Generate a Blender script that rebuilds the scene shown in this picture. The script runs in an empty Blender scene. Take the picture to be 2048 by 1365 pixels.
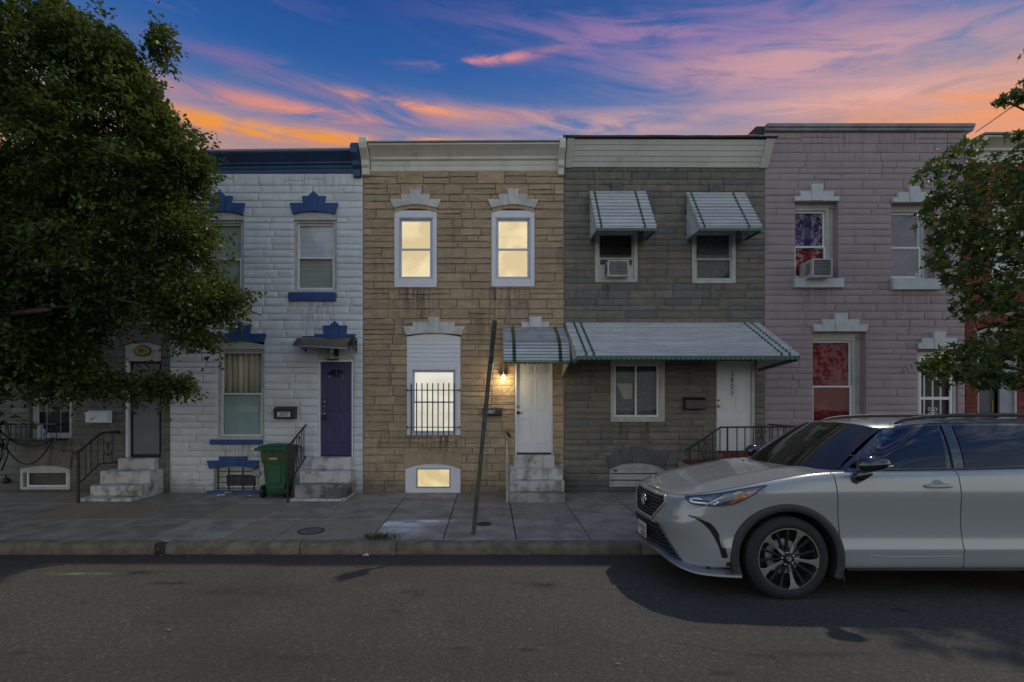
import bpy, bmesh, math, random
import numpy as np
from mathutils import Vector, Matrix, noise, Euler

random.seed(11)
rng = np.random.default_rng(11)
S = bpy.context.scene
COL = S.collection
R = math.radians

# ------------------------------------------------------------------ camera
CZ = 1.8
cam_d = bpy.data.cameras.new('camera')
cam_d.lens = 18.0
cam_d.sensor_width = 36.0
cam_d.sensor_fit = 'HORIZONTAL'
cam_d.shift_x = 0.0215
cam_d.shift_y = 0.0662
cam_d.clip_start = 0.05
cam_d.clip_end = 2000
cam = bpy.data.objects.new('camera', cam_d)
cam.location = (0, 0, CZ)
cam.rotation_euler = (R(90), 0, 0)
COL.objects.link(cam)
S.camera = cam

# ------------------------------------------------------------------ view, render
S.view_settings.view_transform = 'Standard'
try:
    S.view_settings.look = 'None'
except Exception:
    pass
S.view_settings.gamma = 1.0
S.view_settings.use_curve_mapping = False
S.view_settings.exposure = 0.30
S.render.engine = 'CYCLES'
S.cycles.use_denoising = True
S.cycles.max_bounces = 6
S.cycles.diffuse_bounces = 3
S.cycles.glossy_bounces = 3
S.cycles.transmission_bounces = 4
S.cycles.transparent_max_bounces = 8
S.cycles.sample_clamp_indirect = 6.0

# ------------------------------------------------------------------ node helpers
class NT:
    """small wrapper to write node graphs as expressions"""
    def __init__(self, tree):
        self.t = tree
        self.l = tree.links
    def n(self, kind, **kw):
        nd = self.t.nodes.new(kind)
        for k, v in kw.items():
            setattr(nd, k, v)
        return nd
    def put(self, sock, v):
        if isinstance(v, bpy.types.NodeSocket):
            self.l.new(v, sock)
        elif v is not None:
            if isinstance(v, (tuple, list)) and len(v) == 3 and sock.type == 'RGBA':
                v = (*v, 1.0)
            sock.default_value = v
    def math(self, op, a, b=None, c=None, clamp=False):
        nd = self.n('ShaderNodeMath', operation=op, use_clamp=clamp)
        self.put(nd.inputs[0], a)
        if b is not None: self.put(nd.inputs[1], b)
        if c is not None: self.put(nd.inputs[2], c)
        return nd.outputs[0]
    def mix(self, f, a, b, mode='MIX'):
        nd = self.n('ShaderNodeMix', data_type='RGBA', blend_type=mode)
        self.put(nd.inputs[0], f); self.put(nd.inputs[6], a); self.put(nd.inputs[7], b)
        return nd.outputs[2]
    def ramp(self, f, stops, interp='LINEAR'):
        nd = self.n('ShaderNodeValToRGB')
        cr = nd.color_ramp
        cr.interpolation = interp
        while len(cr.elements) < len(stops):
            cr.elements.new(0.5)
        for e, (p, c) in zip(cr.elements, stops):
            e.position = p
            if isinstance(c, (int, float)): c = (c, c, c)
            e.color = (*c[:3], 1)
        self.put(nd.inputs[0], f)
        return nd.outputs[0]
    def smooth(self, v, lo, hi):
        nd = self.n('ShaderNodeMapRange', interpolation_type='SMOOTHSTEP')
        self.put(nd.inputs[0], v); nd.inputs[1].default_value = lo; nd.inputs[2].default_value = hi
        return nd.outputs[0]
    def noise(self, vec, scale, detail=4.0, rough=0.55, dist=0.0):
        nd = self.n('ShaderNodeTexNoise')
        if vec is not None: self.put(nd.inputs['Vector'], vec)
        nd.inputs['Scale'].default_value = scale
        nd.inputs['Detail'].default_value = detail
        nd.inputs['Roughness'].default_value = rough
        nd.inputs['Distortion'].default_value = dist
        return nd.outputs[0]
    def xyz(self, x, y, z):
        nd = self.n('ShaderNodeCombineXYZ')
        self.put(nd.inputs[0], x); self.put(nd.inputs[1], y); self.put(nd.inputs[2], z)
        return nd.outputs[0]

# ------------------------------------------------------------------ world: dusk sky
SUN_DIR = Vector((1.47, 1.40, 2.60)).normalized()      # towards the sun
SUN_EL = math.asin(SUN_DIR.z)
SUN_AZ = math.atan2(SUN_DIR.x, SUN_DIR.y)
W = bpy.data.worlds.new('World')
S.world = W
W.use_nodes = True
W.node_tree.nodes.clear()
g = NT(W.node_tree)
tc = g.n('ShaderNodeTexCoord')
sp = g.n('ShaderNodeSeparateXYZ')
g.l.new(tc.outputs['Generated'], sp.inputs[0])
wx, wy, wz = sp.outputs
hor = g.math('SQRT', g.math('ADD', g.math('MULTIPLY', wx, wx), g.math('ADD', g.math('MULTIPLY', wy, wy), 1e-5)))
tt = g.math('DIVIDE', g.math('MAXIMUM', wz, 0.0), hor)           # tangent of the elevation
az = g.math('ARCTAN2', wx, wy)                                   # azimuth from +Y
ff = g.math('DIVIDE', tt, g.math('ADD', tt, 1.0))
# clear air: orange glow low down, blue overhead
wob = g.noise(g.xyz(g.math('MULTIPLY', wx, 1.6), g.math('MULTIPLY', wy, 1.6), g.math('MULTIPLY', wz, 6.0)), 1.0, 3, 0.5)
fw = g.math('ADD', ff, g.math('MULTIPLY', g.math('SUBTRACT', wob, 0.5), 0.026))
clear = g.ramp(fw, [
    (0.000, (0.74, 0.43, 0.27)), (0.200, (0.70, 0.38, 0.23)), (0.290, (0.60, 0.29, 0.18)),
    (0.314, (0.42, 0.26, 0.255)), (0.336, (0.21, 0.22, 0.36)), (0.358, (0.070, 0.150, 0.37)),
    (0.400, (0.014, 0.095, 0.34)), (0.450, (0.004, 0.055, 0.26)), (0.65, (0.02, 0.09, 0.32)), (1.0, (0.03, 0.10, 0.33))])
# colour of lit cloud by height
fb = g.smooth(g.math('DIVIDE', wy, hor), -0.25, 0.70)             # towards the afterglow
anti = g.ramp(fw, [(0.0, (0.72, 0.72, 0.68)), (0.18, (0.62, 0.64, 0.62)), (0.30, (0.36, 0.42, 0.47)), (0.42, (0.12, 0.21, 0.38)), (0.65, (0.03, 0.10, 0.33)), (1.0, (0.03, 0.10, 0.33))])
clear = g.mix(fb, anti, clear)
ccol = g.ramp(ff, [
    (0.0, (0.80, 0.42, 0.24)), (0.26, (0.80, 0.34, 0.16)), (0.315, (0.74, 0.33, 0.20)), (0.345, (0.52, 0.285, 0.27)),
    (0.375, (0.37, 0.205, 0.30)), (0.43, (0.20, 0.125, 0.33)), (0.6, (0.46, 0.36, 0.44)), (1.0, (0.50, 0.42, 0.48))])
ccol = g.mix(fb, (0.86, 0.86, 0.82), ccol)
# wind-drawn cirrus
u1 = g.math('MULTIPLY', az, 3.2)
v1 = g.math('ADD', g.math('MULTIPLY', tt, 11.0), g.math('MULTIPLY', az, 2.2))
n1 = g.noise(g.xyz(u1, v1, 3.3), 1.0, 9, 0.62, 0.7)
n1b = g.noise(g.xyz(g.math('MULTIPLY', az, 1.3), g.math('MULTIPLY', tt, 3.0), 8.1), 1.0, 3, 0.5)
lift = g.math('MULTIPLY', g.smooth(az, 0.10, 0.70), 0.07)
m1 = g.math('ADD', g.math('ADD', g.math('MULTIPLY', n1, 0.75), g.math('MULTIPLY', n1b, 0.25)), lift)
c1 = g.smooth(m1, 0.54, 0.70)
sky = g.mix(g.math('MULTIPLY', c1, g.math('ADD', 0.30, g.math('MULTIPLY', g.smooth(az, -0.15, 0.40), 0.34))), clear, ccol)
# thin streaks low over the roofs
v2 = g.math('SUBTRACT', g.math('MULTIPLY', tt, 26.0), g.math('MULTIPLY', az, 3.0))
n2 = g.noise(g.xyz(g.math('MULTIPLY', az, 2.2), v2, 1.7), 1.0, 6, 0.55, 0.5)
c2 = g.math('MULTIPLY', g.smooth(n2, 0.46, 0.64), g.math('MULTIPLY', fb, g.math('SUBTRACT', 1.0, g.smooth(tt, 0.46, 0.57))))
sky = g.mix(g.math('MULTIPLY', c2, g.math('SUBTRACT', 0.50, g.math('MULTIPLY', g.smooth(az, -0.22, 0.12), 0.34))), sky, (0.80, 0.33, 0.16))
# single cloud banks: (azimuth, tangent, half length, half height, slope, colour, strength)
def bank(sky, a0, t0, ha, ht, slope, col, k, seed):
    da = g.math('SUBTRACT', az, a0)
    dt = g.math('SUBTRACT', g.math('SUBTRACT', tt, t0), g.math('MULTIPLY', da, slope))
    r_ = g.math('ADD', g.math('POWER', g.math('DIVIDE', da, ha), 2.0), g.math('POWER', g.math('DIVIDE', dt, ht), 2.0))
    q = g.math('EXPONENT', g.math('MULTIPLY', r_, -1.0))
    nz = g.noise(g.xyz(g.math('MULTIPLY', az, 5.0), g.math('ADD', g.math('MULTIPLY', dt, 24.0), g.math('MULTIPLY', az, 2.0)), seed), 1.0, 7, 0.6, 0.8)
    f = g.math('MULTIPLY', g.math('MULTIPLY', q, g.smooth(nz, 0.36, 0.60)), k, clamp=True)
    return g.mix(f, sky, col)
BANKS = [
    (-0.42, 0.497, 0.24, 0.017, 0.055, (0.84, 0.29, 0.030), 1.3),
    (-0.22, 0.512, 0.22, 0.014, 0.030, (0.90, 0.36, 0.055), 1.1),
    (-0.34, 0.548, 0.24, 0.018, 0.040, (0.76, 0.27, 0.17), 1.0),
    (-0.12, 0.582, 0.20, 0.012, -0.06, (0.86, 0.30, 0.12), 1.1),
    (0.01, 0.682, 0.12, 0.010, 0.11, (0.70, 0.25, 0.24), 1.1),
    (0.20, 0.545, 0.30, 0.026, -0.10, (0.58, 0.33, 0.31), 0.9),
    (0.56, 0.575, 0.26, 0.055, -0.22, (0.56, 0.295, 0.32), 1.1),
    (0.34, 0.690, 0.30, 0.045, -0.16, (0.33, 0.175, 0.36), 0.9),
    (0.66, 0.480, 0.22, 0.024, -0.20, (0.76, 0.38, 0.30), 1.0),
    (0.80, 0.415, 0.22, 0.045, -0.10, (0.82, 0.30, 0.12), 1.2),
    (-0.45, 0.615, 0.12, 0.014, 0.05, (0.30, 0.15, 0.32), 0.5),
]
for i, b in enumerate(BANKS):
    sky = bank(sky, *b, 20.0 + i * 3.1)
sky = g.mix(g.math('MULTIPLY', fb, 0.21), sky, (0.0, 0.0, 0.0))      # sunset side darkened to offset the raised exposure
# the physical sky, weak, under the same sun
nish = g.n('ShaderNodeTexSky', sky_type='NISHITA')
nish.sun_disc = False
nish.sun_elevation = SUN_EL
nish.sun_rotation = SUN_AZ
bg1 = g.n('ShaderNodeBackground'); bg1.inputs[1].default_value = 1.0
g.put(bg1.inputs[0], sky)
bg2 = g.n('ShaderNodeBackground'); bg2.inputs[1].default_value = 0.006
g.put(bg2.inputs[0], nish.outputs[0])
add = g.n('ShaderNodeAddShader')
g.l.new(bg1.outputs[0], add.inputs[0]); g.l.new(bg2.outputs[0], add.inputs[1])
wo = g.n('ShaderNodeOutputWorld')
g.l.new(add.outputs[0], wo.inputs[0])

# ------------------------------------------------------------------ sun
sd = bpy.data.lights.new('sun', 'SUN')
sd.energy = 1.5
sd.angle = R(1.2)
sd.color = (1.0, 0.90, 0.72)
so = bpy.data.objects.new('sun', sd)
so.rotation_euler = SUN_DIR.to_track_quat('Z', 'Y').to_euler()
so.location = (20, 30, 40)
COL.objects.link(so)

# ------------------------------------------------------------------ measures
FPX, HX, HY = 1024.0, 980.0, 818.0
YF = 10.24                       # plane of the house fronts: 100 photo pixels to the metre
def at(px, py, Y): return Vector(((px - HX) / FPX * Y, Y, CZ - (py - HY) / FPX * Y))
def fx(px): return (px - HX) / 100.0
def fz(py): return CZ - (py - HY) / 100.0

# ------------------------------------------------------------------ mesh helpers
ORG = {}
class MB:
    def __init__(self):
        self.v = []; self.f = []; self.m = []
    def add(self, vs, fs, m=0):
        o = len(self.v)
        self.v += [tuple(p) for p in vs]
        self.f += [tuple(i + o for i in q) for q in fs]
        self.m += [m] * len(fs)
        return self
    def box(self, x0, x1, y0, y1, z0, z1, m=0):
        vs = [(x, y, z) for x in (x0, x1) for y in (y0, y1) for z in (z0, z1)]
        return self.add(vs, [(0, 1, 3, 2), (4, 6, 7, 5), (0, 4, 5, 1), (2, 3, 7, 6), (0, 2, 6, 4), (1, 5, 7, 3)], m)
    def quad(self, a, b, c, d, m=0):
        return self.add([a, b, c, d], [(0, 1, 2, 3)], m)
    def prism_y(self, pts, y0, y1, m=0):
        """polygon in XZ, extruded from y0 (front) to y1 (back)"""
        n = len(pts)
        vs = [(x, y0, z) for x, z in pts] + [(x, y1, z) for x, z in pts]
        fs = [tuple(range(n)), tuple(range(2 * n - 1, n - 1, -1))]
        fs += [(i, n + i, n + (i + 1) % n, (i + 1) % n) for i in range(n)]
        return self.add(vs, fs, m)
    def prism_x(self, pts, x0, x1, m=0, dz=0.0, cap=True):
        """profile in YZ, extruded from x0 to x1 (dz: rise along the way)"""
        n = len(pts)
        vs = [(x0, y, z) for y, z in pts] + [(x1, y, z + dz) for y, z in pts]
        fs = [(i, (i + 1) % n, n + (i + 1) % n, n + i) for i in range(n)]
        if cap: fs += [tuple(range(n)), tuple(range(2 * n - 1, n - 1, -1))]
        return self.add(vs, fs, m)
    def tube(self, pts, r, n=8, m=0, cap=True, closed=False):
        pts = [Vector(p) for p in pts]
        k = len(pts)
        rs = r if isinstance(r, (list, tuple)) else [r] * k
        vs = []
        ref = None
        for i, p in enumerate(pts):
            if closed: d = pts[(i + 1) % k] - pts[i - 1]
            else: d = pts[min(i + 1, k - 1)] - pts[max(i - 1, 0)]
            d.normalize()
            if ref is None:
                ref = d.orthogonal().normalized()
            ref = (ref - d * ref.dot(d))
            if ref.length < 1e-6: ref = d.orthogonal()
            ref.normalize()
            b = d.cross(ref)
            for j in range(n):
                a = 2 * math.pi * j / n
                vs.append(p + (ref * math.cos(a) + b * math.sin(a)) * rs[i])
        fs = []
        for i in range(k if closed else k - 1):
            i2 = (i + 1) % k
            for j in range(n):
                fs.append((i * n + j, i * n + (j + 1) % n, i2 * n + (j + 1) % n, i2 * n + j))
        if cap and not closed:
            fs.append(tuple(range(n - 1, -1, -1)))
            fs.append(tuple((k - 1) * n + j for j in range(n)))
        return self.add(vs, fs, m)
    def lathe(self, c, axis, prof, n=24, m=0, a0=0.0, a1=2 * math.pi):
        """prof: (along axis, radius)"""
        c = Vector(c); ax = Vector(axis).normalized()
        e1 = ax.orthogonal().normalized(); e2 = ax.cross(e1)
        full = abs(a1 - a0 - 2 * math.pi) < 1e-6
        cols = n if full else n + 1
        vs = []
        for h, r in prof:
            for j in range(cols):
                a = a0 + (a1 - a0) * j / n
                vs.append(c + ax * h + (e1 * math.cos(a) + e2 * math.sin(a)) * r)
        fs = []
        for i in range(len(prof) - 1):
            for j in range(n):
                j2 = (j + 1) % cols
                fs.append((i * cols + j, i * cols + j2, (i + 1) * cols + j2, (i + 1) * cols + j))
        return self.add(vs, fs, m)
    def grid(self, P, m=0, keep=None):
        """P: rows of points"""
        nr, nc = len(P), len(P[0])
        vs = [p for row in P for p in row]
        fs = []
        for i in range(nr - 1):
            for j in range(nc - 1):
                if keep is None or keep(i, j):
                    fs.append((i * nc + j, i * nc + j + 1, (i + 1) * nc + j + 1, (i + 1) * nc + j))
        return self.add(vs, fs, m)
    def build(self, name, mats, parent=None, loc=None, smooth=False, bevel=0.0, recalc=True, merge=False, solid=0.0, sharp=None):
        if not isinstance(mats, (list, tuple)): mats = [mats]
        if parent is not None: org = ORG[parent.name]
        else: org = Vector(loc) if loc is not None else Vector((0, 0, 0))
        me = bpy.data.meshes.new(name)
        me.from_pydata([(a - org.x, b - org.y, c - org.z) for a, b, c in self.v], [], self.f)
        for mt in mats: me.materials.append(mt)
        if len(mats) > 1: me.polygons.foreach_set('material_index', self.m)
        if recalc or merge:
            bm = bmesh.new(); bm.from_mesh(me)
            if merge: bmesh.ops.remove_doubles(bm, verts=bm.verts, dist=1e-5)
            if recalc: bmesh.ops.recalc_face_normals(bm, faces=bm.faces)
            bm.to_mesh(me); bm.free()
        if smooth:
            me.polygons.foreach_set('use_smooth', [True] * len(me.polygons))
            if sharp is not None:
                me.set_sharp_from_angle(angle=R(sharp))
        o = bpy.data.objects.new(name, me)
        COL.objects.link(o)
        ORG[o.name] = org
        if parent is not None: o.parent = parent
        else: o.location = org
        if solid:
            md = o.modifiers.new('solid', 'SOLIDIFY'); md.thickness = solid; md.offset = 0
        if bevel:
            md = o.modifiers.new('bevel', 'BEVEL'); md.width = bevel; md.segments = 2
            md.limit_method = 'ANGLE'; md.angle_limit = R(40)
        return o

def thing(name, label, cat, loc, group=None):
    o = bpy.data.objects.new(name, None)
    o.empty_display_size = 0.2
    COL.objects.link(o)
    o.location = loc
    ORG[o.name] = Vector(loc)
    o['label'] = label; o['category'] = cat
    if group: o['group'] = group
    return o
def tag(o, label, cat, group=None):
    o['label'] = label; o['category'] = cat
    if group: o['group'] = group
    return o
def catmull(P, n):
    """dense points through control points (tuples of any size)"""
    P = [np.array(p, float) for p in P]
    out = []
    k = len(P)
    for i in range(k - 1):
        p0 = P[i - 1] if i > 0 else 2 * P[0] - P[1]
        p1, p2 = P[i], P[i + 1]
        p3 = P[i + 2] if i + 2 < k else 2 * P[-1] - P[-2]
        for j in range(n):
            t = j / n
            out.append(0.5 * ((2 * p1) + (-p0 + p2) * t + (2 * p0 - 5 * p1 + 4 * p2 - p3) * t * t + (-p0 + 3 * p1 - 3 * p2 + p3) * t ** 3))
    out.append(P[-1])
    return out
def sstep(a, b, x):
    t = min(1.0, max(0.0, (x - a) / (b - a)))
    return t * t * (3 - 2 * t)

# ------------------------------------------------------------------ materials
def M(name, c1, c2=None, scale=4.0, rough=0.8, bump=0.0, bscale=60.0, rand=0.0, c3=None, streak=None, streak_k=0.5,
      metal=0.0, spec=0.5, coat=0.0, stretch=(1, 1, 1), detail=6.0, mlo=0.35, mhi=0.65, rvar=0.0, island=0.0, dist=0.01):
    m = bpy.data.materials.new(name)
    m.use_nodes = True
    k = NT(m.node_tree)
    bs = m.node_tree.nodes['Principled BSDF']
    tcn = k.n('ShaderNodeTexCoord')
    vec = tcn.outputs['Object']
    if stretch != (1, 1, 1):
        mp = k.n('ShaderNodeMapping'); mp.inputs['Scale'].default_value = stretch
        k.l.new(vec, mp.inputs[0]); vec2 = mp.outputs[0]
    else: vec2 = vec
    col = c1
    if c2 is not None:
        f = k.smooth(k.noise(vec2, scale, detail, 0.6), mlo, mhi)
        col = k.mix(f, c1, c2)
    if c3 is not None:
        oi = k.n('ShaderNodeObjectInfo')
        col = k.mix(k.smooth(oi.outputs['Random'], 0.55, 0.95), col, c3)
    if rand or island:
        if island:
            r_ = k.n('ShaderNodeNewGeometry').outputs['Random Per Island']; amt = island
        else:
            r_ = k.n('ShaderNodeObjectInfo').outputs['Random']; amt = rand
        r2 = k.math('FRACT', k.math('MULTIPLY', r_, 7.31))
        val = k.math('ADD', 1.0 - amt, k.math('MULTIPLY', r2, 2 * amt))
        nd = k.n('ShaderNodeHueSaturation')
        k.put(nd.inputs['Value'], val); k.put(nd.inputs['Color'], col)
        hue = k.math('ADD', 0.5 - amt * 0.04, k.math('MULTIPLY', r_, amt * 0.08))
        k.put(nd.inputs['Hue'], hue)
        col = nd.outputs[0]
    if streak is not None:
        mp = k.n('ShaderNodeMapping'); mp.inputs['Scale'].default_value = (7, 7, 0.8)
        k.l.new(vec, mp.inputs[0])
        f = k.smooth(k.noise(mp.outputs[0], 1.0, 5, 0.6), 0.48, 0.75)
        f2 = k.smooth(k.noise(vec, 1.1, 3, 0.5), 0.42, 0.62)
        col = k.mix(k.math('MULTIPLY', k.math('MULTIPLY', f, f2), streak_k), col, streak)
    k.put(bs.inputs['Base Color'], col)
    rr = rough
    if rvar:
        rr = k.math('ADD', rough - rvar, k.math('MULTIPLY', k.noise(vec, scale * 3, 4), 2 * rvar))
    k.put(bs.inputs['Roughness'], rr)
    bs.inputs['Metallic'].default_value = metal
    bs.inputs['Specular IOR Level'].default_value = spec
    bs.inputs['Coat Weight'].default_value = coat
    bs.inputs['Coat Roughness'].default_value = 0.03
    if bump:
        b = k.n('ShaderNodeBump')
        b.inputs['Strength'].default_value = bump
        b.inputs['Distance'].default_value = dist
        k.put(b.inputs['Height'], k.noise(vec2, bscale, 6, 0.65))
        k.l.new(b.outputs[0], bs.inputs['Normal'])
    return m
def emit(name, col, strength, c2=None, scale=2.0):
    m = bpy.data.materials.new(name); m.use_nodes = True
    k = NT(m.node_tree); m.node_tree.nodes.clear()
    e = k.n('ShaderNodeEmission'); e.inputs[1].default_value = strength
    if c2 is not None:
        tcn = k.n('ShaderNodeTexCoord')
        k.put(e.inputs[0], k.mix(k.smooth(k.noise(tcn.outputs['Object'], scale, 5, 0.55, 0.6), 0.4, 0.62), col, c2))
    else: e.inputs[0].default_value = (*col, 1)
    o = k.n('ShaderNodeOutputMaterial'); k.l.new(e.outputs[0], o.inputs[0])
    return m
def glass(name, refl, tint=(1, 1, 1), rough=0.01):
    """thin pane: part mirror, part clear"""
    m = bpy.data.materials.new(name); m.use_nodes = True
    k = NT(m.node_tree); m.node_tree.nodes.clear()
    tr = k.n('ShaderNodeBsdfTransparent'); tr.inputs[0].default_value = (*tint, 1)
    gl = k.n('ShaderNodeBsdfGlossy'); gl.inputs['Roughness'].default_value = rough
    lw = k.n('ShaderNodeLayerWeight'); lw.inputs[0].default_value = 0.5
    fac = k.math('ADD', refl, k.math('MULTIPLY', k.math('POWER', lw.outputs['Facing'], 4.0), 1.0 - refl), clamp=True)
    tcn = k.n('ShaderNodeTexCoord')
    b = k.n('ShaderNodeBump'); b.inputs['Strength'].default_value = 0.05; b.inputs['Distance'].default_value = 0.02
    k.put(b.inputs['Height'], k.noise(tcn.outputs['Object'], 3.0, 2))
    k.l.new(b.outputs[0], gl.inputs['Normal'])
    mx = k.n('ShaderNodeMixShader'); k.put(mx.inputs[0], fac)
    k.l.new(tr.outputs[0], mx.inputs[1]); k.l.new(gl.outputs[0], mx.inputs[2])
    o = k.n('ShaderNodeOutputMaterial'); k.l.new(mx.outputs[0], o.inputs[0])
    return m
def leafmat(name, c1, c2, c3, rough=0.38, trans=0.3):
    m = bpy.data.materials.new(name); m.use_nodes = True
    k = NT(m.node_tree)
    bs = m.node_tree.nodes['Principled BSDF']
    geo = k.n('ShaderNodeNewGeometry'); oi = k.n('ShaderNodeObjectInfo')
    r_ = k.math('FRACT', k.math('ADD', geo.outputs['Random Per Island'], oi.outputs['Random']))
    tcn = k.n('ShaderNodeTexCoord')
    big = k.smooth(k.noise(tcn.outputs['Object'], 0.9, 3), 0.4, 0.62)
    col = k.mix(k.smooth(r_, 0.1, 0.9), c1, c2)
    col = k.mix(k.math('MULTIPLY', big, k.smooth(r_, 0.3, 1.0)), col, c3)
    k.put(bs.inputs['Base Color'], col)
    bs.inputs['Roughness'].default_value = rough
    bs.inputs['Specular IOR Level'].default_value = 0.35
    tl = k.n('ShaderNodeBsdfTranslucent')
    k.put(tl.inputs[0], k.mix(0.5, col, (0.16, 0.20, 0.02)))
    mx = k.n('ShaderNodeMixShader'); mx.inputs[0].default_value = trans
    k.l.new(bs.outputs[0], mx.inputs[1]); k.l.new(tl.outputs[0], mx.inputs[2])
    out = [n for n in m.node_tree.nodes if n.type == 'OUTPUT_MATERIAL'][0]
    k.l.new(mx.outputs[0], out.inputs[0])
    return m

# stones (base colours of the materials themselves)
M_STONE_WHITE = M('painted_white_stone', (0.76, 0.77, 0.77), (0.67, 0.68, 0.68), 3.0, 0.55, 0.5, 16, stretch=(0.5, 1, 1.6), rand=0.05, streak=(0.30, 0.30, 0.30), streak_k=0.35)
M_STONE_TAN = M('tan_stone', (0.58, 0.425, 0.27), (0.46, 0.335, 0.21), 5.0, 0.9, 0.9, 22, rand=0.10, c3=(0.46, 0.35, 0.235), streak=(0.12, 0.095, 0.065), streak_k=0.55, dist=0.035, stretch=(0.6, 1, 1.5))
M_STONE_GREY = M('grey_brown_stone', (0.245, 0.22, 0.175), (0.185, 0.168, 0.138), 6.0, 0.9, 0.9, 20, rand=0.10, stretch=(0.5, 1, 1.8), c3=(0.165, 0.160, 0.152), streak=(0.07, 0.06, 0.05), streak_k=0.6, dist=0.02)
M_STONE_PINK = M('painted_pink_stone', (0.385, 0.300, 0.305), (0.345, 0.27, 0.276), 3.0, 0.6, 0.5, 16, stretch=(0.5, 1, 1.6), rand=0.04, streak=(0.20, 0.15, 0.16), streak_k=0.4)
M_STONE_DARK = M('weathered_grey_stone', (0.22, 0.20, 0.175), (0.17, 0.155, 0.14), 5.0, 0.9, 0.6, 45, rand=0.10, streak=(0.09, 0.08, 0.07), streak_k=0.5, dist=0.02)
M_MORTAR_TAN = M('tan_mortar', (0.43, 0.32, 0.205), (0.35, 0.26, 0.165), 8.0, 0.95, 0.5, 80)
M_MORTAR_WHITE = M('white_mortar', (0.66, 0.675, 0.685), (0.60, 0.615, 0.625), 8.0, 0.9, 0.3, 80)
M_MORTAR_GREY = M('grey_mortar', (0.18, 0.16, 0.128), (0.15, 0.134, 0.11), 8.0, 0.95, 0.5, 80)
M_MORTAR_PINK = M('pink_mortar', (0.375, 0.292, 0.298), (0.34, 0.264, 0.27), 8.0, 0.9, 0.3, 80)
M_BRICK = M('red_brick', (0.23, 0.045, 0.028), (0.16, 0.032, 0.022), 9.0, 0.85, 0.4, 90, rand=0.22)
M_BRICK_MORTAR = M('brick_mortar', (0.40, 0.33, 0.29), (0.32, 0.27, 0.24), 8.0, 0.95, 0.4, 80)
M_CAST = M('cast_white_stone', (0.74, 0.72, 0.68), (0.56, 0.545, 0.51), 5.0, 0.8, 0.7, 28, rand=0.06, streak=(0.22, 0.20, 0.17), streak_k=0.5, dist=0.02)
M_CAST_W = M('painted_white_lintel', (0.60, 0.63, 0.62), (0.52, 0.55, 0.54), 4.0, 0.55, 0.2, 40, streak=(0.3, 0.3, 0.29), streak_k=0.3)
M_BLUE = M('blue_paint', (0.030, 0.085, 0.26), (0.022, 0.066, 0.21), 4.0, 0.5, 0.15, 50, rand=0.06, streak=(0.015, 0.04, 0.12), streak_k=0.4)
M_BLUE_C = M('cornice_blue_paint', (0.028, 0.085, 0.20), (0.020, 0.062, 0.155), 2.0, 0.45, 0.1, 50, streak=(0.012, 0.03, 0.08), streak_k=0.5)
M_CREAM = M('cream_metal', (0.76, 0.74, 0.66), (0.66, 0.64, 0.57), 1.6, 0.5, 0.08, 30, streak=(0.30, 0.28, 0.24), streak_k=0.4)
M_SIDING = M('white_aluminium_siding', (0.70, 0.71, 0.66), (0.60, 0.61, 0.57), 1.4, 0.5, 0.08, 30, rand=0.03, streak=(0.30, 0.29, 0.26), streak_k=0.4)
M_TAR = M('black_tar', (0.030, 0.028, 0.030), (0.05, 0.045, 0.045), 6.0, 0.7, 0.5, 30)
M_COPING = M('grey_metal_coping', (0.30, 0.31, 0.32), (0.22, 0.23, 0.24), 3.0, 0.5, 0.1, 30, streak=(0.12, 0.11, 0.11), streak_k=0.6)
M_WTRIM = M('white_trim', (0.82, 0.82, 0.83), (0.77, 0.77, 0.79), 2.0, 0.4, 0.03, 40)
M_OTRIM = M('aged_white_trim', (0.56, 0.55, 0.50), (0.44, 0.43, 0.39), 5.0, 0.55, 0.1, 40, streak=(0.25, 0.22, 0.18), streak_k=0.5)
M_VSASH = M('bluish_vinyl_sash', (0.60, 0.64, 0.76), (0.54, 0.58, 0.70), 2.0, 0.4)
M_MARBLE = M('worn_marble', (0.60, 0.57, 0.53), (0.17, 0.155, 0.135), 4.2, 0.6, 0.5, 30, rand=0.10, streak=(0.06, 0.055, 0.05), streak_k=0.9, mlo=0.42, mhi=0.70, detail=9)
M_IRON = M('black_iron', (0.012, 0.012, 0.013), (0.022, 0.020, 0.019), 14.0, 0.45, 0.2, 90, spec=0.6)
M_BLACK = M('black_plastic', (0.012, 0.012, 0.013), None, rough=0.4)
M_MAILB = M('black_mailbox_enamel', (0.014, 0.013, 0.013), (0.022, 0.020, 0.019), 8, 0.3, spec=0.6)
M_BRASS = M('brass', (0.60, 0.42, 0.14), None, rough=0.25, metal=1.0)
M_STEEL = M('satin_steel', (0.55, 0.56, 0.58), (0.42, 0.43, 0.45), 8.0, 0.35, metal=1.0)
M_GALV = M('galvanised_rail', (0.52, 0.51, 0.48), (0.38, 0.36, 0.33), 9.0, 0.45, 0.1, 50, metal=0.4)
M_CONC = M('concrete_slab', (0.34, 0.30, 0.24), (0.20, 0.176, 0.143), 2.6, 0.92, 0.7, 70, rand=0.12, detail=10, streak=(0.07, 0.06, 0.05), streak_k=0.4, c3=(0.275, 0.215, 0.155), dist=0.006)
M_CONC_J = M('joint_dirt', (0.035, 0.032, 0.028), (0.055, 0.05, 0.04), 10.0, 0.95, 0.4, 80)
M_KERB = M('kerb_stone', (0.25, 0.20, 0.13), (0.14, 0.115, 0.08), 5.0, 0.95, 0.8, 40, rand=0.08, dist=0.02)
M_LEAF_L = leafmat('small_green_leaf', (0.034, 0.068, 0.020), (0.085, 0.132, 0.038), (0.14, 0.165, 0.034), 0.46, 0.38)
M_LEAF_R = leafmat('lobed_green_leaf', (0.018, 0.052, 0.018), (0.050, 0.098, 0.026), (0.13, 0.155, 0.026), 0.46, 0.38)
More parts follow.
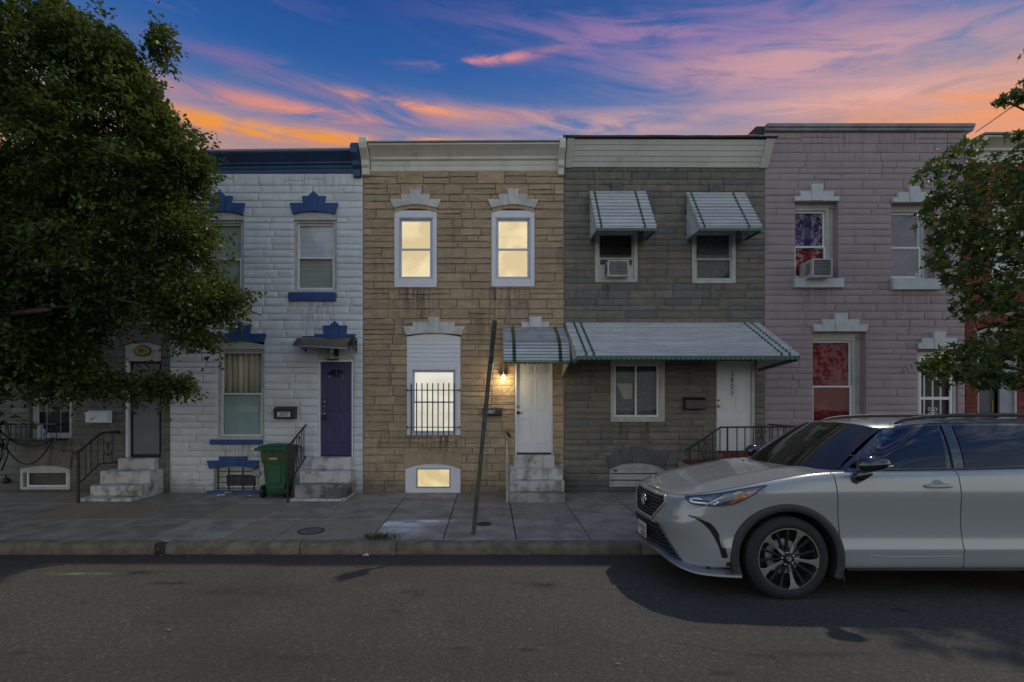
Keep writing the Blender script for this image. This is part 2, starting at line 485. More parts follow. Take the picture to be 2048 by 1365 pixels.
M_BARK = M('grey_bark', (0.075, 0.060, 0.048), (0.045, 0.036, 0.030), 8.0, 0.95, 0.8, 26, stretch=(1, 1, 0.3), dist=0.02)
G_CLEAR = glass('window_glass', 0.014)
G_LIT = glass('lit_window_glass', 0.05)
G_MIRROR = glass('reflective_window_glass', 0.045)
M_ROOM = M('dark_interior', (0.025, 0.024, 0.024), None, rough=0.95)
M_LITROOM = emit('lit_room_glow', (0.80, 0.62, 0.32), 0.74, (1.0, 0.83, 0.48), 1.6)  # glowing panel for the lit room; noise paints cloud reflections into it
M_LITROOM2 = emit('lit_pale_glow', (0.82, 0.77, 0.63), 0.68, (0.96, 0.93, 0.82), 1.8)
M_BLIND = M('pale_blind', (0.62, 0.68, 0.70), (0.52, 0.57, 0.59), 2.5, 0.8, 0.3, 8, stretch=(0.2, 1, 12))
M_BLIND_G = M('green_grey_blind', (0.40, 0.46, 0.39), (0.33, 0.38, 0.32), 2.5, 0.8, 0.3, 8, stretch=(0.2, 1, 12))
M_CURT = M('beige_curtain', (0.66, 0.61, 0.44), (0.40, 0.37, 0.26), 5.0, 0.85, 0.2, 20, stretch=(2.2, 1, 0.08))
M_SHADE = M('teal_roller_shade', (0.36, 0.48, 0.46), (0.31, 0.42, 0.40), 2.0, 0.8)
M_RED = M('red_curtain_reflections', (0.20, 0.004, 0.013), (0.28, 0.05, 0.045), 3.4, 0.8, 0.2, 12, stretch=(1.3, 1, 0.8), mlo=0.55, mhi=0.63)  # red cloth; paler patches paint tree reflections into the colour
M_LACE = M('blue_lace_curtain', (0.105, 0.115, 0.135), (0.06, 0.066, 0.08), 9.0, 0.9, stretch=(2, 1, 2))

def drips(m, marks, base_z=None, base_col=(0.06, 0.055, 0.05), base_k=0.5):
    """run-off stains below sills and grime along the foot of a wall, in the house's own coordinates
    marks: (x, top, bottom, half width, colour, strength)"""
    k = NT(m.node_tree); bs = m.node_tree.nodes['Principled BSDF']
    v = k.n('ShaderNodeTexCoord').outputs['Object']
    sx = k.n('ShaderNodeSeparateXYZ'); k.l.new(v, sx.inputs[0])
    X_, Z_ = sx.outputs[0], sx.outputs[2]
    col = bs.inputs['Base Color'].links[0].from_socket
    mp = k.n('ShaderNodeMapping'); mp.inputs['Scale'].default_value = (16, 16, 1.1); k.l.new(v, mp.inputs[0])
    thread = k.smooth(k.noise(mp.outputs[0], 1.0, 5, 0.6), 0.40, 0.66)
    for (x, zt, zb, w, c, kk) in marks:
        q = k.math('EXPONENT', k.math('MULTIPLY', k.math('POWER', k.math('DIVIDE', k.math('SUBTRACT', X_, x), w), 4.0), -1.0))
        fall = k.math('MULTIPLY', k.smooth(Z_, zb, zb + (zt - zb) * 0.9), k.math('LESS_THAN', Z_, zt + 0.02))
        col = k.mix(k.math('MULTIPLY', k.math('MULTIPLY', q, fall), k.math('MULTIPLY', thread, kk), clamp=True), col, c)
    if base_z is not None:
        n_ = k.noise(v, 2.2, 6, 0.65)
        h_ = k.math('ADD', Z_, k.math('MULTIPLY', k.math('SUBTRACT', n_, 0.5), 0.9))
        col = k.mix(k.math('MULTIPLY', k.math('SUBTRACT', 1.0, k.smooth(h_, base_z * 0.1, base_z)), base_k), col, base_col)
    k.put(bs.inputs['Base Color'], col)
DK = (0.055, 0.045, 0.035)
def lx(px, a, b_): return fx(px) - fx((a + b_) / 2)
def lz(py): return fz(py) - 0.10
drips(M_STONE_TAN, [(lx(831, 727, 1128), lz(578), lz(660), 0.44, DK, 0.75), (lx(1010, 727, 1128), lz(576), lz(668), 0.45, DK, 0.75), (lx(868, 727, 1128), lz(873), lz(925), 0.5, DK, 0.8), (lx(1018, 727, 1128), lz(338), lz(378), 0.05, DK, 0.9), (lx(960, 727, 1128), lz(625), lz(700), 0.25, (0.10, 0.075, 0.05), 0.6), (lx(770, 727, 1128), lz(860), lz(930), 0.35, DK, 0.45)], 0.45, (0.075, 0.062, 0.045), 0.55)
RUST = (0.10, 0.055, 0.025)
drips(M_STONE_GREY, [(lx(1242, 1128, 1530), lz(846), lz(920), 0.06, (0.04, 0.035, 0.03), 0.9), (lx(1285, 1128, 1530), lz(846), lz(910), 0.20, RUST, 0.8), (lx(1212, 1128, 1530), lz(566), lz(625), 0.08, DK, 0.9), (lx(1425, 1128, 1530), lz(568), lz(640), 0.35, DK, 0.5), (lx(1330, 1128, 1530), lz(335), lz(420), 1.9, DK, 0.35)], 0.5, (0.075, 0.066, 0.052), 0.5)
drips(M_STONE_WHITE, [(lx(630, 340, 726), lz(604), lz(690), 0.42, (0.22, 0.22, 0.22), 0.6), (lx(480, 340, 726), lz(890), lz(930), 0.5, (0.20, 0.20, 0.20), 0.7), (lx(600, 340, 726), lz(352), lz(410), 1.6, (0.30, 0.30, 0.30), 0.4)], 0.42, (0.20, 0.195, 0.185), 0.6)
drips(M_STONE_PINK, [(lx(1634, 1530, 1930), lz(578), lz(650), 0.42, (0.15, 0.115, 0.12), 0.55), (lx(1828, 1530, 1930), lz(582), lz(660), 0.42, (0.15, 0.115, 0.12), 0.55), (lx(1720, 1530, 1930), lz(266), lz(350), 1.9, (0.17, 0.13, 0.135), 0.4)], 0.5, (0.14, 0.11, 0.11), 0.5)
drips(M_STONE_DARK, [(lx(100, -60, 340), lz(880), lz(930), 0.5, DK, 0.6)], 0.5, (0.07, 0.062, 0.05), 0.5)

# ================================================================== GROUND
def side_z(Y): return 0.13 - 0.027 * (YF - Y)
def road_z(Y): return 0.0 if Y < 5.0 else -0.115 * ((Y - 5.0) / 1.72) ** 1.5
def kindof(o, k):
    o['kind'] = k
    return o

# asphalt: aggregate, worn patches, stains
def asphalt():
    m = bpy.data.materials.new('asphalt'); m.use_nodes = True
    k = NT(m.node_tree); bs = m.node_tree.nodes['Principled BSDF']
    v = k.n('ShaderNodeTexCoord').outputs['Object']
    vo = k.n('ShaderNodeTexVoronoi'); vo.inputs['Scale'].default_value = 52.0
    k.l.new(v, vo.inputs['Vector'])
    sp_ = k.n('ShaderNodeSeparateColor'); k.l.new(vo.outputs['Color'], sp_.inputs[0])
    col = k.ramp(sp_.outputs[0], [(0.0, (0.038, 0.034, 0.027)), (0.5, (0.070, 0.063, 0.049)), (0.82, (0.098, 0.088, 0.069)), (0.97, (0.140, 0.130, 0.108)), (1.0, (0.24, 0.225, 0.19))])
    fine = k.noise(v, 110, 3, 0.6)
    col = k.mix(0.55, col, k.ramp(fine, [(0.3, (0.036, 0.033, 0.027)), (0.7, (0.100, 0.092, 0.075))]))
    big = k.smooth(k.noise(v, 0.7, 5, 0.6, 0.4), 0.40, 0.66)
    col = k.mix(k.math('MULTIPLY', big, 0.45), col, (0.040, 0.037, 0.036))
    mp = k.n('ShaderNodeMapping'); mp.inputs['Scale'].default_value = (0.9, 2.4, 1); k.l.new(v, mp.inputs[0])
    spots = k.smooth(k.noise(mp.outputs[0], 1.7, 3, 0.45), 0.66, 0.74)
    col = k.mix(k.math('MULTIPLY', spots, 0.65), col, (0.014, 0.013, 0.013))
    pale = k.smooth(k.noise(mp.outputs[0], 2.1, 5, 0.6, 0.3), 0.70, 0.76)
    col = k.mix(k.math('MULTIPLY', pale, 0.28), col, (0.17, 0.16, 0.145))
    # single stains, scrapes and fine cracks where they lie on the road
    sy = k.n('ShaderNodeSeparateXYZ'); k.l.new(v, sy.inputs[0])
    ragged = k.smooth(k.noise(v, 6.0, 6, 0.65), 0.34, 0.60)
    for (x_, y_, rx_, ry_, kk, cc) in ((-4.40, 5.68, 0.34, 0.045, 1.0, (0.26, 0.245, 0.20)), (-4.02, 5.72, 0.30, 0.11, 0.9, (0.016, 0.015, 0.014)), (-3.30, 5.33, 0.22, 0.05, 0.9, (0.013, 0.013, 0.013)),
            (-5.35, 5.35, 0.35, 0.04, 0.7, (0.013, 0.013, 0.013)), (0.55, 5.25, 0.13, 0.10, 0.9, (0.014, 0.013, 0.012)), (-0.75, 5.0, 0.10, 0.12, 0.8, (0.016, 0.015, 0.014)), (-0.9, 5.55, 0.5, 0.12, 0.6, (0.075, 0.05, 0.032)),
            (-2.5, 5.05, 0.6, 0.10, 0.5, (0.02, 0.019, 0.018)), (0.9, 5.9, 0.8, 0.10, 0.5, (0.085, 0.07, 0.045)), (-5.8, 4.9, 0.5, 0.05, 0.6, (0.018, 0.017, 0.016)), (-1.4, 3.7, 0.30, 0.05, 0.4, (0.02, 0.019, 0.018)), (2.4, 3.75, 0.5, 0.06, 0.5, (0.02, 0.019, 0.018)), (-3.6, 5.9, 1.6, 0.07, 0.5, (0.085, 0.07, 0.045))):
        r_ = k.math('ADD', k.math('POWER', k.math('DIVIDE', k.math('SUBTRACT', sy.outputs[0], x_), rx_), 2.0), k.math('POWER', k.math('DIVIDE', k.math('SUBTRACT', sy.outputs[1], y_), ry_), 2.0))
        q_ = k.math('MULTIPLY', k.math('EXPONENT', k.math('MULTIPLY', r_, -1.0)), kk * 1.4, clamp=True)
        col = k.mix(k.math('MULTIPLY', q_, ragged), col, cc)
    wv = k.n('ShaderNodeMapping'); wv.inputs['Scale'].default_value = (0.35, 0.62, 1); k.l.new(v, wv.inputs[0])
    jit = k.n('ShaderNodeMix', data_type='VECTOR'); jit.inputs[0].default_value = 0.16
    nzc = k.n('ShaderNodeTexNoise'); nzc.inputs['Scale'].default_value = 2.2; nzc.inputs['Detail'].default_value = 6; k.l.new(v, nzc.inputs['Vector'])
    k.l.new(wv.outputs[0], jit.inputs[4]); k.l.new(nzc.outputs['Color'], jit.inputs[5])
    ve = k.n('ShaderNodeTexVoronoi', feature='DISTANCE_TO_EDGE'); ve.inputs['Scale'].default_value = 1.3; k.l.new(jit.outputs[1], ve.inputs['Vector'])
    crack = k.math('SUBTRACT', 1.0, k.smooth(ve.outputs['Distance'], 0.002, 0.010))
    brk = k.smooth(k.noise(v, 0.8, 3), 0.50, 0.62)
    col = k.mix(k.math('MULTIPLY', k.math('MULTIPLY', crack, brk), 0.55), col, (0.012, 0.011, 0.010))
    # tyre-worn lane, slightly polished and darker
    lane = k.math('EXPONENT', k.math('MULTIPLY', k.math('POWER', k.math('DIVIDE', k.math('SUBTRACT', k.math('ADD', sy.outputs[1], k.math('MULTIPLY', k.noise(v, 0.4, 2), 0.4)), 3.7), 0.42), 2.0), -1.0))
    col = k.mix(k.math('MULTIPLY', lane, 0.22), col, (0.030, 0.028, 0.025))
    # dirt towards the gutter
    sx = k.n('ShaderNodeSeparateXYZ'); k.l.new(v, sx.inputs[0])
    gut = k.math('ADD', sx.outputs[1], k.math('MULTIPLY', k.math('SUBTRACT', k.noise(v, 3, 5), 0.5), 0.8))
    col = k.mix(k.math('MULTIPLY', k.smooth(gut, 5.6, 6.6), 0.35), col, (0.062, 0.048, 0.036))
    k.put(bs.inputs['Base Color'], col)
    bs.inputs['Roughness'].default_value = 0.85
    bs.inputs['Specular IOR Level'].default_value = 0.35
    b = k.n('ShaderNodeBump'); b.inputs['Strength'].default_value = 0.9; b.inputs['Distance'].default_value = 0.006
    k.put(b.inputs['Height'], k.math('ADD', vo.outputs['Distance'], fine))
    k.l.new(b.outputs[0], bs.inputs['Normal'])
    return m
M_ASPH = asphalt()
M_EARTH = M('bare_earth', (0.10, 0.085, 0.06), (0.07, 0.06, 0.045), 0.6, 0.95, 0.4, 8)

b = MB(); b.quad((-400, -400, -0.35), (400, -400, -0.35), (400, 400, -0.35), (-400, 400, -0.35))
kindof(b.build('ground', M_EARTH, recalc=False), 'structure')

b = MB()
ys = [-60, -10, 2, 4, 5.0, 5.3, 5.6, 5.9, 6.2, 6.5, 6.725]
xs_ = [-90, -12, -6, 0, 6, 12, 90]
b.grid([[(x, y, road_z(y)) for x in xs_] for y in ys])
kindof(b.build('road', M_ASPH, smooth=True, recalc=False), 'structure')

# kerb stones
kerb = MB()
kerb.box(-90, 90, 6.76, 6.93, -0.34, side_z(6.9) - 0.03)
kerb = kindof(kerb.build('kerb', M_CONC_J), 'structure')
def rough_box(x0, x1, y0, y1, z0, z1, zb=0.0, amp=0.008, seed=0.0, nx=8, rnd=0.02):
    """a long stone with a worn, wavy front arris; zb: fall of the top towards the front"""
    mb = MB()
    rows = []
    prof = [(y1, z1 - 0.10), (y1, z1), (y0 + rnd * 1.6, z1 - zb), (y0 + rnd * 0.4, z1 - zb - rnd * 0.5), (y0, z1 - zb - rnd * 1.6), (y0 - 0.004, (z0 + z1) / 2), (y0, z0)]
    for i in range(nx + 1):
        x = x0 + (x1 - x0) * i / nx
        row = []
        for j, (y, z) in enumerate(prof):
            w = 0 if j in (0, 6) else 1
            n_ = noise.noise(Vector((x * 2.7, j * 1.3, seed)))
            row.append((x, y + w * amp * n_, z + w * amp * 0.8 * noise.noise(Vector((x * 3.1, j * 1.7, seed + 9)))))
        rows.append(row)
    mb.grid(rows)
    for e in (rows[0], rows[-1]):
        mb.add(e, [tuple(range(len(e)))])
    return mb
kx = [-16, -13.2, -10.3, -7.4, -4.27, -2.50, -1.23, 1.98, 4.9, 7.8, 10.7, 13.6, 16.5]
for i in range(len(kx) - 1):
    a0, a1 = kx[i] + 0.006, kx[i + 1] - 0.006
    if i == 3: a1 -= 0.14                           # broken corner beside the joint
    o = rough_box(a0, a1, 6.725, 6.885, -0.16, side_z(6.9) + random.uniform(-0.006, 0.006), 0.012, 0.009, i * 3.3, 14, 0.03).build('kerb_stone', M_KERB, kerb, smooth=True, sharp=50)
for i in range(3):
    x = -4.39 + i * 0.05; s = 0.022 + 0.008 * i
    mb = MB(); mb.lathe((x, 6.78 + 0.02 * i, -0.05 - 0.02 * i), (0.2, 0.1, 1), [(-s, 0.004), (-s * 0.6, s * 1.1), (s * 0.3, s * 1.3), (s, 0.004)], 7)
    mb.build('kerb_fragment', M_KERB, kerb)

# sidewalk slabs
sw = MB()
sw.quad((-90, 6.93, side_z(6.93) - 0.034), (90, 6.93, side_z(6.93) - 0.034), (90, YF + 0.3, side_z(YF + 0.3) - 0.034), (-90, YF + 0.3, side_z(YF + 0.3) - 0.034))
sw = kindof(sw.build('sidewalk', M_CONC_J, recalc=False), 'structure')
jx = [-16, -14.5, -13, -11.5, -10.4, -9.4, -8.4, -7.45, -6.5, -5.5, -4.64, -3.63, -2.93, -1.62, -0.636, 0.358, 1.364, 2.39, 3.4, 4.4, 5.4, 6.4, 7.4, 8.4, 9.4, 10.4, 11.9, 13.4, 15]
rowsY = [6.893, 8.02, 9.20, YF + 0.05]
M_CONC_W = M('chalk_stained_concrete', (0.36, 0.315, 0.25), (0.22, 0.193, 0.157), 2.6, 0.92, 0.7, 70, detail=10, dist=0.006)
def chalk(m, spots):
    """white plaster dust spilled on the slabs, in the slab's own coordinates"""
    k = NT(m.node_tree); bs = m.node_tree.nodes['Principled BSDF']
    v = k.n('ShaderNodeTexCoord').outputs['Object']
    sx = k.n('ShaderNodeSeparateXYZ'); k.l.new(v, sx.inputs[0])
    old = bs.inputs['Base Color'].links[0].from_socket
    f = None
    for (x, y, rx, ry, kk) in spots:
        r_ = k.math('ADD', k.math('POWER', k.math('DIVIDE', k.math('SUBTRACT', sx.outputs[0], x), rx), 2.0),
                    k.math('POWER', k.math('DIVIDE', k.math('SUBTRACT', sx.outputs[1], y), ry), 2.0))
        q = k.math('MULTIPLY', k.math('EXPONENT', k.math('MULTIPLY', r_, -1.0)), kk)
        f = q if f is None else k.math('MAXIMUM', f, q)
    nz = k.smooth(k.noise(v, 5.0, 8, 0.7, 0.6), 0.30, 0.58)
    k.put(bs.inputs['Base Color'], k.mix(k.math('MULTIPLY', f, nz, clamp=True), old, (0.80, 0.78, 0.74)))
chalk(M_CONC_W, [(-1.38, 7.72, 0.42, 0.16, 1.5), (-0.95, 7.92, 0.28, 0.10, 1.3), (-1.95, 7.06, 0.50, 0.14, 1.6), (-1.3, 7.4, 0.4, 0.25, 0.7)])
M_CONC_R = M('reddish_new_concrete', (0.34, 0.26, 0.185), (0.26, 0.20, 0.145), 2.6, 0.92, 0.45, 110, dist=0.006)
chalk(M_CONC_R, [(-1.95, 7.06, 0.50, 0.14, 1.6)])
for i in range(len(jx) - 1):
    for j in range(3):
        x0, x1 = jx[i] + 0.007, jx[i + 1] - 0.007
        y0, y1 = rowsY[j] + (0.007 if j else 0.003), rowsY[j + 1] - 0.007
        if jx[i] == -2.93 and j > 0: x0 = -2.62 + 0.007
        if jx[i + 1] == -2.93 and j > 0: x1 = -2.62 - 0.007
        dz = random.uniform(-0.004, 0.004); tx = random.uniform(-0.003, 0.003)
        mb = MB()
        c = 0.008
        def P(x, y, d): return (x, y, side_z(y) + dz + tx * (x - x0) - d)
        o_ = [P(x0, y0, c), P(x1, y0, c), P(x1, y1, c), P(x0, y1, c)]
        t_ = [P(x0 + c, y0 + c, 0), P(x1 - c, y0 + c, 0), P(x1 - c, y1 - c, 0), P(x0 + c, y1 - c, 0)]
        l_ = [P(x0, y0, 0.05), P(x1, y0, 0.05), P(x1, y1, 0.05), P(x0, y1, 0.05)]
        mb.add(o_ + t_ + l_, [(4, 5, 6, 7)] + [(q, (q + 1) % 4, 4 + (q + 1) % 4, 4 + q) for q in range(4)] + [(8 + q, 8 + (q + 1) % 4, (q + 1) % 4, q) for q in range(4)])
        mb.build('slab', M_CONC_R if (j == 0 and -2.7 < x0 < -2.0) else M_CONC_W if (j == 0 and -2 < x0 < 0) else M_CONC, sw)

# ================================================================== HOUSE KIT
SDEP = 0.034
def stone_mesh(house, x0, x1, z0, z1, mat, style, y=YF):
    w, h = x1 - x0, z1 - z0
    g_ = 0.0035; c = min(0.011, w * 0.2, h * 0.2)
    nx = 7 if w > 0.25 else 4
    nz = 4
    X = [x0 + g_] + [x0 + g_ + c + (w - 2 * g_ - 2 * c) * i / (nx - 1) for i in range(nx)] + [x1 - g_]
    Z = [z0 + g_] + [z0 + g_ + c + (h - 2 * g_ - 2 * c) * i / (nz - 1) for i in range(nz)] + [z1 - g_]
    sd = random.uniform(0, 99); s1 = random.uniform(-1, 1); s2 = random.uniform(-1, 1)
    zr = random.uniform(0.3, 0.7)
    rows = []
    for j, z in enumerate(Z):
        row = []
        for i, x in enumerate(X):
            if i in (0, len(X) - 1) or j in (0, len(Z) - 1): d = 0.0
            else:
                u = (x - x0) / w - 0.5; t = (z - z0) / h - 0.5
                n_ = noise.noise(Vector((x * 5.0 + sd, z * 11.0, sd)))
                n2_ = noise.noise(Vector((x * 13.0 + sd, z * 26.0, sd + 5)))
                if style == 'rough':
                    d = 0.016 + 0.011 * n_ + 0.010 * n2_ + 0.006 * s1 * u * 2 + 0.006 * s2 * t * 2
                elif style == 'wedge':
                    rz_ = zr + 0.30 * noise.noise(Vector((x * 4.2 + sd, 0.3, sd))) - 0.35 * s1 * u
                    e = max(0.0, 1.0 - abs((t + 0.5) - rz_) * 2.6) * (0.55 + 0.75 * noise.noise(Vector((x * 3.0, sd, 2.0))))
                    d = 0.007 + 0.020 * max(0.0, e) + 0.008 * n_ + 0.005 * n2_ + 0.005 * s2 * u
                else:
                    rz_ = zr + 0.25 * noise.noise(Vector((x * 6.0 + sd, 0.3, sd)))
                    e = max(0.0, 1.0 - abs((t + 0.5) - rz_) * 3.0) * (0.6 + 0.8 * noise.noise(Vector((x * 5.0, sd, 2.0))))
                    d = 0.010 + 0.016 * max(0.0, e) + 0.008 * n_ + 0.008 * n2_
                d = max(0.002, min(SDEP, d * (0.95 if style == 'rough' else 0.55 if mat is M_STONE_PINK else 0.74)))
            row.append((x, y - d, z))
        rows.append(row)
    mb = MB(); mb.grid(rows)
    return mb.build('stone', mat, house, recalc=False, smooth=style != 'rough')

def stones(house, x0, x1, z0, z1, ops, mat, hr, lr, style, big_above=None):
    z = z0; n_made = 0
    while z < z1 - 0.02:
        h = random.uniform(*hr)
        if big_above and z > big_above: h *= 1.6
        if z1 - (z + h) < hr[0] * 0.7: h = z1 - z
        za, zb = z, z + h
        xs = sorted({x0, x1} | {min(max(o[k], x0), x1) for o in ops for k in (0, 1) if o[2] < zb and o[3] > za})
        spans = []
        for a, b_ in zip(xs[:-1], xs[1:]):
            if b_ - a < 1e-4: continue
            mid = (a + b_) / 2
            free = [(za, zb)]
            for o in ops:
                if o[0] < mid < o[1]:
                    nf = []
                    for fa, fb in free:
                        if o[3] <= fa or o[2] >= fb: nf.append((fa, fb)); continue
                        if o[2] - fa > 0.03: nf.append((fa, o[2]))
                        if fb - o[3] > 0.03: nf.append((o[3], fb))
                    free = nf
            key = tuple((round(p, 3), round(q, 3)) for p, q in free)
            if spans and spans[-1][2] == key: spans[-1][1] = b_
            else: spans.append([a, b_, key])
        for a, b_, key in spans:
            for fa, fb in key:
                x = a
                while x < b_ - 1e-4:
                    l = random.uniform(*lr)
                    if big_above and z > big_above: l *= 1.5
                    if random.random() < 0.12: l *= 0.45
                    if b_ - (x + l) < lr[0] * 0.5: l = b_ - x
                    if fb - fa > 0.19 and l > 0.3 and random.random() < 0.45:
                        zm = fa + (fb - fa) * random.uniform(0.4, 0.6)
                        stone_mesh(house, x, x + l, fa, zm, mat, style); stone_mesh(house, x, x + l, zm, fb, mat, style); n_made += 2
                    else:
                        stone_mesh(house, x, x + l, fa, fb, mat, style); n_made += 1
                    x += l
        z += h
    return n_made

def wall(house, x0, x1, z0, z1, ops, m_front, m_reveal, depth=0.16, roof_z=None, back=9.0):
    """masonry shell with real openings: front, reveals, gables, rear"""
    mb = MB()
    y = YF + 0.012
    xs = sorted({x0, x1} | {o[k] for o in ops for k in (0, 1)})
    zs = sorted({z0, z1} | {o[k] for o in ops for k in (2, 3)})
    for xa, xb in zip(xs[:-1], xs[1:]):
        for za, zb in zip(zs[:-1], zs[1:]):
            cx, cz = (xa + xb) / 2, (za + zb) / 2
            if any(o[0] < cx < o[1] and o[2] < cz < o[3] for o in ops): continue
            mb.quad((xa, y, za), (xb, y, za), (xb, y, zb), (xa, y, zb), 0)
    for o in ops:
        d = y + (o[4] if len(o) > 4 else depth)
        a, b_, c, e = o[:4]
        mb.quad((a, y, c), (a, d, c), (a, d, e), (a, y, e), 1)
        mb.quad((b_, d, c), (b_, y, c), (b_, y, e), (b_, d, e), 1)
        mb.quad((a, y, e), (a, d, e), (b_, d, e), (b_, y, e), 1)
        mb.quad((a, d, c), (a, y, c), (b_, y, c), (b_, d, c), 1)
        mb.quad((a, d, c), (b_, d, c), (b_, d, e), (a, d, e), 2)
    yb = YF + back
    e = 0.004
    mb.quad((x0 + e, yb, z0), (x0 + e, y, z0), (x0 + e, y, z1), (x0 + e, yb, z1), 0)
    mb.quad((x1 - e, y, z0), (x1 - e, yb, z0), (x1 - e, yb, z1), (x1 - e, y, z1), 0)
    mb.quad((x1, yb, z0), (x0, yb, z0), (x0, yb, z1), (x1, yb, z1), 0)
    mb.build('wall', [m_front, m_reveal, M_ROOM], house, recalc=False)
    rf = MB(); rz = (roof_z if roof_z is not None else z1) 
    rf.box(x0 + 0.01, x1 - 0.01, y + 0.02, yb, rz - 0.12, rz - 0.02)
    rf.build('roof', M_TAR, house)

def lintel(house, cx, b, t, yt, y_end, y_mid, mat, proud=0.058, peak=None, name='lintel_stone', both=True, x_left=None):
    hw = b[-1]
    def arc(x): return y_mid + (y_end - y_mid) * (x / hw) ** 2
    def P(x, y): return (fx(cx + x), fz(y))
    bt = [0.0] + list(b); tp = [0.0] + list(t)
    def side(i, yq):
        """x of boundary i at photo height yq"""
        xb, xt, yb, yy = bt[i], tp[i], arc(bt[i]), yt[i - 1]
        return xb + (xt - xb) * (yb - yq) / (yb - yy)
    for sgn in (1, -1):
        for i in range(1, len(bt)):
            if i == 1:
                if sgn < 0: continue
                k0 = b[0]
                poly = [(-k0, arc(k0)), (0, arc(0)), (k0, arc(k0)), (t[0], yt[0])]
                if peak is not None: poly.append((0, peak))
                poly.append((-t[0], yt[0]))
            else:
                y_i = yt[i - 1]
                xi = side(i - 1, y_i)
                poly = [(bt[i - 1], arc(bt[i - 1])), (bt[i], arc(bt[i])), (tp[i], y_i), (xi, y_i)]
                if sgn < 0: poly = [(-x, y) for x, y in reversed(poly)]
            pr = proud + (0.012 if i == 1 else random.uniform(-0.004, 0.004))
            mb = MB(); mb.prism_y([P(x, y) for x, y in poly], YF - pr, YF + 0.004)
            mb.build(name, mat, house, bevel=0.006)

def ring(mb, x0, x1, z0, z1, w, y0, y1, m=0, wt=None, wb=None):
    wt = w if wt is None else wt; wb = w if wb is None else wb
    mb.box(x0, x0 + w, y0, y1, z0, z1, m); mb.box(x1 - w, x1, y0, y1, z0, z1, m)
    mb.box(x0 + w, x1 - w, y0, y1, z1 - wt, z1, m); mb.box(x0 + w, x1 - w, y0, y1, z0, z0 + wb, m)
def rectpx(x0, y0, x1, y1, *more): return (fx(x0), fx(x1), fz(y1), fz(y0), *more)

def sash_window(house, r, y, fw=0.05, meet=0.5, trim=None, sash_m=None, pane_m=None, back=None, back2=None, sw=0.035, back_dy=0.10, fwt=None, fwb=None, back_name='blind', gap=0.0, name='window'):
    """double-hung window in the rectangle r, front of its frame at y"""
    x0, x1, z0, z1 = r[:4]
    trim = trim or M_OTRIM; sash_m = sash_m or trim; pane_m = pane_m or G_CLEAR
    mb = MB(); ring(mb, x0, x1, z0, z1, fw, y, y + 0.085, 0, fwt, fwb)
    win = mb.build(name, trim, house, bevel=0.004)
    xi0, xi1 = x0 + fw, x1 - fw
    zi0, zi1 = z0 + (fw if fwb is None else fwb), z1 - (fw if fwt is None else fwt)
    zm = zi0 + (zi1 - zi0) * meet
    for k, (za, zb, yy) in enumerate(((zm - 0.018, zi1, y + 0.045), (zi0, zm + 0.018, y + 0.016))):
        mb = MB(); ring(mb, xi0 + 0.001, xi1 - 0.001, za + 0.001, zb - 0.001, sw, yy, yy + 0.026)
        mb.build('sash', sash_m, win, bevel=0.003)
        mb = MB(); mb.box(xi0 + sw - 0.004, xi1 - sw + 0.004, yy + 0.010, yy + 0.014, za + sw - 0.004, zb - sw + 0.004)
        mb.build('pane', pane_m, win)
    if back is not None:
        bs_ = [(zi0, zi1, back)] if back2 is None else [(zi0, zm, back2), (zm, zi1, back)]
        for za, zb, mm in bs_:
            mb = MB(); mb.box(xi0 + 0.002, xi1 - 0.002, y + back_dy, y + back_dy + 0.012, za + 0.002, zb - 0.002)
            mb.build(back_name, mm, win)
    return win

def panel_door(house, r, y, mat, rows=((0.08, 0.44), (0.50, 0.90)), knob=None, name='door'):
    x0, x1, z0, z1 = r[:4]
    mb = MB(); mb.box(x0, x1, y, y + 0.045, z0, z1)
    w, h = x1 - x0, z1 - z0
    for a, b_ in rows:
        for c, d in ((0.14, 0.45), (0.55, 0.86)):
            xa, xb, za, zb = x0 + w * c, x0 + w * d, z0 + h * a, z0 + h * b_
            ring(mb, xa, xb, za, zb, 0.014, y - 0.008, y + 0.002)
            mb.box(xa + 0.034, xb - 0.034, y - 0.006, y + 0.002, za + 0.034, zb - 0.034)
    return mb.build(name, mat, house, bevel=0.004)

def text(body, size, c, mat, parent, name='number', rot=0.0, depth=0.003, y=None, sx=1.0, label=None, vertical=False):
    cu = bpy.data.curves.new('t', 'FONT')
    cu.body = body; cu.size = size; cu.align_x = 'CENTER'; cu.align_y = 'CENTER'; cu.extrude = depth
    cu.resolution_u = 3
    if vertical: cu.space_line = 0.82
    tmp = bpy.data.objects.new('t', cu); COL.objects.link(tmp)
    bpy.context.view_layer.update()
    me = bpy.data.meshes.new_from_object(tmp.evaluated_get(bpy.context.evaluated_depsgraph_get()))
    bpy.data.objects.remove(tmp)
    mw = Matrix.Translation(c) @ Matrix.Rotation(rot, 4, 'Y') @ Matrix.Rotation(R(90), 4, 'X') @ Matrix.Diagonal((sx, 1, 1, 1))
    me.transform(Matrix.Translation(-ORG[parent.name]) @ mw)
    me.materials.clear(); me.materials.append(mat); me.name = name
    o = bpy.data.objects.new(name, me); COL.objects.link(o); ORG[o.name] = ORG[parent.name]
    o.parent = parent
    return o

def house(label, x0, x1):
    return thing('rowhouse', label, 'house', (fx((x0 + x1) / 2), YF, 0.10), 'rowhouses of the terrace')

def cornice(h, prof, x0, x1, mat, dz=0.0, name='cornice'):
    mb = MB(); mb.prism_x(prof, x0, x1, 0, dz)
    return mb.build(name, mat, h, bevel=0.006)
def bracket(h, prof, x0, x1, mat, cap=True):
    mb = MB(); mb.prism_x(prof, x0, x1)
    return mb.build('cornice_bracket', mat, h, bevel=0.008)

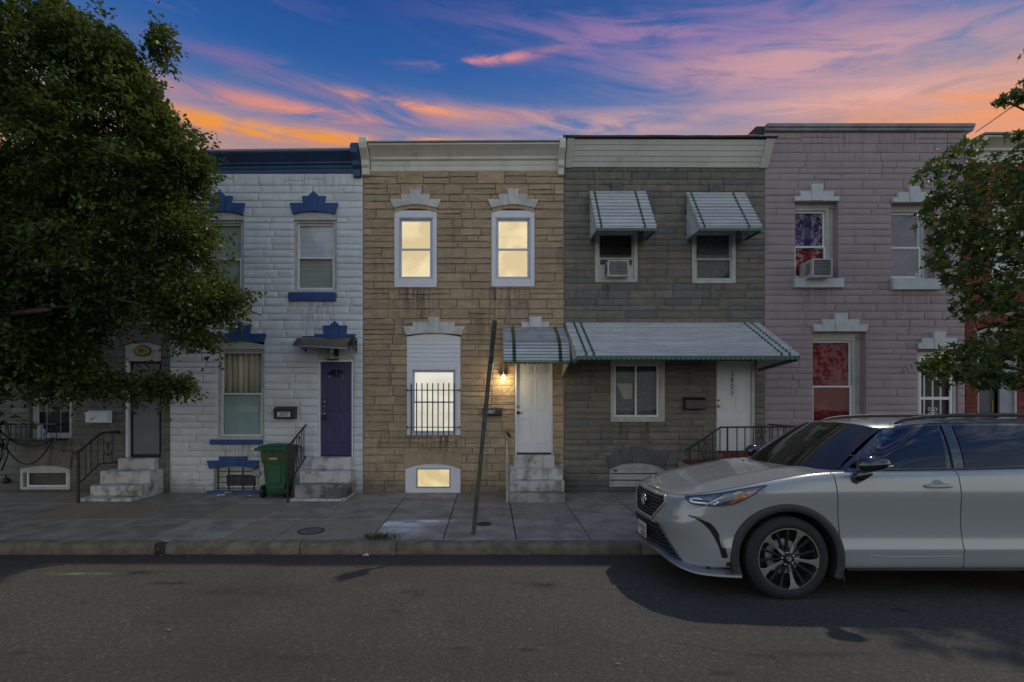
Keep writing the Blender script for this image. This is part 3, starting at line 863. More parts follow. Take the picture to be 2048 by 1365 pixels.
ZB = -0.02
def classic(zb, zt, out, y=YF):
    """moulded cornice profile between heights zb (on the wall) and zt (front edge)"""
    H = zt - zb
    P = [(0.0, 0.0), (0.05, 0.0), (0.05, 0.10), (0.075, 0.12), (0.075, 0.30), (0.11, 0.34), (0.14, 0.42), (0.145, 0.50), (0.30, 0.54), (0.32, 0.64), (0.42, 0.70), (0.62, 0.80), (0.90, 0.90), (1.0, 0.93), (1.0, 1.0), (0.0, 1.03)]
    return [(y + 0.02 - p * out, zb + q * H) for p, q in P]

# ------------------------------------------------------------------ 3811, grey stone, under the tree
h = house('grey stone rowhouse 3811 behind the big leafy tree, with anchor railing', -60, 340)
X0, X1 = fx(-60), fx(340)
ops = [rectpx(60, 716, 143, 877, 0.2), rectpx(252, 684, 322, 916, 0.14), rectpx(43, 931, 142, 979, 0.14), rectpx(30, 430, 110, 585, 0.2), rectpx(215, 430, 295, 585, 0.2)]
wall(h, X0, X1, ZB, 6.62, ops, M_MORTAR_GREY, M_STONE_DARK, roof_z=6.7)
n_st = [stones(h, X0, X1, ZB, 6.5, ops, M_STONE_DARK, (0.12, 0.19), (0.42, 0.75), 'wedge', 3.0)]
cornice(h, classic(6.48, 6.85, 0.28), X0, X1, M_CREAM)
lintel(h, 287, [8, 23, 37], [12, 33, 52], [650, 656, 664], 691, 684.5, M_STONE_DARK, 0.045)
lintel(h, 93, [9, 28, 49], [13, 36, 54], [897, 899, 903], 938, 931, M_STONE_DARK, 0.045)
w = sash_window(h, ops[0], YF + 0.06, 0.07, 0.5, M_OTRIM, back=M_ROOM, back_name='interior_backing')
mb = MB()
x0, x1, z0, z1 = ops[0][:4]
for q in (1 / 3, 2 / 3): mb.box(x0 + (x1 - x0) * q - 0.006, x0 + (x1 - x0) * q + 0.006, YF + 0.07, YF + 0.08, z0 + 0.07, z1 - 0.07)
for q in (0.18, 0.34, 0.66, 0.82): mb.box(x0 + 0.07, x1 - 0.07, YF + 0.068, YF + 0.078, z0 + (z1 - z0) * q - 0.005, z0 + (z1 - z0) * q + 0.005)
mb.build('muntin', M_COPING, w)
for k in (3, 4): sash_window(h, ops[k], YF + 0.06, 0.06, 0.5, M_OTRIM, back=M_BLIND_G)
# basement light with arched head
mb = MB()
x0, x1, z0, z1 = ops[2][:4]
ring(mb, x0, x1, z0, fz(940), 0.05, YF - 0.03, YF + 0.05)
arch = [(x1, fz(940)), (x1, fz(938))] + [(x0 + (x1 - x0) * (1 - i / 10), fz(938) + (fz(931) - fz(938)) * math.sin(math.pi * i / 10)) for i in range(1, 10)] + [(x0, fz(938)), (x0, fz(940))]
mb.prism_y(arch, YF - 0.032, YF + 0.05)
bw = mb.build('basement_window', M_OTRIM, h, bevel=0.004)
mb = MB(); ring(mb, x0 + 0.115, x1 - 0.06, z0 + 0.055, fz(943), 0.03, YF - 0.01, YF + 0.02); mb.build('sash', M_WTRIM, bw)
mb = MB(); mb.box(x0 + 0.14, x1 - 0.085, YF + 0.0, YF + 0.004, z0 + 0.08, fz(946)); mb.build('pane', G_CLEAR, bw)
mb = MB(); mb.box(x0 + 0.05, x1 - 0.05, YF + 0.055, YF + 0.065, z0 + 0.05, fz(941)); mb.build('blind', M('olive_board', (0.12, 0.105, 0.07), (0.085, 0.075, 0.05), 4, 0.8), bw)
# door, transom panel, plaque
M_STORM = M('grey_storm_door', (0.20, 0.20, 0.225), (0.165, 0.165, 0.185), 2.0, 0.45, 0.05, 40)
mb = MB(); x0, x1, z0, z1 = ops[1][:4]
mb.box(fx(258), fx(320), YF + 0.05, YF + 0.10, fz(914), fz(724))
df = mb.build('door_frame', M_BLACK, h)
mb = MB(); mb.box(fx(252.5), fx(257.5), YF - 0.02, YF + 0.09, fz(915), fz(724)); mb.build('door_jamb', M_WTRIM, h, bevel=0.003)
mb = MB(); mb.box(fx(265), fx(317), YF + 0.025, YF + 0.048, fz(909), fz(728)); d = mb.build('storm_door', M_STORM, h, bevel=0.004)
for yy in (815, 827):
    mb = MB(); mb.lathe((fx(269), YF + 0.02, fz(yy)), (0, -1, 0), [(0, 0.012), (0.02, 0.014), (0.03, 0.028), (0.05, 0.03), (0.06, 0.02), (0.062, 0.0)], 12)
    mb.build('handle', M_BLACK, d, smooth=True)
mb = MB()
arch = [(fx(252), fz(723)), (fx(322), fz(723)), (fx(322), fz(691))] + [(fx(322 - 7 * i), fz(691) + 0.065 * math.sin(math.pi * i / 10)) for i in range(1, 10)] + [(fx(252), fz(691))]
mb.prism_y(arch, YF - 0.02, YF + 0.06)
for k, yy in enumerate((701, 712)):
    mb.box(fx(253), fx(321), YF - 0.026, YF - 0.019, fz(yy + 0.6), fz(yy))
tp_ = mb.build('transom_panel', M_OTRIM, h, bevel=0.003)
pl = thing('number_plaque', 'oval black and gold plaque reading 3811 above the grey storm door', 'house number', (fx(287.5), YF - 0.03, fz(702.5)))
def oval(cx, cz, rx, rz, n=28): return [(cx + rx * math.cos(2 * math.pi * i / n), cz + rz * math.sin(2 * math.pi * i / n)) for i in range(n)]
mb = MB(); mb.prism_y(oval(fx(287.5), fz(702.5), 0.175, 0.108), YF - 0.042, YF - 0.027); mb.build('rim', M_IRON, pl, bevel=0.003)
mb = MB(); mb.prism_y(oval(fx(287.5), fz(702.5), 0.148, 0.083), YF - 0.047, YF - 0.040); mb.build('plate', M('gold_plate', (0.50, 0.34, 0.09), (0.42, 0.28, 0.07), 5, 0.4, metal=0.2), pl)
text('3811', 0.125, Vector((fx(287.5), YF - 0.049, fz(702.5))), M_IRON, pl, sx=0.8)

# ------------------------------------------------------------------ next house along, beyond the tree
h = house('plain buff stone rowhouse next to the grey stone house, beyond the tree', -460, -60)
X0, X1 = fx(-460), fx(-60.5)
ops = [rectpx(-400, 430, -318, 585, 0.2), rectpx(-210, 430, -128, 585, 0.2), rectpx(-340, 716, -250, 877, 0.2), rectpx(-160, 722, -90, 914, 0.16)]
wall(h, X0, X1, ZB, 6.55, ops, M_MORTAR_GREY, M_STONE_DARK, roof_z=6.6)
stones(h, X0, X1, ZB, 6.45, ops, M_STONE_DARK, (0.16, 0.24), (0.5, 0.9), 'wedge')
cornice(h, classic(6.42, 6.78, 0.28), X0, X1, M_CREAM)
for k in (0, 1, 2): sash_window(h, ops[k], YF + 0.06, 0.06, 0.5, M_OTRIM, back=M_BLIND_G)
panel_door(h, ops[3], YF + 0.06, M_BLUE)

# ------------------------------------------------------------------ 3809, white and blue
h = house('white painted stone rowhouse with blue cornice and blue lintels', 340, 726)
X0, X1 = fx(340), fx(726)
ops = [rectpx(400, 429, 487, 590, 0.2), rectpx(588, 432, 673, 584, 0.2), rectpx(435, 684, 528, 878, 0.2), rectpx(636, 692, 707, 915, 0.16), rectpx(428, 932, 520, 982, 0.2)]
wall(h, X0, X1, ZB, 6.52, ops, M_MORTAR_WHITE, M_STONE_WHITE, roof_z=6.62)
n_st.append(stones(h, X0, X1, ZB, 6.50, ops, M_STONE_WHITE, (0.11, 0.185), (0.38, 0.72), 'wedge'))
cornice(h, classic(6.45, 6.80, 0.29), X0, fx(708), M_BLUE_C, 0.045)
mb = MB(); mb.prism_x([(YF - 0.28, 6.80), (YF - 0.28, 6.835), (YF + 0.4, 6.87), (YF + 0.4, 6.80)], X0, fx(706), 0, 0.045); mb.build('roof_edge', M_COPING, h)
bracket(h, [(YF + 0.01, 6.41), (YF - 0.08, 6.41), (YF - 0.10, 6.55), (YF - 0.17, 6.60), (YF - 0.19, 6.68), (YF - 0.31, 6.78), (YF - 0.33, 6.90), (YF - 0.26, 6.99), (YF - 0.1, 7.0), (YF + 0.01, 6.95)], fx(708) + 0.002, fx(726) - 0.03, M_BLUE_C)
lintel(h, 443.5, [7, 18, 30, 42], [10, 23.5, 36, 48], [394, 394, 408, 408], 430, 425, M_BLUE, peak=384)
lintel(h, 629, [7, 18, 30, 42], [10, 23.5, 36, 48], [394, 394, 408, 408], 430, 425, M_BLUE, peak=384)
lintel(h, 481, [8, 19, 34, 48], [10, 22, 37, 53], [652, 652, 668, 668], 686, 682, M_BLUE, peak=643)
lintel(h, 671, [8, 20, 36], [10, 24, 41], [652, 652, 669], 692, 688, M_BLUE, peak=643)
lintel(h, 468, [10, 26, 47], [12, 28, 52], [913, 913, 921], 938, 932, M_BLUE)
def head_panel(h_, r, y_end, y_mid, y_low, mat, y0=YF - 0.012, y1=YF + 0.07):
    x0_, x1_ = r[0], r[1]
    n_ = 10
    pts = [(x0_, fz(y_low)), (x1_, fz(y_low))] + [(x1_ + (x0_ - x1_) * i / n_, fz(y_end) + (fz(y_mid) - fz(y_end)) * (1 - (2 * i / n_ - 1) ** 2)) for i in range(n_ + 1)]
    mb_ = MB(); mb_.prism_y(pts, y0, y1); return mb_.build('window_head', mat, h_, bevel=0.003)
for k in (0, 1):
    r = ops[k]
    head_panel(h, r, 433, 426, 441, M_OTRIM)
    w = sash_window(h, (r[0], r[1], r[2], fz(440)), YF + 0.03, 0.055, 0.48, M_OTRIM, M_WTRIM, G_MIRROR if k else G_CLEAR, M_BLIND_G if k == 0 else M_BLIND, M_BLIND_G)
r = ops[2]
head_panel(h, r, 690, 684, 699, M_OTRIM)
w = sash_window(h, (r[0], r[1], r[2], fz(698)), YF + 0.03, 0.055, 0.5, M_OTRIM, M_WTRIM, G_CLEAR, None, sw=0.03)
mb = MB()
x0, x1 = r[0] + 0.06, r[1] - 0.06
rows = []
for z in (fz(788), fz(702)):
    rows.append([(x0 + (x1 - x0) * i / 48, YF + 0.145 + 0.018 * math.sin(i * 0.92) + 0.008 * math.sin(i * 2.3), z) for i in range(49)])
mb.grid(rows); mb.build('curtain_or_backing', M_CURT, w, smooth=True, recalc=False, solid=0.004)
mb = MB(); mb.box(x0, x1, YF + 0.12, YF + 0.125, fz(872), fz(786)); mb.build('roller_shade', M_SHADE, w)
mb = MB(); mb.box(x0, x1, YF + 0.175, YF + 0.185, fz(872), fz(700)); mb.build('interior_backing', M_CURT, w)
for (a, b_, c, d) in ((579, 673, 586, 603), (398, 489, 592, 608), (423, 527, 879, 889)):
    mb = MB(); mb.box(fx(a), fx(b_), YF - 0.075, YF + 0.03, fz(d), fz(c)); mb.build('window_sill', M_BLUE, h, bevel=0.008)
# basement opening
r = ops[4]
mb = MB(); mb.box(r[0], r[1], YF + 0.06, YF + 0.08, r[2], r[3]); bp = mb.build('basement_window', M_OTRIM, h)
mb = MB(); ring(mb, fx(448), fx(512), fz(975), fz(948), 0.02, YF + 0.045, YF + 0.065); mb.build('sash', M_WTRIM, bp)
mb = MB(); mb.box(fx(450), fx(510), YF + 0.05, YF + 0.054, fz(973), fz(950)); mb.build('pane', G_MIRROR, bp)
mb = MB(); mb.box(fx(450), fx(510), YF + 0.056, YF + 0.0595, fz(973), fz(950)); mb.build('interior_backing', M_LACE, bp)
mb = MB(); mb.box(fx(417), fx(521), YF - 0.06, YF + 0.03, fz(988), fz(981)); mb.build('window_sill', M_BLUE, h, bevel=0.006)
# door
M_PURPLE = M('dark_violet_paint', (0.040, 0.040, 0.135), (0.032, 0.032, 0.11), 2.0, 0.35, 0.04, 60)
r = ops[3]
mb = MB(); mb.box(fx(636.5), fx(640), YF - 0.01, YF + 0.12, fz(915), fz(724)); mb.box(fx(703.5), fx(706.5), YF - 0.01, YF + 0.12, fz(915), fz(724)); mb.box(fx(636.5), fx(706.5), YF - 0.012, YF + 0.12, fz(724), fz(720)); mb.build('door_frame', M_WTRIM, h, bevel=0.003)
d = panel_door(h, (fx(640), fx(703.5), fz(912), fz(724)), YF + 0.06, M_PURPLE, ((0.13, 0.39), (0.47, 0.79)))
mb = MB()
fan = [(fx(671.5) + 0.235 * math.cos(math.pi * i / 16), fz(755) + 0.205 * math.sin(math.pi * i / 16)) for i in range(17)]
fin = [(fx(671.5) + 0.19 * math.cos(math.pi * i / 16), fz(754.6) + 0.165 * math.sin(math.pi * i / 16)) for i in range(17)]
for i in range(16):
    mb.prism_y([fan[i], fan[i + 1], fin[i + 1], fin[i]], YF + 0.045, YF + 0.059)
for i in (4, 8, 12):
    a = math.pi * i / 16
    p, q = Vector((fx(671.5), YF + 0.052, fz(754))), Vector((fx(671.5) + 0.19 * math.cos(a), YF + 0.052, fz(754) + 0.165 * math.sin(a)))
    mb.tube([p, q], 0.006, 5)
mb.box(fx(671.5) - 0.235, fx(671.5) + 0.235, YF + 0.046, YF + 0.059, fz(757.5), fz(755))
mb.build('fanlight_frame', M_PURPLE, d)
mb = MB(); mb.prism_y(fin, YF + 0.054, YF + 0.0585); mb.build('fanlight_pane', M('dark_mirror_pane', (0.02, 0.022, 0.02), None, rough=0.05, spec=1.0), d)
for yy, rr in ((804, 0.032), (814, 0.026), (828, 0.034)):
    mb = MB(); mb.lathe((fx(648), YF + 0.059, fz(yy)), (0, -1, 0), [(0, rr), (0.012, rr), (0.02, rr * 0.6), (0.035, rr * 0.8), (0.048, rr * 0.7), (0.052, 0)], 14)
    mb.build('deadbolt' if yy < 820 else 'handle', M_BRASS if yy > 810 else M_STEEL, d, smooth=True)
mb = MB(); mb.box(fx(644.5), fx(651), YF + 0.02, YF + 0.058, fz(841), fz(831)); mb.build('key_box', M_BLACK, d, bevel=0.008)
mb = MB(); mb.box(fx(636), fx(707), YF - 0.012, YF + 0.1, fz(720), fz(692)); mb.build('transom_panel', M_OTRIM, h)

# ------------------------------------------------------------------ 3807, tan stone, lit
h = house('tan stone rowhouse with lit yellow windows and white trim', 727, 1128)
X0, X1 = fx(726.5), fx(1128)
ops = [rectpx(789, 419, 874, 575, 0.2), rectpx(983, 419, 1069, 574, 0.2), rectpx(814, 669, 921, 871, 0.2), rectpx(1030, 700, 1105, 909, 0.16), rectpx(811, 930, 921, 991, 0.2)]
wall(h, X0, X1, ZB, 6.62, ops, M_MORTAR_TAN, M_STONE_TAN, roof_z=6.85)
n_st.append(stones(h, X0, X1, ZB, 6.56, ops, M_STONE_TAN, (0.11, 0.22), (0.36, 0.70), 'rough'))
cornice(h, classic(6.50, 6.97, 0.30), fx(742), fx(1117), M_CREAM, 0.02)
mb = MB(); mb.prism_x([(YF - 0.31, 6.975), (YF - 0.31, 7.0), (YF + 0.4, 7.04), (YF + 0.4, 6.975)], fx(739), fx(1115), 0, 0.02); mb.build('roof_edge', M_COPING, h)
def big_bracket(x0, x1, lift=0.0):
    p = [(YF + 0.01, 6.44), (YF - 0.10, 6.44), (YF - 0.12, 6.56), (YF - 0.16, 6.60), (YF - 0.17, 6.70), (YF - 0.22, 6.76), (YF - 0.33, 6.86), (YF - 0.36, 6.96), (YF - 0.34, 7.05), (YF - 0.27, 7.11), (YF - 0.15, 7.10), (YF + 0.01, 7.02)]
    bracket(h, [(y, z + lift) for y, z in p], x0, x1, M_CREAM)
big_bracket(fx(727) - 0.01, fx(741))
big_bracket(fx(1115), fx(1128) - 0.012)
for cx in (831.5, 1026):
    lintel(h, cx, [8, 25, 43], [12, 29, 51], [380, 390.5, 400.5], 418, 411.5, M_CAST)
    mb = MB()
    for i in range(8):
        a, b_ = -1 + i / 4, -1 + (i + 1) / 4
        fa = lambda q: (fx(cx + 42 * q), fz(423 - 8.5 * (1 - q * q)))
        p, q = fa(a), fa(b_)
        mb.prism_y([(p[0] + 0.003, p[1] - 0.035), (q[0] - 0.003, q[1] - 0.035), (q[0] - 0.003, q[1] + 0.05), (p[0] + 0.003, p[1] + 0.05)], YF - 0.03, YF + 0.02)
    mb.build('brick_arch', M_STONE_TAN, h)
lintel(h, 868, [8, 22, 38, 55], [11.5, 26, 43, 61], [635, 645, 645, 654], 671, 667, M_CAST)
lintel(h, 1070, [10, 26], [13, 28], [635, 645], 662, 658, M_CAST)
lintel(h, 866, [12, 34, 56], [14, 38, 58], [902, 903, 905], 938, 927, M_STONE_TAN, 0.04)
for k in (0, 1):
    r = ops[k]
    mb = MB()
    x0, x1, z0, z1 = r[:4]
    mb.box(x0, x1, YF - 0.02, YF + 0.12, fz(436), fz(422)); mb.box(x0, x1, YF - 0.02, YF + 0.12, z0, fz(559))
    mb.box(x0, x0 + 0.085, YF - 0.018, YF + 0.12, fz(559), fz(436)); mb.box(x1 - 0.085, x1, YF - 0.018, YF + 0.12, fz(559), fz(436))
    mb.build('window_surround', M_WTRIM, h, bevel=0.004)
    sash_window(h, (x0 + 0.085, x1 - 0.085, fz(559), fz(436)), YF - 0.005, 0.018, 0.49, M_VSASH, M_VSASH, G_LIT, M_LITROOM, sw=0.038, back_dy=0.13, back_name='lit_room_glow')
r = ops[2]
x0, x1 = r[0], r[1]
sd_ = None
zz = [672, 680.5, 689, 697.5, 706, 714.5, 723, 731]
for i in range(len(zz) - 1):
    mb = MB()
    if i == 0:
        pts = [(x0, fz(zz[1])), (x1, fz(zz[1]))] + [(x1 + (x0 - x1) * q / 10, fz(674) + 0.055 * (1 - (2 * q / 10 - 1) ** 2)) for q in range(11)]
        mb.prism_y(pts, YF - 0.006, YF + 0.05)
    else:
        mb.prism_x([(YF + 0.03, fz(zz[i])), (YF + 0.002, fz(zz[i])), (YF - 0.012, fz(zz[i + 1]) + 0.006), (YF - 0.012, fz(zz[i + 1])), (YF + 0.03, fz(zz[i + 1]))], x0, x1)
    mb.build('siding_board', M_WTRIM, h)
mb = MB(); mb.box(x0, fx(824), YF - 0.022, YF + 0.12, fz(871), fz(731)); mb.box(fx(911), x1, YF - 0.022, YF + 0.12, fz(871), fz(731)); mb.box(fx(824), fx(911), YF - 0.022, YF + 0.12, fz(740), fz(731)); mb.box(fx(824), fx(911), YF - 0.022, YF + 0.12, fz(871), fz(867))
mb.build('window_surround', M_WTRIM, h, bevel=0.004)
sash_window(h, (fx(824), fx(911), fz(867), fz(740)), YF - 0.005, 0.016, 0.49, M_VSASH, M_VSASH, G_LIT, M_LITROOM2, sw=0.032, back_dy=0.13, back_name='lit_room_glow')
r = ops[4]
mb = MB()
def arched(x0_, x1_, zlow, y_end, y_mid, n_=12): return [(x0_, zlow), (x1_, zlow)] + [(x1_ + (x0_ - x1_) * i / n_, fz(y_end) + (fz(y_mid) - fz(y_end)) * (1 - (2 * i / n_ - 1) ** 2)) for i in range(n_ + 1)]
x0, x1 = r[0], r[1]
mb.prism_y(arched(x0, x1, fz(937), 936.9, 925.5), YF - 0.02, YF + 0.1)
mb.box(x0, fx(833), YF - 0.02, YF + 0.1, fz(990), fz(937)); mb.box(fx(901), x1, YF - 0.02, YF + 0.1, fz(990), fz(937)); mb.box(fx(833), fx(901), YF - 0.02, YF + 0.1, fz(990), fz(976))
bw = mb.build('basement_window', M_WTRIM, h)
mb = MB(); ring(mb, fx(833), fx(901), fz(976), fz(937), 0.022, YF - 0.026, YF + 0.03); mb.build('sash', M('grey_sash', (0.28, 0.30, 0.35), None, rough=0.4), bw)
mb = MB(); mb.box(fx(835), fx(899), YF + 0.0, YF + 0.004, fz(974), fz(939)); mb.build('pane', G_LIT, bw)
mb = MB(); mb.box(fx(834), fx(900), YF + 0.06, YF + 0.07, fz(975), fz(938)); mb.build('lit_room_glow', M_LITROOM, bw)
r = ops[3]
M_DOORW = M('white_door_paint', (0.80, 0.81, 0.82), (0.74, 0.75, 0.76), 2.0, 0.4, 0.03, 40)
mb = MB(); mb.box(fx(1030), fx(1033), YF - 0.02, YF + 0.1, fz(909), fz(702)); mb.box(fx(1103), fx(1105), YF - 0.02, YF + 0.1, fz(909), fz(702)); mb.build('door_frame', M_WTRIM, h)
d = panel_door(h, (fx(1033), fx(1103), fz(906), fz(714)), YF + 0.05, M_DOORW, ((0.09, 0.37), (0.44, 0.76), (0.82, 0.94)))
mb = MB(); mb.box(fx(1032), fx(1104), YF + 0.0, YF + 0.09, fz(909), fz(906.5)); mb.build('threshold_strip', M_BLACK, h)
mb = MB(); mb.lathe((fx(1037), YF + 0.05, fz(812)), (0, -1, 0), [(0, 0.034), (0.014, 0.034), (0.02, 0.02), (0.024, 0.0)], 16); mb.build('deadbolt', M_STEEL, d, smooth=True, sharp=30)
mb = MB(); mb.lathe((fx(1037), YF + 0.05, fz(826)), (0, -1, 0), [(0, 0.034), (0.012, 0.034), (0.016, 0.016), (0.045, 0.014), (0.048, 0)], 16); mb.tube([(fx(1037), YF + 0.0, fz(826)), (fx(1041), YF - 0.005, fz(826)), (fx(1046), YF + 0.0, fz(826.8))], 0.009, 7); mb.build('handle', M_BLACK, d, smooth=True, sharp=30)

# ------------------------------------------------------------------ 3805, grey brown stone, awnings
h = house('grey brown stone rowhouse with striped metal awnings and white siding fascia', 1128, 1530)
X0, X1 = fx(1128), fx(1529.5)
ops = [rectpx(1190, 459, 1275, 565, 0.2), rectpx(1384, 459, 1471, 567, 0.2), rectpx(1221, 721, 1329, 844, 0.2), rectpx(1432, 722, 1509, 905, 0.16), rectpx(1219, 926, 1327, 975, 0.14)]
wall(h, X0, X1, ZB, 6.72, ops, M_MORTAR_GREY, M_STONE_GREY, roof_z=7.0)
n_st.append(stones(h, X0, X1, ZB, 6.67, ops, M_STONE_GREY, (0.10, 0.17), (0.45, 0.80), 'scar'))
zz = [332, 322, 310, 297.5, 286, 275]
prof = lambda q: (YF - 0.03 - 0.27 * q, 6.62 + 0.42 * q)
for i in range(5):
    a, b_ = prof(i / 5), prof((i + 1) / 5)
    mb = MB(); mb.prism_x([(a[0] + 0.05, a[1]), (a[0] - 0.010, a[1]), (b_[0] + 0.002, b_[1] - 0.002), (b_[0] + 0.05, b_[1] - 0.002)], fx(1128) + 0.16, fx(1516), 0, -0.01)
    mb.build('siding_board', M_SIDING, h, bevel=0.002)
mb = MB(); mb.prism_x([(YF, 6.605), (YF - 0.05, 6.605), (YF - 0.325, 7.045), (YF, 7.045)], fx(1128) + 0.02, fx(1128) + 0.157); mb.build('corner_trim', M_SIDING, h)
mb = MB(); mb.prism_x([(YF, 6.60), (YF - 0.05, 6.60), (YF - 0.325, 7.035), (YF, 7.035)], fx(1516) + 0.002, fx(1533)); mb.build('corner_trim', M_SIDING, h)
mb = MB()
rows = []
for i in range(25):
    x = fx(1122) + (fx(1536) - fx(1122)) * i / 24
    n_ = 0.012 * noise.noise(Vector((x * 2.5, 1.2, 0)))
    rows.append([(x, YF + 0.5, 7.05), (x, YF + 0.5, 7.12), (x, YF - 0.33, 7.10 + n_), (x, YF - 0.36, 7.08 + n_), (x, YF - 0.36, 7.05 + n_), (x, YF - 0.30, 7.048)])
mb.grid(rows); mb.build('roof_edge', M_TAR, h, solid=0.005)
lintel(h, 1232, [8], [12], [367], 392, 392, M('blue_grey_keystone', (0.14, 0.142, 0.14), (0.11, 0.112, 0.11), 6, 0.9, 0.5, 40), 0.04)
M_KEYG = bpy.data.materials['blue_grey_keystone']
lintel(h, 1428, [8], [12], [369], 394, 394, M_KEYG, 0.04)
lintel(h, 1273, [9, 26, 42, 55], [12, 34, 50, 60], [893, 898, 904, 911], 938, 925, M_KEYG, 0.045)
for k in (0, 1):
    r = ops[k]
    w = sash_window(h, r, YF - 0.01, 0.075, 0.44, M_OTRIM, M_OTRIM, G_CLEAR, M_ROOM if k == 0 else M_LACE, None if k == 0 else M_LACE, sw=0.03, back_name='curtain_or_backing')  # first window: plain dark sheet stands for the unlit room, no cloth
    if k == 0:
        mb = MB(); mb.box(r[0] + 0.08, r[1] - 0.08, YF + 0.062, YF + 0.07, fz(536), fz(528)); mb.box(r[0] + 0.08, fx(1210), YF + 0.005, YF + 0.02, fz(559), fz(530)); mb.box(fx(1253), r[1] - 0.08, YF + 0.005, YF + 0.02, fz(559), fz(530)); mb.build('filler_panel', M_OTRIM, w)
r = ops[2]
mb = MB(); ring(mb, *r[:4], 0.075, YF - 0.02, YF + 0.07); w = mb.build('slider_window', M_OTRIM, h, bevel=0.004)
xm = fx(1272)
for xa, xb, yy in ((r[0] + 0.08, xm + 0.02, YF + 0.03), (xm - 0.02, r[1] - 0.12, YF + 0.0)):
    mb = MB(); ring(mb, xa, xb, r[2] + 0.10, r[3] - 0.08, 0.035, yy, yy + 0.026); mb.build('sash', M_WTRIM, w, bevel=0.003)
    mb = MB(); mb.box(xa + 0.03, xb - 0.03, yy + 0.01, yy + 0.014, r[2] + 0.13, r[3] - 0.11); mb.build('pane', G_CLEAR, w)
mb = MB(); mb.box(r[0] + 0.076, r[1] - 0.076, YF - 0.012, YF + 0.07, r[2] + 0.076, r[2] + 0.099); mb.box(r[1] - 0.118, r[1] - 0.076, YF - 0.01, YF + 0.06, r[2] + 0.1, r[3] - 0.076); mb.build('track', M_OTRIM, w)
mb = MB(); mb.box(r[0] + 0.076, r[1] - 0.076, YF + 0.12, YF + 0.13, r[2] + 0.08, r[3] - 0.08); mb.build('interior_backing', M_LACE, w)
mb = MB(); mb.prism_y([(fx(1236), fz(767)), (fx(1267), fz(767)), (fx(1267), fz(798)), (fx(1250), fz(799))], YF + 0.10, YF + 0.115); mb.build('curtain_or_backing', M('grey_curtain', (0.34, 0.33, 0.31), None, rough=0.9), w)
r = ops[3]
mb = MB(); mb.box(fx(1503), fx(1508.5), YF - 0.02, YF + 0.09, fz(904), fz(722)); mb.box(fx(1432), fx(1434), YF - 0.012, YF + 0.09, fz(904), fz(722)); mb.build('door_frame', M_OTRIM, h)
d = panel_door(h, (fx(1434), fx(1503), fz(902), fz(722)), YF + 0.03, M_DOORW, ((0.08, 0.36), (0.43, 0.79), (0.84, 0.97)))
mb = MB(); mb.box(fx(1433), fx(1505), YF - 0.03, YF + 0.09, fz(904.5), fz(902.2)); mb.build('threshold_strip', M_BLACK, h)
for yy, rr in ((801, 0.02), (813, 0.032)):
    mb = MB(); mb.lathe((fx(1437), YF + 0.03, fz(yy)), (0, -1, 0), [(0, rr), (0.012, rr), (0.018, rr * 0.5), (0.04, rr * 0.9), (0.055, rr * 0.7), (0.06, 0)], 14); mb.build('handle' if yy > 805 else 'deadbolt', M_BRASS, d, smooth=True)
np_ = MB(); np_.box(fx(1460.2), fx(1470.2), YF + 0.016, YF + 0.0215, fz(793), fz(741))
nplate = np_.build('number_strip', M_WTRIM, d)
for i, ch in enumerate('3805'):
    text(ch, 0.155, Vector((fx(1465.2), YF + 0.013, fz(748.4 + 12.4 * i))), M_BLACK, d, sx=0.85)
r = ops[4]
zz = [(975, 962), (961, 949), (948, 937)]
for a, b_ in zz:
    mb = MB(); mb.box(r[0] + 0.012, r[1] - 0.012, YF + 0.0, YF + 0.04, fz(a) + 0.01, fz(b_)); mb.build('hatch_board', M_OTRIM, h, bevel=0.004)
mb = MB(); mb.prism_y(arched(r[0] + 0.002, r[1] - 0.002, fz(936.6), 936, 926), YF - 0.008, YF + 0.05); mb.box(r[0] - 0.005, r[0] + 0.01, YF - 0.02, YF + 0.04, r[2] + 0.01, fz(937)); mb.box(r[1] - 0.01, r[1] + 0.005, YF - 0.02, YF + 0.04, r[2] + 0.01, fz(937)); hf = mb.build('hatch_frame', M_OTRIM, h)
mb = MB(); mb.box(fx(1227), fx(1234), YF - 0.02, YF + 0.0, fz(943), fz(940)); mb.build('hatch_hinge', M_BLACK, h, bevel=0.004)

# ------------------------------------------------------------------ 3803, pink
h = house('pink painted stone rowhouse with white lintels and red lower window', 1530, 1930)
X0, X1 = fx(1529.5), fx(1930)
ops = [rectpx(1590, 404, 1676, 558, 0.26), rectpx(1783, 407, 1869, 559, 0.26), rectpx(1626, 664, 1731, 872, 0.26), rectpx(1835, 699, 1915, 905, 0.2)]
wall(h, X0, X1, ZB, 7.33, ops, M_MORTAR_PINK, M_STONE_PINK, roof_z=7.3)
n_st.append(stones(h, X0, X1, ZB, 7.33, ops, M_STONE_PINK, (0.11, 0.18), (0.50, 0.90), 'wedge'))
mb = MB(); mb.prism_x([(YF + 0.3, 7.333), (YF - 0.05, 7.333), (YF - 0.065, 7.345), (YF - 0.065, 7.38), (YF - 0.10, 7.40), (YF - 0.10, 7.46), (YF + 0.3, 7.47)], X0 - 0.0, fx(1930) + 0.12); mb.build('coping', M_COPING, h, bevel=0.004)
mb = MB(); mb.prism_x([(YF + 0.3, 7.30), (YF + 0.02, 7.30), (YF + 0.02, 7.46), (YF + 0.4, 7.48)], X0 - 0.16, X0 - 0.006); mb.build('parapet_end', M_TAR, h)
lintel(h, 1631, [10, 31, 43], [12, 34, 45], [371, 385, 395], 404, 404, M_CAST_W)
lintel(h, 1826, [10, 31, 43], [12, 34, 45], [375, 387, 397], 407, 407, M_CAST_W)
lintel(h, 1678.5, [11, 34, 52], [13, 38, 55], [628, 640, 650], 664, 664, M_CAST_W)
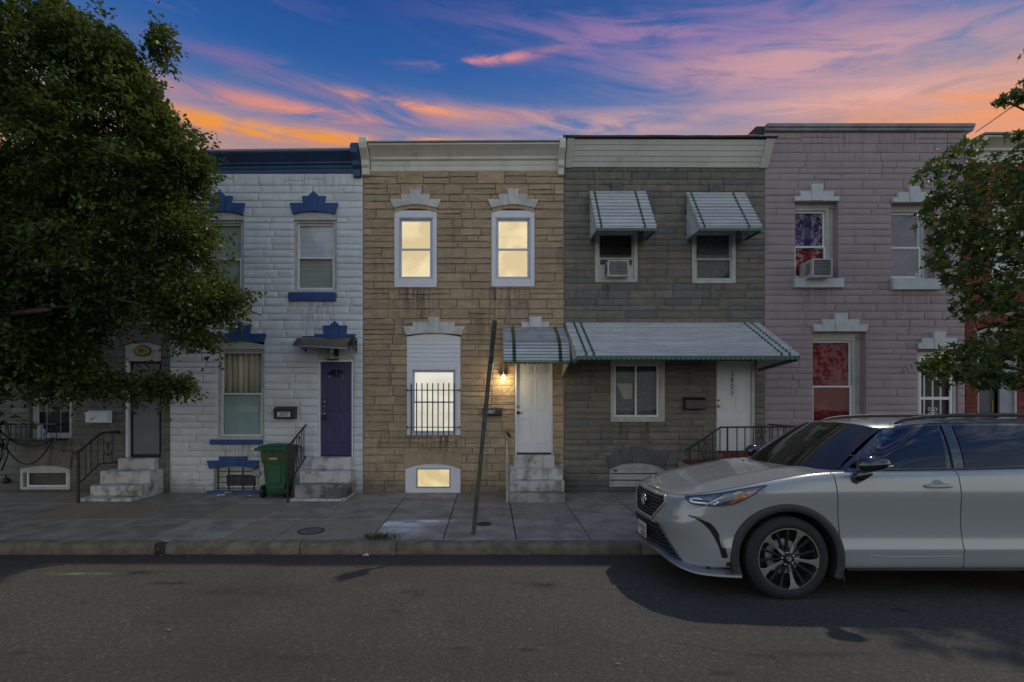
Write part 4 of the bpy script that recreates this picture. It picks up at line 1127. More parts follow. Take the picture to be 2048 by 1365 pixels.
lintel(h, 1874, [10, 32, 40], [12, 35, 42], [665, 677, 687], 699, 699, M_CAST_W)
for (a, b_, c, d) in ((1585, 1683, 558.3, 577), (1780, 1877, 559.3, 581)):
    mb = MB(); mb.box(fx(a), fx(b_), YF - 0.085, YF + 0.06, fz(d), fz(c)); mb.build('window_sill', M_CAST_W, h, bevel=0.008)
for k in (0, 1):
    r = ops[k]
    sash_window(h, (r[0], r[1] - 0.1, r[2], r[3] - 0.07), YF + 0.12, 0.06, 0.46, M_OTRIM, M_WTRIM, G_MIRROR, M('violet_reflection_sheet', (0.034, 0.022, 0.11), (0.12, 0.09, 0.21), 3.2, 0.9, mlo=0.46, mhi=0.60) if k == 0 else bpy.data.materials['violet_reflection_sheet'], M_RED if k == 0 else None, back_dy=0.1, back_name='curtain_or_backing')  # violet noise paints tree and cloud reflections onto a backing sheet
    mb = MB(); mb.box(r[1] - 0.1 + 0.002, r[1], YF + 0.16, YF + 0.2, r[2], r[3]); mb.box(r[0], r[1], YF + 0.121, YF + 0.2, r[3] - 0.07 + 0.002, r[3]); mb.build('window_casing', M_OTRIM, h)
r = ops[2]
w = sash_window(h, (r[0], r[1] - 0.12, r[2], r[3] - 0.10), YF + 0.12, 0.06, 0.5, M_OTRIM, M_WTRIM, G_CLEAR, None)
mb = MB(); rows = []
for z in (r[2] + 0.06, r[3] - 0.16):
    rows.append([(r[0] + 0.06 + (r[1] - r[0] - 0.24) * i / 48, YF + 0.225 + 0.012 * math.sin(i * 0.8), z) for i in range(49)])
mb.grid(rows); mb.build('curtain_or_backing', M_RED, w, smooth=True, recalc=False, solid=0.004)
mb = MB(); mb.box(r[1] - 0.118, r[1], YF + 0.16, YF + 0.2, r[2], r[3]); mb.box(r[0], r[1], YF + 0.121, YF + 0.2, r[3] - 0.098, r[3]); mb.build('window_casing', M_OTRIM, h)
r = ops[3]
mb = MB(); ring(mb, r[0], r[1], r[2], r[3] - 0.05, 0.06, YF + 0.03, YF + 0.1); mb.build('door_frame', M_OTRIM, h, bevel=0.003)
mb = MB(); mb.box(r[0], r[1], YF - 0.0, YF + 0.1, r[3] - 0.048, r[3] - 0.002); mb.build('door_head', M_STONE_GREY, h)
mb = MB(); mb.box(r[0] + 0.07, r[1] - 0.07, YF + 0.11, YF + 0.14, r[2], r[3] - 0.1); mb.build('door', M('brown_door', (0.07, 0.045, 0.03), (0.03, 0.02, 0.016), 9, 0.5, stretch=(3, 1, 0.5)), h)
mb = MB(); ring(mb, r[0] + 0.062, r[1] - 0.062, r[2] + 0.02, r[3] - 0.12, 0.05, YF + 0.045, YF + 0.075); mb.box(r[0] + 0.112, r[1] - 0.112, YF + 0.046, YF + 0.074, fz(800), fz(794)); sdoor = mb.build('storm_door', M_WTRIM, h, bevel=0.003)
for px in (1853, 1870, 1886):
    mb = MB(); mb.box(fx(px) - 0.009, fx(px) + 0.009, YF + 0.05, YF + 0.066, r[2] + 0.07, r[3] - 0.17); mb.build('bar', M_WTRIM, sdoor)
def spiral(c, r0, turns, a0, sgn=1, n=26, y=0.0):
    out = []
    for i in range(n + 1):
        t = i / n
        a = a0 + sgn * t * turns * 2 * math.pi
        rr = r0 * (1 - 0.8 * t)
        out.append(Vector((c[0] + rr * math.cos(a), c[1] + y, c[2] + rr * math.sin(a))))
    return out
for zc in (752, 824):
    for s in (-1, 1):
        for q in (-1, 1):
            mb = MB(); mb.tube(spiral(Vector((fx(1870) + s * 0.055, YF + 0.055, fz(zc) + q * 0.06)), 0.05, 1.1, R(90 + 90 * s), s * q), 0.007, 6); mb.build('scroll', M_WTRIM, sdoor)
nb = thing('house_number', 'pale slanted digits 3803 fixed to the pink stone wall', 'house number', (fx(1819), YF - 0.04, fz(735)))
for i, ch in enumerate('3803'):
    text(ch, 0.13, Vector((fx(1807.5 + 8.2 * i), YF - 0.036, fz(742 - 4.2 * i))), M_OTRIM, nb, 'digit', rot=R(-18), depth=0.008, sx=0.85)

# ------------------------------------------------------------------ 3801, red brick
h = house('red brick rowhouse with white cornice at the far end, behind lobed leaves', 1930, 2330)
X0, X1 = fx(1930.5), fx(2330)
ops = [rectpx(1984, 405, 2068, 560, 0.26), rectpx(1955, 654, 2034, 905, 0.30), rectpx(2180, 405, 2264, 560, 0.26), rectpx(2140, 664, 2240, 870, 0.26)]
wall(h, X0, X1, ZB, 6.78, ops, M_BRICK_MORTAR, M_BRICK, roof_z=7.05)
cornice(h, classic(6.72, 7.12, 0.31), X0 + 0.16, X1, M_CREAM)
mb = MB(); mb.prism_x([(YF + 0.01, 6.70), (YF - 0.08, 6.72), (YF - 0.16, 6.90), (YF - 0.30, 7.02), (YF - 0.32, 7.10), (YF + 0.01, 7.12)], X0 + 0.01, X0 + 0.158); mb.build('cornice_bracket', M_CREAM, h, bevel=0.006)
mb = MB(); mb.prism_x([(YF - 0.32, 7.135), (YF - 0.32, 7.165), (YF + 0.4, 7.2), (YF + 0.4, 7.135)], X0 + 0.1, X1); mb.build('roof_edge', M_COPING, h)
BH, BL = 0.0855, 0.258
brick_me = {}
def brick_obj(house_, x0, x1, z0, z1, proud=0.010, mat=M_BRICK, y=YF):
    mb_ = MB(); mb_.box(x0 + 0.005, x1 - 0.005, y - proud, y + 0.02, z0 + 0.0055, z1 - 0.0055)
    return mb_.build('brick', mat, house_, recalc=False)
far = MB(); nb_ = 0
arch_r = (fx(1948), fx(2041), fz(664), fz(627))
k = 0; z = ZB
while z < 6.70:
    off = (k % 2) * BL / 2
    x = X0 - off
    while x < X1:
        a, b_ = max(x, X0), min(x + BL, X1)
        x += BL
        if b_ - a < 0.04: continue
        segs = [(a, b_)]
        for o in ops + [arch_r]:
            if o[2] < z + BH * 0.6 and o[3] > z + BH * 0.4:
                ns = []
                for p, q in segs:
                    if o[1] <= p or o[0] >= q: ns.append((p, q)); continue
                    if o[0] - p > 0.03: ns.append((p, o[0]))
                    if q - o[1] > 0.03: ns.append((o[1], q))
                segs = ns
        for p, q in segs:
            if p < fx(2042) and nb_ < 285 and z > 0.55:
                brick_obj(h, p, q, z, z + BH, 0.008 + random.uniform(0, 0.006)); nb_ += 1
            else:
                far.box(p + 0.005, q - 0.005, YF - 0.010, YF + 0.01, z + 0.0055, z + BH - 0.0055)
    z += BH; k += 1
kindof(far.build('brickwork', M('red_brick_field', (0.23, 0.045, 0.028), (0.16, 0.032, 0.022), 9.0, 0.85, 0.4, 90, island=0.22), h, recalc=False), 'stuff')
for i in range(13):
    q = (i + 0.5) / 13 * 2 - 1
    xa = fx(1994.5 + 44 * q); zc = fz(648 - 7 * (1 - q * q))
    mb = MB()
    c_, s_ = math.cos(q * 0.28), math.sin(q * 0.28)
    pts = [(-0.029, -0.11), (0.029, -0.11), (0.033, 0.11), (-0.033, 0.11)]
    mb.prism_y([(xa + px_ * c_ + pz * s_, zc - px_ * s_ + pz * c_) for px_, pz in pts], YF - 0.022, YF + 0.01)
    mb.build('brick', M_BRICK, h)
r = ops[1]
mb = MB(); mb.prism_y(arched(r[0] + 0.01, r[1] - 0.01, fz(665), 664, 654.5), YF + 0.02, YF + 0.1); mb.build('door_head', M_OTRIM, h)
mb = MB(); mb.box(r[0], r[0] + 0.03, YF - 0.0, YF + 0.1, r[2], fz(665)); mb.box(r[1] - 0.04, r[1], YF + 0.0, YF + 0.1, r[2], fz(665)); mb.build('door_frame', M_OTRIM, h)
mb = MB(); mb.box(r[0] + 0.03, r[1] - 0.04, YF + 0.13, YF + 0.16, fz(700), fz(665)); tr_ = mb.build('transom_panel', M('grey_transom_paint', (0.20, 0.20, 0.19), None, rough=0.7), h)  # transom panel in one even grey
text('3801', 0.13, Vector((fx(1969), YF + 0.125, fz(676))), M_WTRIM, tr_, sx=0.9)
mb = MB(); mb.box(r[0] + 0.03, fx(2003), YF + 0.14, YF + 0.18, r[2], fz(701)); d = mb.build('door', M('slate_door', (0.10, 0.10, 0.105), (0.08, 0.08, 0.085), 3, 0.5), h)
mb = MB(); mb.box(fx(1963), fx(1968), YF + 0.13, YF + 0.142, fz(805), fz(800)); mb.build('knocker', M_BRASS, d)
mb = MB(); mb.box(fx(1996), fx(2001), YF + 0.12, YF + 0.142, fz(825), fz(800)); mb.build('handle', M_BRASS, d)
mb = MB(); mb.box(fx(2003.5), fx(2032), YF + 0.04, YF + 0.08, r[2], fz(701)); mb.build('storm_door', M('pale_grey_door', (0.30, 0.31, 0.35), (0.26, 0.27, 0.31), 2, 0.5), h)
for k in (0, 2, 3):
    rr = ops[k]
    sash_window(h, rr, YF + 0.1, 0.07, 0.5, M_OTRIM, M_WTRIM, G_MIRROR, M_BLIND)
    mb = MB(); mb.box(rr[0] - 0.06, rr[1] + 0.06, YF - 0.05, YF + 0.08, rr[2] - 0.09, rr[2] - 0.002); mb.build('window_sill', M_CAST_W, h, bevel=0.006)
print('stones per house', n_st, 'bricks', nb_)

# ================================================================== AWNINGS, CANOPY, LAMPS
M_AWN = M('aged_white_aluminium', (0.60, 0.61, 0.61), (0.49, 0.50, 0.50), 3.0, 0.42, 0.05, 30, rand=0.10, stretch=(0.5, 3, 3))
M_AWN_D = M('grey_streaked_aluminium', (0.36, 0.355, 0.36), (0.25, 0.25, 0.255), 3.0, 0.5, 0.05, 30, rand=0.10, streak=(0.15, 0.14, 0.14), streak_k=0.6)  # greyer, streaked slats on the flatter upper part of the curved awning
M_AWN_G = M('green_stripe_enamel', (0.035, 0.125, 0.08), (0.06, 0.11, 0.085), 9.0, 0.45)
M_AWN_G2 = M('bright_green_enamel', (0.030, 0.105, 0.022), (0.03, 0.075, 0.02), 6.0, 0.45)

def slat_awning(label, x0, x1, prof, stripes, mg, side_z, mat_of=None, scallop=0.06, sides=(True, True), green_edge=True):
    """corrugated metal awning; prof: (y, z) breakpoints of the slats from the wall out"""
    t = thing('awning', label, 'awning', ((x0 + x1) / 2, prof[0][0], prof[0][1]), 'striped metal awnings')
    xs = sorted({x0, x1} | {q for s in stripes for q in s})
    n = len(prof) - 1
    for i in range(n):
        a, b_ = Vector((0, *prof[i])), Vector((0, *prof[i + 1]))
        d = (b_ - a); L = d.length; d.normalize()
        nn = Vector((0, d.z, -d.y)) if Vector((0, d.z, -d.y)).z > 0 else Vector((0, -d.z, d.y))
        P = [a + nn * 0.004, a + d * 0.05 * L + nn * 0.026, a + d * 0.66 * L + nn * 0.034, a + d * 0.74 * L + nn * 0.004, b_ + nn * 0.002, b_ - nn * 0.005, a - nn * 0.005]
        pr = [(p.y, p.z) for p in P]
        mb = MB()
        for xa, xb in zip(xs[:-1], xs[1:]):
            g_ = any(s[0] - 1e-6 <= xa and xb <= s[1] + 1e-6 for s in stripes)
            mb.prism_x(pr, xa, xb, 1 if g_ else 0, cap=False)
        for xx in (x0, x1):
            mb.add([(xx, y, z) for y, z in pr], [tuple(range(len(pr)))], 0)
        mb.build('slat', [mat_of(i / n) if mat_of else M_AWN, mg], t)
    # scalloped hem along the front and the sides
    yf, zf = prof[-1]
    def hem(p, q, mat, thick=0.007):
        p, q = Vector(p), Vector(q)
        L = (q - p).length; k = max(3, int(L / 0.085)); m_ = k * 6
        mb = MB(); nrm = (q - p).cross(Vector((0, 0, 1))).normalized() * thick
        top, bot = [], []
        for i in range(m_ + 1):
            c = p + (q - p) * (i / m_)
            top.append(c); bot.append(c - Vector((0, 0, scallop * (0.62 + 0.38 * abs(math.sin(math.pi * k * i / m_))))))
        mb.grid([top, bot]); 
        return mb.build('valance', mat, t, recalc=False, solid=thick)
    hem((x0 - 0.002, yf - 0.004, zf + 0.004), (x1 + 0.002, yf - 0.004, zf + 0.004), mg if green_edge else M_AWN)
    yw, zt = prof[0]
    for on, xx in zip(sides, (x0 + 0.012, x1 - 0.012)):
        if not on: continue
        A, B, Cc = Vector((xx, yw, zt - 0.02)), Vector((xx, yf + 0.02, zf - 0.01)), Vector((xx, yw, side_z))
        m_ = 9
        for i in range(m_):
            t0, t1 = i / m_, (i + 0.93) / m_
            q = [A + (Cc - A) * t0, B + (Cc - B) * t0 * 0.98, B + (Cc - B) * t1 * 0.98, A + (Cc - A) * t1]
            mb = MB(); mb.prism_x([(p.y, p.z) for p in q], xx - 0.005 + 0.004 * (i % 2), xx + 0.005 + 0.004 * (i % 2))
            mb.build('side_slat', M_AWN, t)
        hem((xx, yf + 0.02, zf - 0.012), (xx, yw - 0.02, side_z + 0.012), mg if green_edge else M_AWN)
    return t
def line(a, b, n): return [(a[0] + (b[0] - a[0]) * i / n, a[1] + (b[1] - a[1]) * i / n) for i in range(n + 1)]
yw = YF - 0.036
A1 = slat_awning('small window awning with green stripes above the air conditioner on the grey house', 1.98, 3.10, line((yw, 6.12), (9.53, 5.16), 11), [(2.055, 2.095), (2.865, 2.905)], M_AWN_G, 5.17)
A2 = slat_awning('small window awning with green stripes above the window without air conditioner', 3.91, 5.07, line((yw, 6.09), (9.53, 5.16), 11), [(3.975, 4.015), (4.805, 4.845)], M_AWN_G, 5.17)
A3 = slat_awning('long low metal awning with green stripe pairs over the door 3805', 1.50, 5.35, line((yw, 3.50), (8.84, 2.715), 13), [(1.645, 1.69), (1.775, 1.82), (5.025, 5.07), (5.165, 5.21)], M_AWN_G, 2.60, scallop=0.08, sides=(True, True))
pr = [(yw, 3.41), (9.98, 3.31), (9.76, 3.205), (9.58, 3.10), (9.46, 3.005), (9.425, 2.945), (9.395, 2.885), (9.37, 2.825), (9.345, 2.765), (9.32, 2.705), (9.30, 2.655)]
A4 = slat_awning('curved metal awning with two bold green stripes over the white door', 0.25, 1.455, pr, [(0.41, 0.475), (1.25, 1.315)], M_AWN_G2, 2.45, mat_of=lambda q: M_AWN_D if q < 0.4 else M_AWN, scallop=0.05)

# bronze canopy over the violet door
t = thing('door_canopy', 'curved bronze plastic canopy on black scroll brackets over the violet door', 'canopy', (-3.2, YF - 0.04, 3.21))
rows = []
for i in range(13):
    q = i / 12
    rows.append([(x, YF - 0.045 - 0.53 * q, 3.215 - 0.02 * q - 0.20 * q ** 2.4 - 0.06 * (x + 3.73) * q) for x in (-3.73, -3.4, -3.05, -2.70)])
mb = MB(); mb.grid(rows); mb.build('sheet', M('bronze_polycarbonate', (0.125, 0.105, 0.065), (0.10, 0.085, 0.05), 3, 0.35), t, smooth=True, recalc=False, solid=0.008)
M_EDGE = M('grey_edge_strip', (0.30, 0.30, 0.31), None, rough=0.4)
mb = MB(); mb.tube([Vector(p) + Vector((0, -0.004, 0)) for p in rows[-1]], 0.014, 6); mb.build('front_rail', M_EDGE, t, smooth=True)
mb = MB(); mb.box(-3.73, -2.70, YF - 0.056, YF - 0.03, 3.205, 3.245); mb.build('wall_rail', M_IRON, t)
for x in (-3.66, -2.66):
    mb = MB(); mb.tube([(x, r_[0][1], r_[0][2] - 0.016 - 0.06 * (x + 3.73) * (k / 12)) for k, r_ in enumerate(rows)], 0.014, 6)
    mb.tube([(x, YF - 0.05, 3.20), (x, YF - 0.05, 2.93)], 0.016, 6)
    mb.tube([(x, YF - 0.05 - 0.40 * math.sin(i / 10 * math.pi / 2), 2.95 + 0.19 * (1 - math.cos(i / 10 * math.pi / 2))) for i in range(11)], 0.012, 6)
    mb.tube(spiral((0, 0, 0), 0.055, 1.2, 0), 0.001, 4) if False else None
    mb.tube([Vector((x, YF - 0.14 + 0.055 * (1 - 0.7 * i / 20) * math.cos(i / 20 * 7.2), 3.09 + 0.055 * (1 - 0.7 * i / 20) * math.sin(i / 20 * 7.2))) for i in range(21)], 0.009, 6)
    mb.build('bracket', M_IRON, t, smooth=True, sharp=40)
# lantern below it
t = thing('wall_lantern', 'unlit black lantern with tapering glass hanging by the violet door', 'lantern', (fx(668), YF - 0.1, fz(708)))
yc = YF - 0.15; xc = fx(668); zt_, zb_ = fz(694.5) , fz(721)
mb = MB()
for sx in (-1, 1):
    for sy in (-1, 1):
        mb.tube([(xc + sx * 0.045, yc + sy * 0.045, zt_), (xc + sx * 0.10, yc + sy * 0.09, zb_)], 0.007, 5)
for k, z in ((0.045, zt_), (0.10, zb_)):
    ky = min(k, 0.09)
    mb.tube([(xc - k, yc - ky, z), (xc + k, yc - ky, z), (xc + k, yc + ky, z), (xc - k, yc + ky, z)], 0.008, 5, closed=True)
mb.box(xc - 0.05, xc + 0.05, yc - 0.05, yc + 0.05, zt_, zt_ + 0.02)
mb.box(xc + 0.03, xc + 0.10, YF - 0.07, YF - 0.012, fz(713), fz(697)); mb.box(xc + 0.04, xc + 0.07, yc, YF - 0.05, zt_ - 0.03, zt_ + 0.0)
mb.build('cage', M_IRON, t)
mb = MB(); mb.lathe((xc, yc, zt_ - 0.02), (0, 0, -1), [(0, 0.015), (0.03, 0.018), (0.05, 0.03), (0.09, 0.032), (0.11, 0.015), (0.115, 0)], 12); mb.build('bulb', M_WTRIM, t, smooth=True)
mb = MB()
q = [(xc - 0.043, yc - 0.043, zt_ - 0.004), (xc + 0.043, yc - 0.043, zt_ - 0.004), (xc + 0.096, yc - 0.086, zb_ + 0.008), (xc - 0.096, yc - 0.086, zb_ + 0.008)]
mb.quad(*q); mb.build('glass', G_CLEAR, t, recalc=False, solid=0.003)

# porch lamp at 3807, lit
t = thing('wall_lamp', 'lit bare bulb lamp in a copper holder beside the white door', 'lamp', (fx(1006.5), YF - 0.05, fz(754)))
xc, zc = fx(1007), fz(752)
mb = MB(); mb.lathe((xc, YF - 0.03, zc + 0.02), (0, -1, 0), [(0, 0.055), (0.012, 0.06), (0.03, 0.05), (0.04, 0.02), (0.042, 0)], 16)
mb.lathe((xc, YF - 0.095, zc + 0.05), (0, -0.25, -1), [(0, 0.0), (0.004, 0.05), (0.03, 0.062), (0.055, 0.066), (0.056, 0.058), (0.03, 0.05)], 16)
mb.tube([(xc, YF - 0.06, zc + 0.03), (xc, YF - 0.095, zc + 0.045)], 0.016, 8)
mb.build('holder', M('copper_holder', (0.30, 0.12, 0.045), (0.22, 0.085, 0.03), 8, 0.4, metal=0.6), t, smooth=True, sharp=40)
mb = MB(); mb.lathe((xc, YF - 0.105, zc + 0.015), (0, -0.25, -1), [(0, 0.018), (0.02, 0.024), (0.05, 0.04), (0.075, 0.042), (0.10, 0.03), (0.112, 0.0)], 16)
bulb = mb.build('bulb', emit('glowing_bulb', (1.0, 0.78, 0.36), 14.0), t, smooth=True)
ld = bpy.data.lights.new('porch_light', 'POINT'); ld.energy = 5.0; ld.color = (1.0, 0.77, 0.44); ld.shadow_soft_size = 0.05
lo = bpy.data.objects.new('porch_light', ld); lo.location = Vector((xc, YF - 0.24, zc - 0.11)) - ORG[t.name]; lo.parent = t; COL.objects.link(lo)

# ================================================================== MAILBOXES, BELL
def mailbox(label, px0, px1, py0, py1, mat, proud=0.13, lid_drop=0.3):
    x0, x1, z0, z1 = fx(px0), fx(px1), fz(py1), fz(py0)
    t = thing('mailbox', label, 'mailbox', ((x0 + x1) / 2, YF - 0.036, (z0 + z1) / 2), 'mailboxes on the house fronts')
    yb = YF - 0.032; yf_ = yb - proud; h_ = z1 - z0
    mb = MB(); mb.prism_x([(yb, z0), (yf_ + 0.02, z0), (yf_, z0 + 0.015), (yf_, z1 - h_ * lid_drop), (yb, z1 - 0.01)], x0, x1)
    mb.build('box', mat, t, bevel=0.006)
    mb = MB(); mb.prism_x([(yb, z1 + 0.002), (yb - 0.04, z1 + 0.002), (yf_ - 0.012, z1 - h_ * lid_drop + 0.012), (yf_ - 0.012, z1 - h_ * lid_drop - 0.018), (yf_ - 0.004, z1 - h_ * lid_drop - 0.018), (yf_ - 0.003, z1 - h_ * lid_drop + 0.006), (yb, z1 - 0.008)], x0 - 0.008, x1 + 0.008)
    mb.build('lid', mat, t, bevel=0.003)
    return t, yf_, (x0, x1, z0, z1)
t, yf_, r = mailbox('black mailbox with white number 3809 on the white stone wall', 554, 596, 814, 838, M_MAILB)
mb = MB(); mb.box(fx(561.5), fx(586.5), yf_ - 0.003, yf_ + 0.001, fz(833.5), fz(824)); mb.build('number_plate', M_WTRIM, t)
text('3809', 0.115, Vector((fx(574), yf_ - 0.004, fz(828.9))), M_BLACK, t, sx=0.86)
t, yf_, r = mailbox('black mailbox numbered 3807, half behind the leaning sign post', 965.5, 1004, 817, 831.5, M_MAILB)
text('3807', 0.095, Vector((fx(982), yf_ - 0.019, fz(824))), M_WTRIM, t, sx=0.85)
mailbox('black mailbox without number beside the white door 3805', 1365, 1404.5, 795, 819.5, M_MAILB, 0.14)
t, yf_, r = mailbox('white mailbox with small slanted dark digits near the anchor railing', 184, 227, 822, 846, M_WTRIM, 0.14, 0.22)
for i, ch in enumerate('3811'):
    text(ch, 0.055, Vector((fx(194 + 3.8 * i), yf_ - 0.003, fz(839.5 - 1.9 * i))), M_BLACK, t, 'digit', rot=R(-16))
t = thing('door_bell', 'small grey door bell box on the tan wall behind the sign post', 'door bell', (fx(971), YF - 0.036, fz(862)))
mb = MB(); mb.box(fx(968), fx(974.5), YF - 0.06, YF - 0.03, fz(869.5), fz(855)); mb.build('case', M_COPING, t, bevel=0.005)
mb = MB(); mb.lathe((fx(971.2), YF - 0.06, fz(865)), (0, -1, 0), [(0, 0.014), (0.005, 0.014), (0.006, 0)], 12); mb.build('button', M_WTRIM, t)

# ================================================================== AIR CONDITIONERS, CAMERA
def aircon(label, x0, x1, z0, z1, yf_, yb):
    t = thing('air_conditioner', label, 'air conditioner', ((x0 + x1) / 2, yb, z0), 'window air conditioners')
    mb = MB(); ring(mb, x0, x1, z0, z1, 0.03, yf_, yf_ + 0.03); mb.box(x0 + 0.004, x1 - 0.004, yf_ + 0.03, yb, z0 + 0.004, z1 - 0.004)
    mb.build('case', M_OTRIM, t, bevel=0.005)
    mb = MB(); mb.box(x0 + 0.03, x1 - 0.03, yf_ + 0.022, yf_ + 0.029, z0 + 0.03, z1 - 0.03); mb.build('coil', M('dark_coil', (0.10, 0.105, 0.10), None, rough=0.6) if 'dark_coil' not in bpy.data.materials else bpy.data.materials['dark_coil'], t)
    mb = MB(); n = 9
    for i in range(n):
        z = z0 + 0.035 + (z1 - z0 - 0.07) * (i + 0.5) / n
        mb.box(x0 + 0.03, x1 - 0.03, yf_ + 0.006, yf_ + 0.02, z - 0.005, z + 0.005)
    for i in range(1, 6):
        x = x0 + (x1 - x0) * i / 6; mb.box(x - 0.003, x + 0.003, yf_ + 0.004, yf_ + 0.0055, z0 + 0.03, z1 - 0.03)
    kindof(mb.build('grille', M_COPING, t), 'stuff')
    mb = MB()
    for i in range(5):
        z = z0 + 0.10 + (z1 - z0 - 0.18) * i / 4
        mb.box(x0 - 0.001, x0 + 0.0035, yf_ + 0.08, yf_ + 0.22, z - 0.012, z + 0.008)
    mb.build('side_louvre', M_BLACK, t)
aircon('window air conditioner low in the awning shaded window of the grey house', fx(1211), fx(1252.5), fz(558), fz(526), YF - 0.20, YF + 0.06)
aircon('window air conditioner jutting from the pink house, below a red pane', 6.26, 6.655, 4.36, 4.72, YF - 0.30, YF + 0.13)
t = thing('security_camera', 'small white security camera on the upper window sill of the pink house', 'camera', (fx(1828), YF - 0.09, fz(553)))
p = Vector((fx(1828), YF - 0.05, fz(559.3)))
mb = MB(); mb.tube([p, p + Vector((0.0, -0.02, 0.06)), p + Vector((-0.03, -0.03, 0.13))], 0.010, 6); mb.lathe(p, (0, 0, 1), [(0, 0.03), (0.008, 0.03), (0.009, 0)], 10); mb.build('bracket', M_WTRIM, t)
mb = MB(); mb.lathe(p + Vector((-0.01, 0.0, 0.075)), (0.25, -1, -0.35), [(0, 0), (0.001, 0.026), (0.10, 0.030), (0.12, 0.030), (0.121, 0.022)], 14); mb.build('body', M_WTRIM, t, smooth=True, sharp=40)
mb = MB(); mb.lathe(p + Vector((-0.01, 0.0, 0.075)) + Vector((0.25, -1, -0.35)).normalized() * 0.117, (0.25, -1, -0.35), [(0, 0.022), (0.003, 0.018), (0.004, 0)], 12); mb.build('lens', M_BLACK, t)

# ================================================================== WINDOW BARS
t = thing('window_grille', 'black upright bars fixed across the lit lower window', 'window bars', (fx(868), YF - 0.1, fz(860)))
for py in (781, 854.5):
    mb = MB(); mb.tube([(fx(814.5), YF - 0.095, fz(py)), (fx(921), YF - 0.095, fz(py))], 0.0085, 6)
    for px in (816, 919.5):
        mb.tube([(fx(px), YF - 0.11, fz(py)), (fx(px), YF - 0.02, fz(py))], 0.0085, 6); mb.lathe((fx(px), YF - 0.095, fz(py)), (0, -1, 0), [(0, 0.02), (0.012, 0.018), (0.02, 0.0)], 8)
    mb.build('rail', M_IRON, t, smooth=True, sharp=40)
for i in range(9):
    x = fx(824.2 + 10.62 * i)
    mb = MB(); mb.tube([(x, YF - 0.112, fz(870.5)), (x, YF - 0.112, fz(768.5)), (x, YF - 0.112, fz(766.3))], [0.012, 0.012, 0.004], 7); mb.build('bar', M_IRON, t, smooth=True, sharp=40)
t = thing('basement_grille', 'black grid of bars over the basement opening of the white house', 'window bars', (fx(474), YF - 0.05, fz(960)))
for px in (438.5, 460, 488, 510):
    mb = MB(); mb.box(fx(px) - 0.013, fx(px) + 0.013, YF - 0.05, YF - 0.03, fz(980), fz(935)); mb.build('bar', M_IRON, t)
for py in (942.5, 953.5, 964.5, 976):
    mb = MB(); mb.box(fx(436), fx(512.5), YF - 0.058, YF - 0.051, fz(py) - 0.008, fz(py) + 0.008); mb.build('rail', M_IRON, t)
mb = MB(); mb.box(fx(509.5), fx(522), YF - 0.07, YF - 0.005, fz(951.5), fz(941)); tag(mb.build('junction_box', M_OTRIM, None, (fx(516), YF - 0.03, fz(946)), bevel=0.006), 'small cream junction box beside the basement bars of the white house', 'junction box')

# ================================================================== STOOPS
def slab_step(t, name, x0, x1, yf_, yb, z0, z1, mat, seed):
    mb = MB(); n = 10
    prof = [(yb, z0), (yb, z1), (yf_ + 0.05, z1), (yf_ + 0.012, z1 - 0.004), (yf_, z1 - 0.022), (yf_ - 0.002, (z0 + z1) / 2), (yf_, z0)]
    rows = []
    for i in range(n + 1):
        x = x0 + (x1 - x0) * i / n
        wear = 0.012 * math.exp(-((i / n - 0.5) * 3.2) ** 2)
        row = []
        for j, (y, z) in enumerate(prof):
            a = 0.004 * noise.noise(Vector((x * 4, j * 1.1, seed)))
            row.append((x, y + (a if j in (3, 4, 5) else 0), z - (wear if j in (2, 3, 4) else 0) + (a * 0.5 if 2 <= j <= 4 else 0)))
        rows.append(row)
    mb.grid(rows)
    for e in (rows[0], rows[-1]): mb.add(e, [tuple(range(len(e)))])
    return mb.build(name, mat, t, smooth=True, sharp=35)
gz = side_z
t = thing('stoop', 'white marble steps below the white door of the tan house', 'steps', (0.87, 9.75, gz(9.75)), 'marble steps')
slab_step(t, 'threshold', fx(1027), fx(1107), YF - 0.14, YF + 0.12, 0.655, 0.885, M_MARBLE, 1)
slab_step(t, 'step', 0.39, 1.378, 9.73, YF + 0.01, 0.455, 0.655, M_MARBLE, 2)
slab_step(t, 'step', 0.365, 1.385, 9.53, YF + 0.0, 0.262, 0.453, M_MARBLE, 3)
slab_step(t, 'step', 0.354, 1.365, 9.30, YF - 0.005, gz(9.3) - 0.03, 0.26, M('mossy_marble', (0.44, 0.42, 0.37), (0.17, 0.165, 0.11), 3.0, 0.7, 0.4, 30, mlo=0.3, mhi=0.7), 4)
t = thing('stoop', 'stained marble steps below the violet door', 'steps', (-3.16, 9.8, gz(9.8)), 'marble steps')
slab_step(t, 'threshold', fx(627), fx(705), YF - 0.14, YF + 0.12, 0.605, 0.845, M_MARBLE, 5)
slab_step(t, 'step', -3.655, -2.68, 9.85, YF + 0.01, 0.38, 0.603, M_MARBLE, 6)
slab_step(t, 'step', -3.645, -2.678, 9.56, YF + 0.0, 0.15, 0.378, M('soot_stained_marble', (0.36, 0.345, 0.32), (0.085, 0.08, 0.072), 3.2, 0.7, 0.4, 30, mlo=0.35, mhi=0.65), 7)
slab_step(t, 'base_slab', -3.66, -2.665, 9.39, YF - 0.005, gz(9.4) - 0.03, 0.148, M_MARBLE, 8)
t = thing('stoop', 'pale grey marble steps beside the anchor railing', 'steps', (-7.0, 9.8, gz(9.8)), 'marble steps')
slab_step(t, 'threshold', fx(246), fx(318), YF - 0.14, YF + 0.12, 0.605, 0.825, M_MARBLE, 9)
slab_step(t, 'step', -7.49, -6.53, 9.84, YF + 0.01, 0.365, 0.603, M_MARBLE, 10)
slab_step(t, 'step', -7.485, -6.528, 9.59, YF + 0.0, 0.175, 0.363, M_MARBLE, 11)
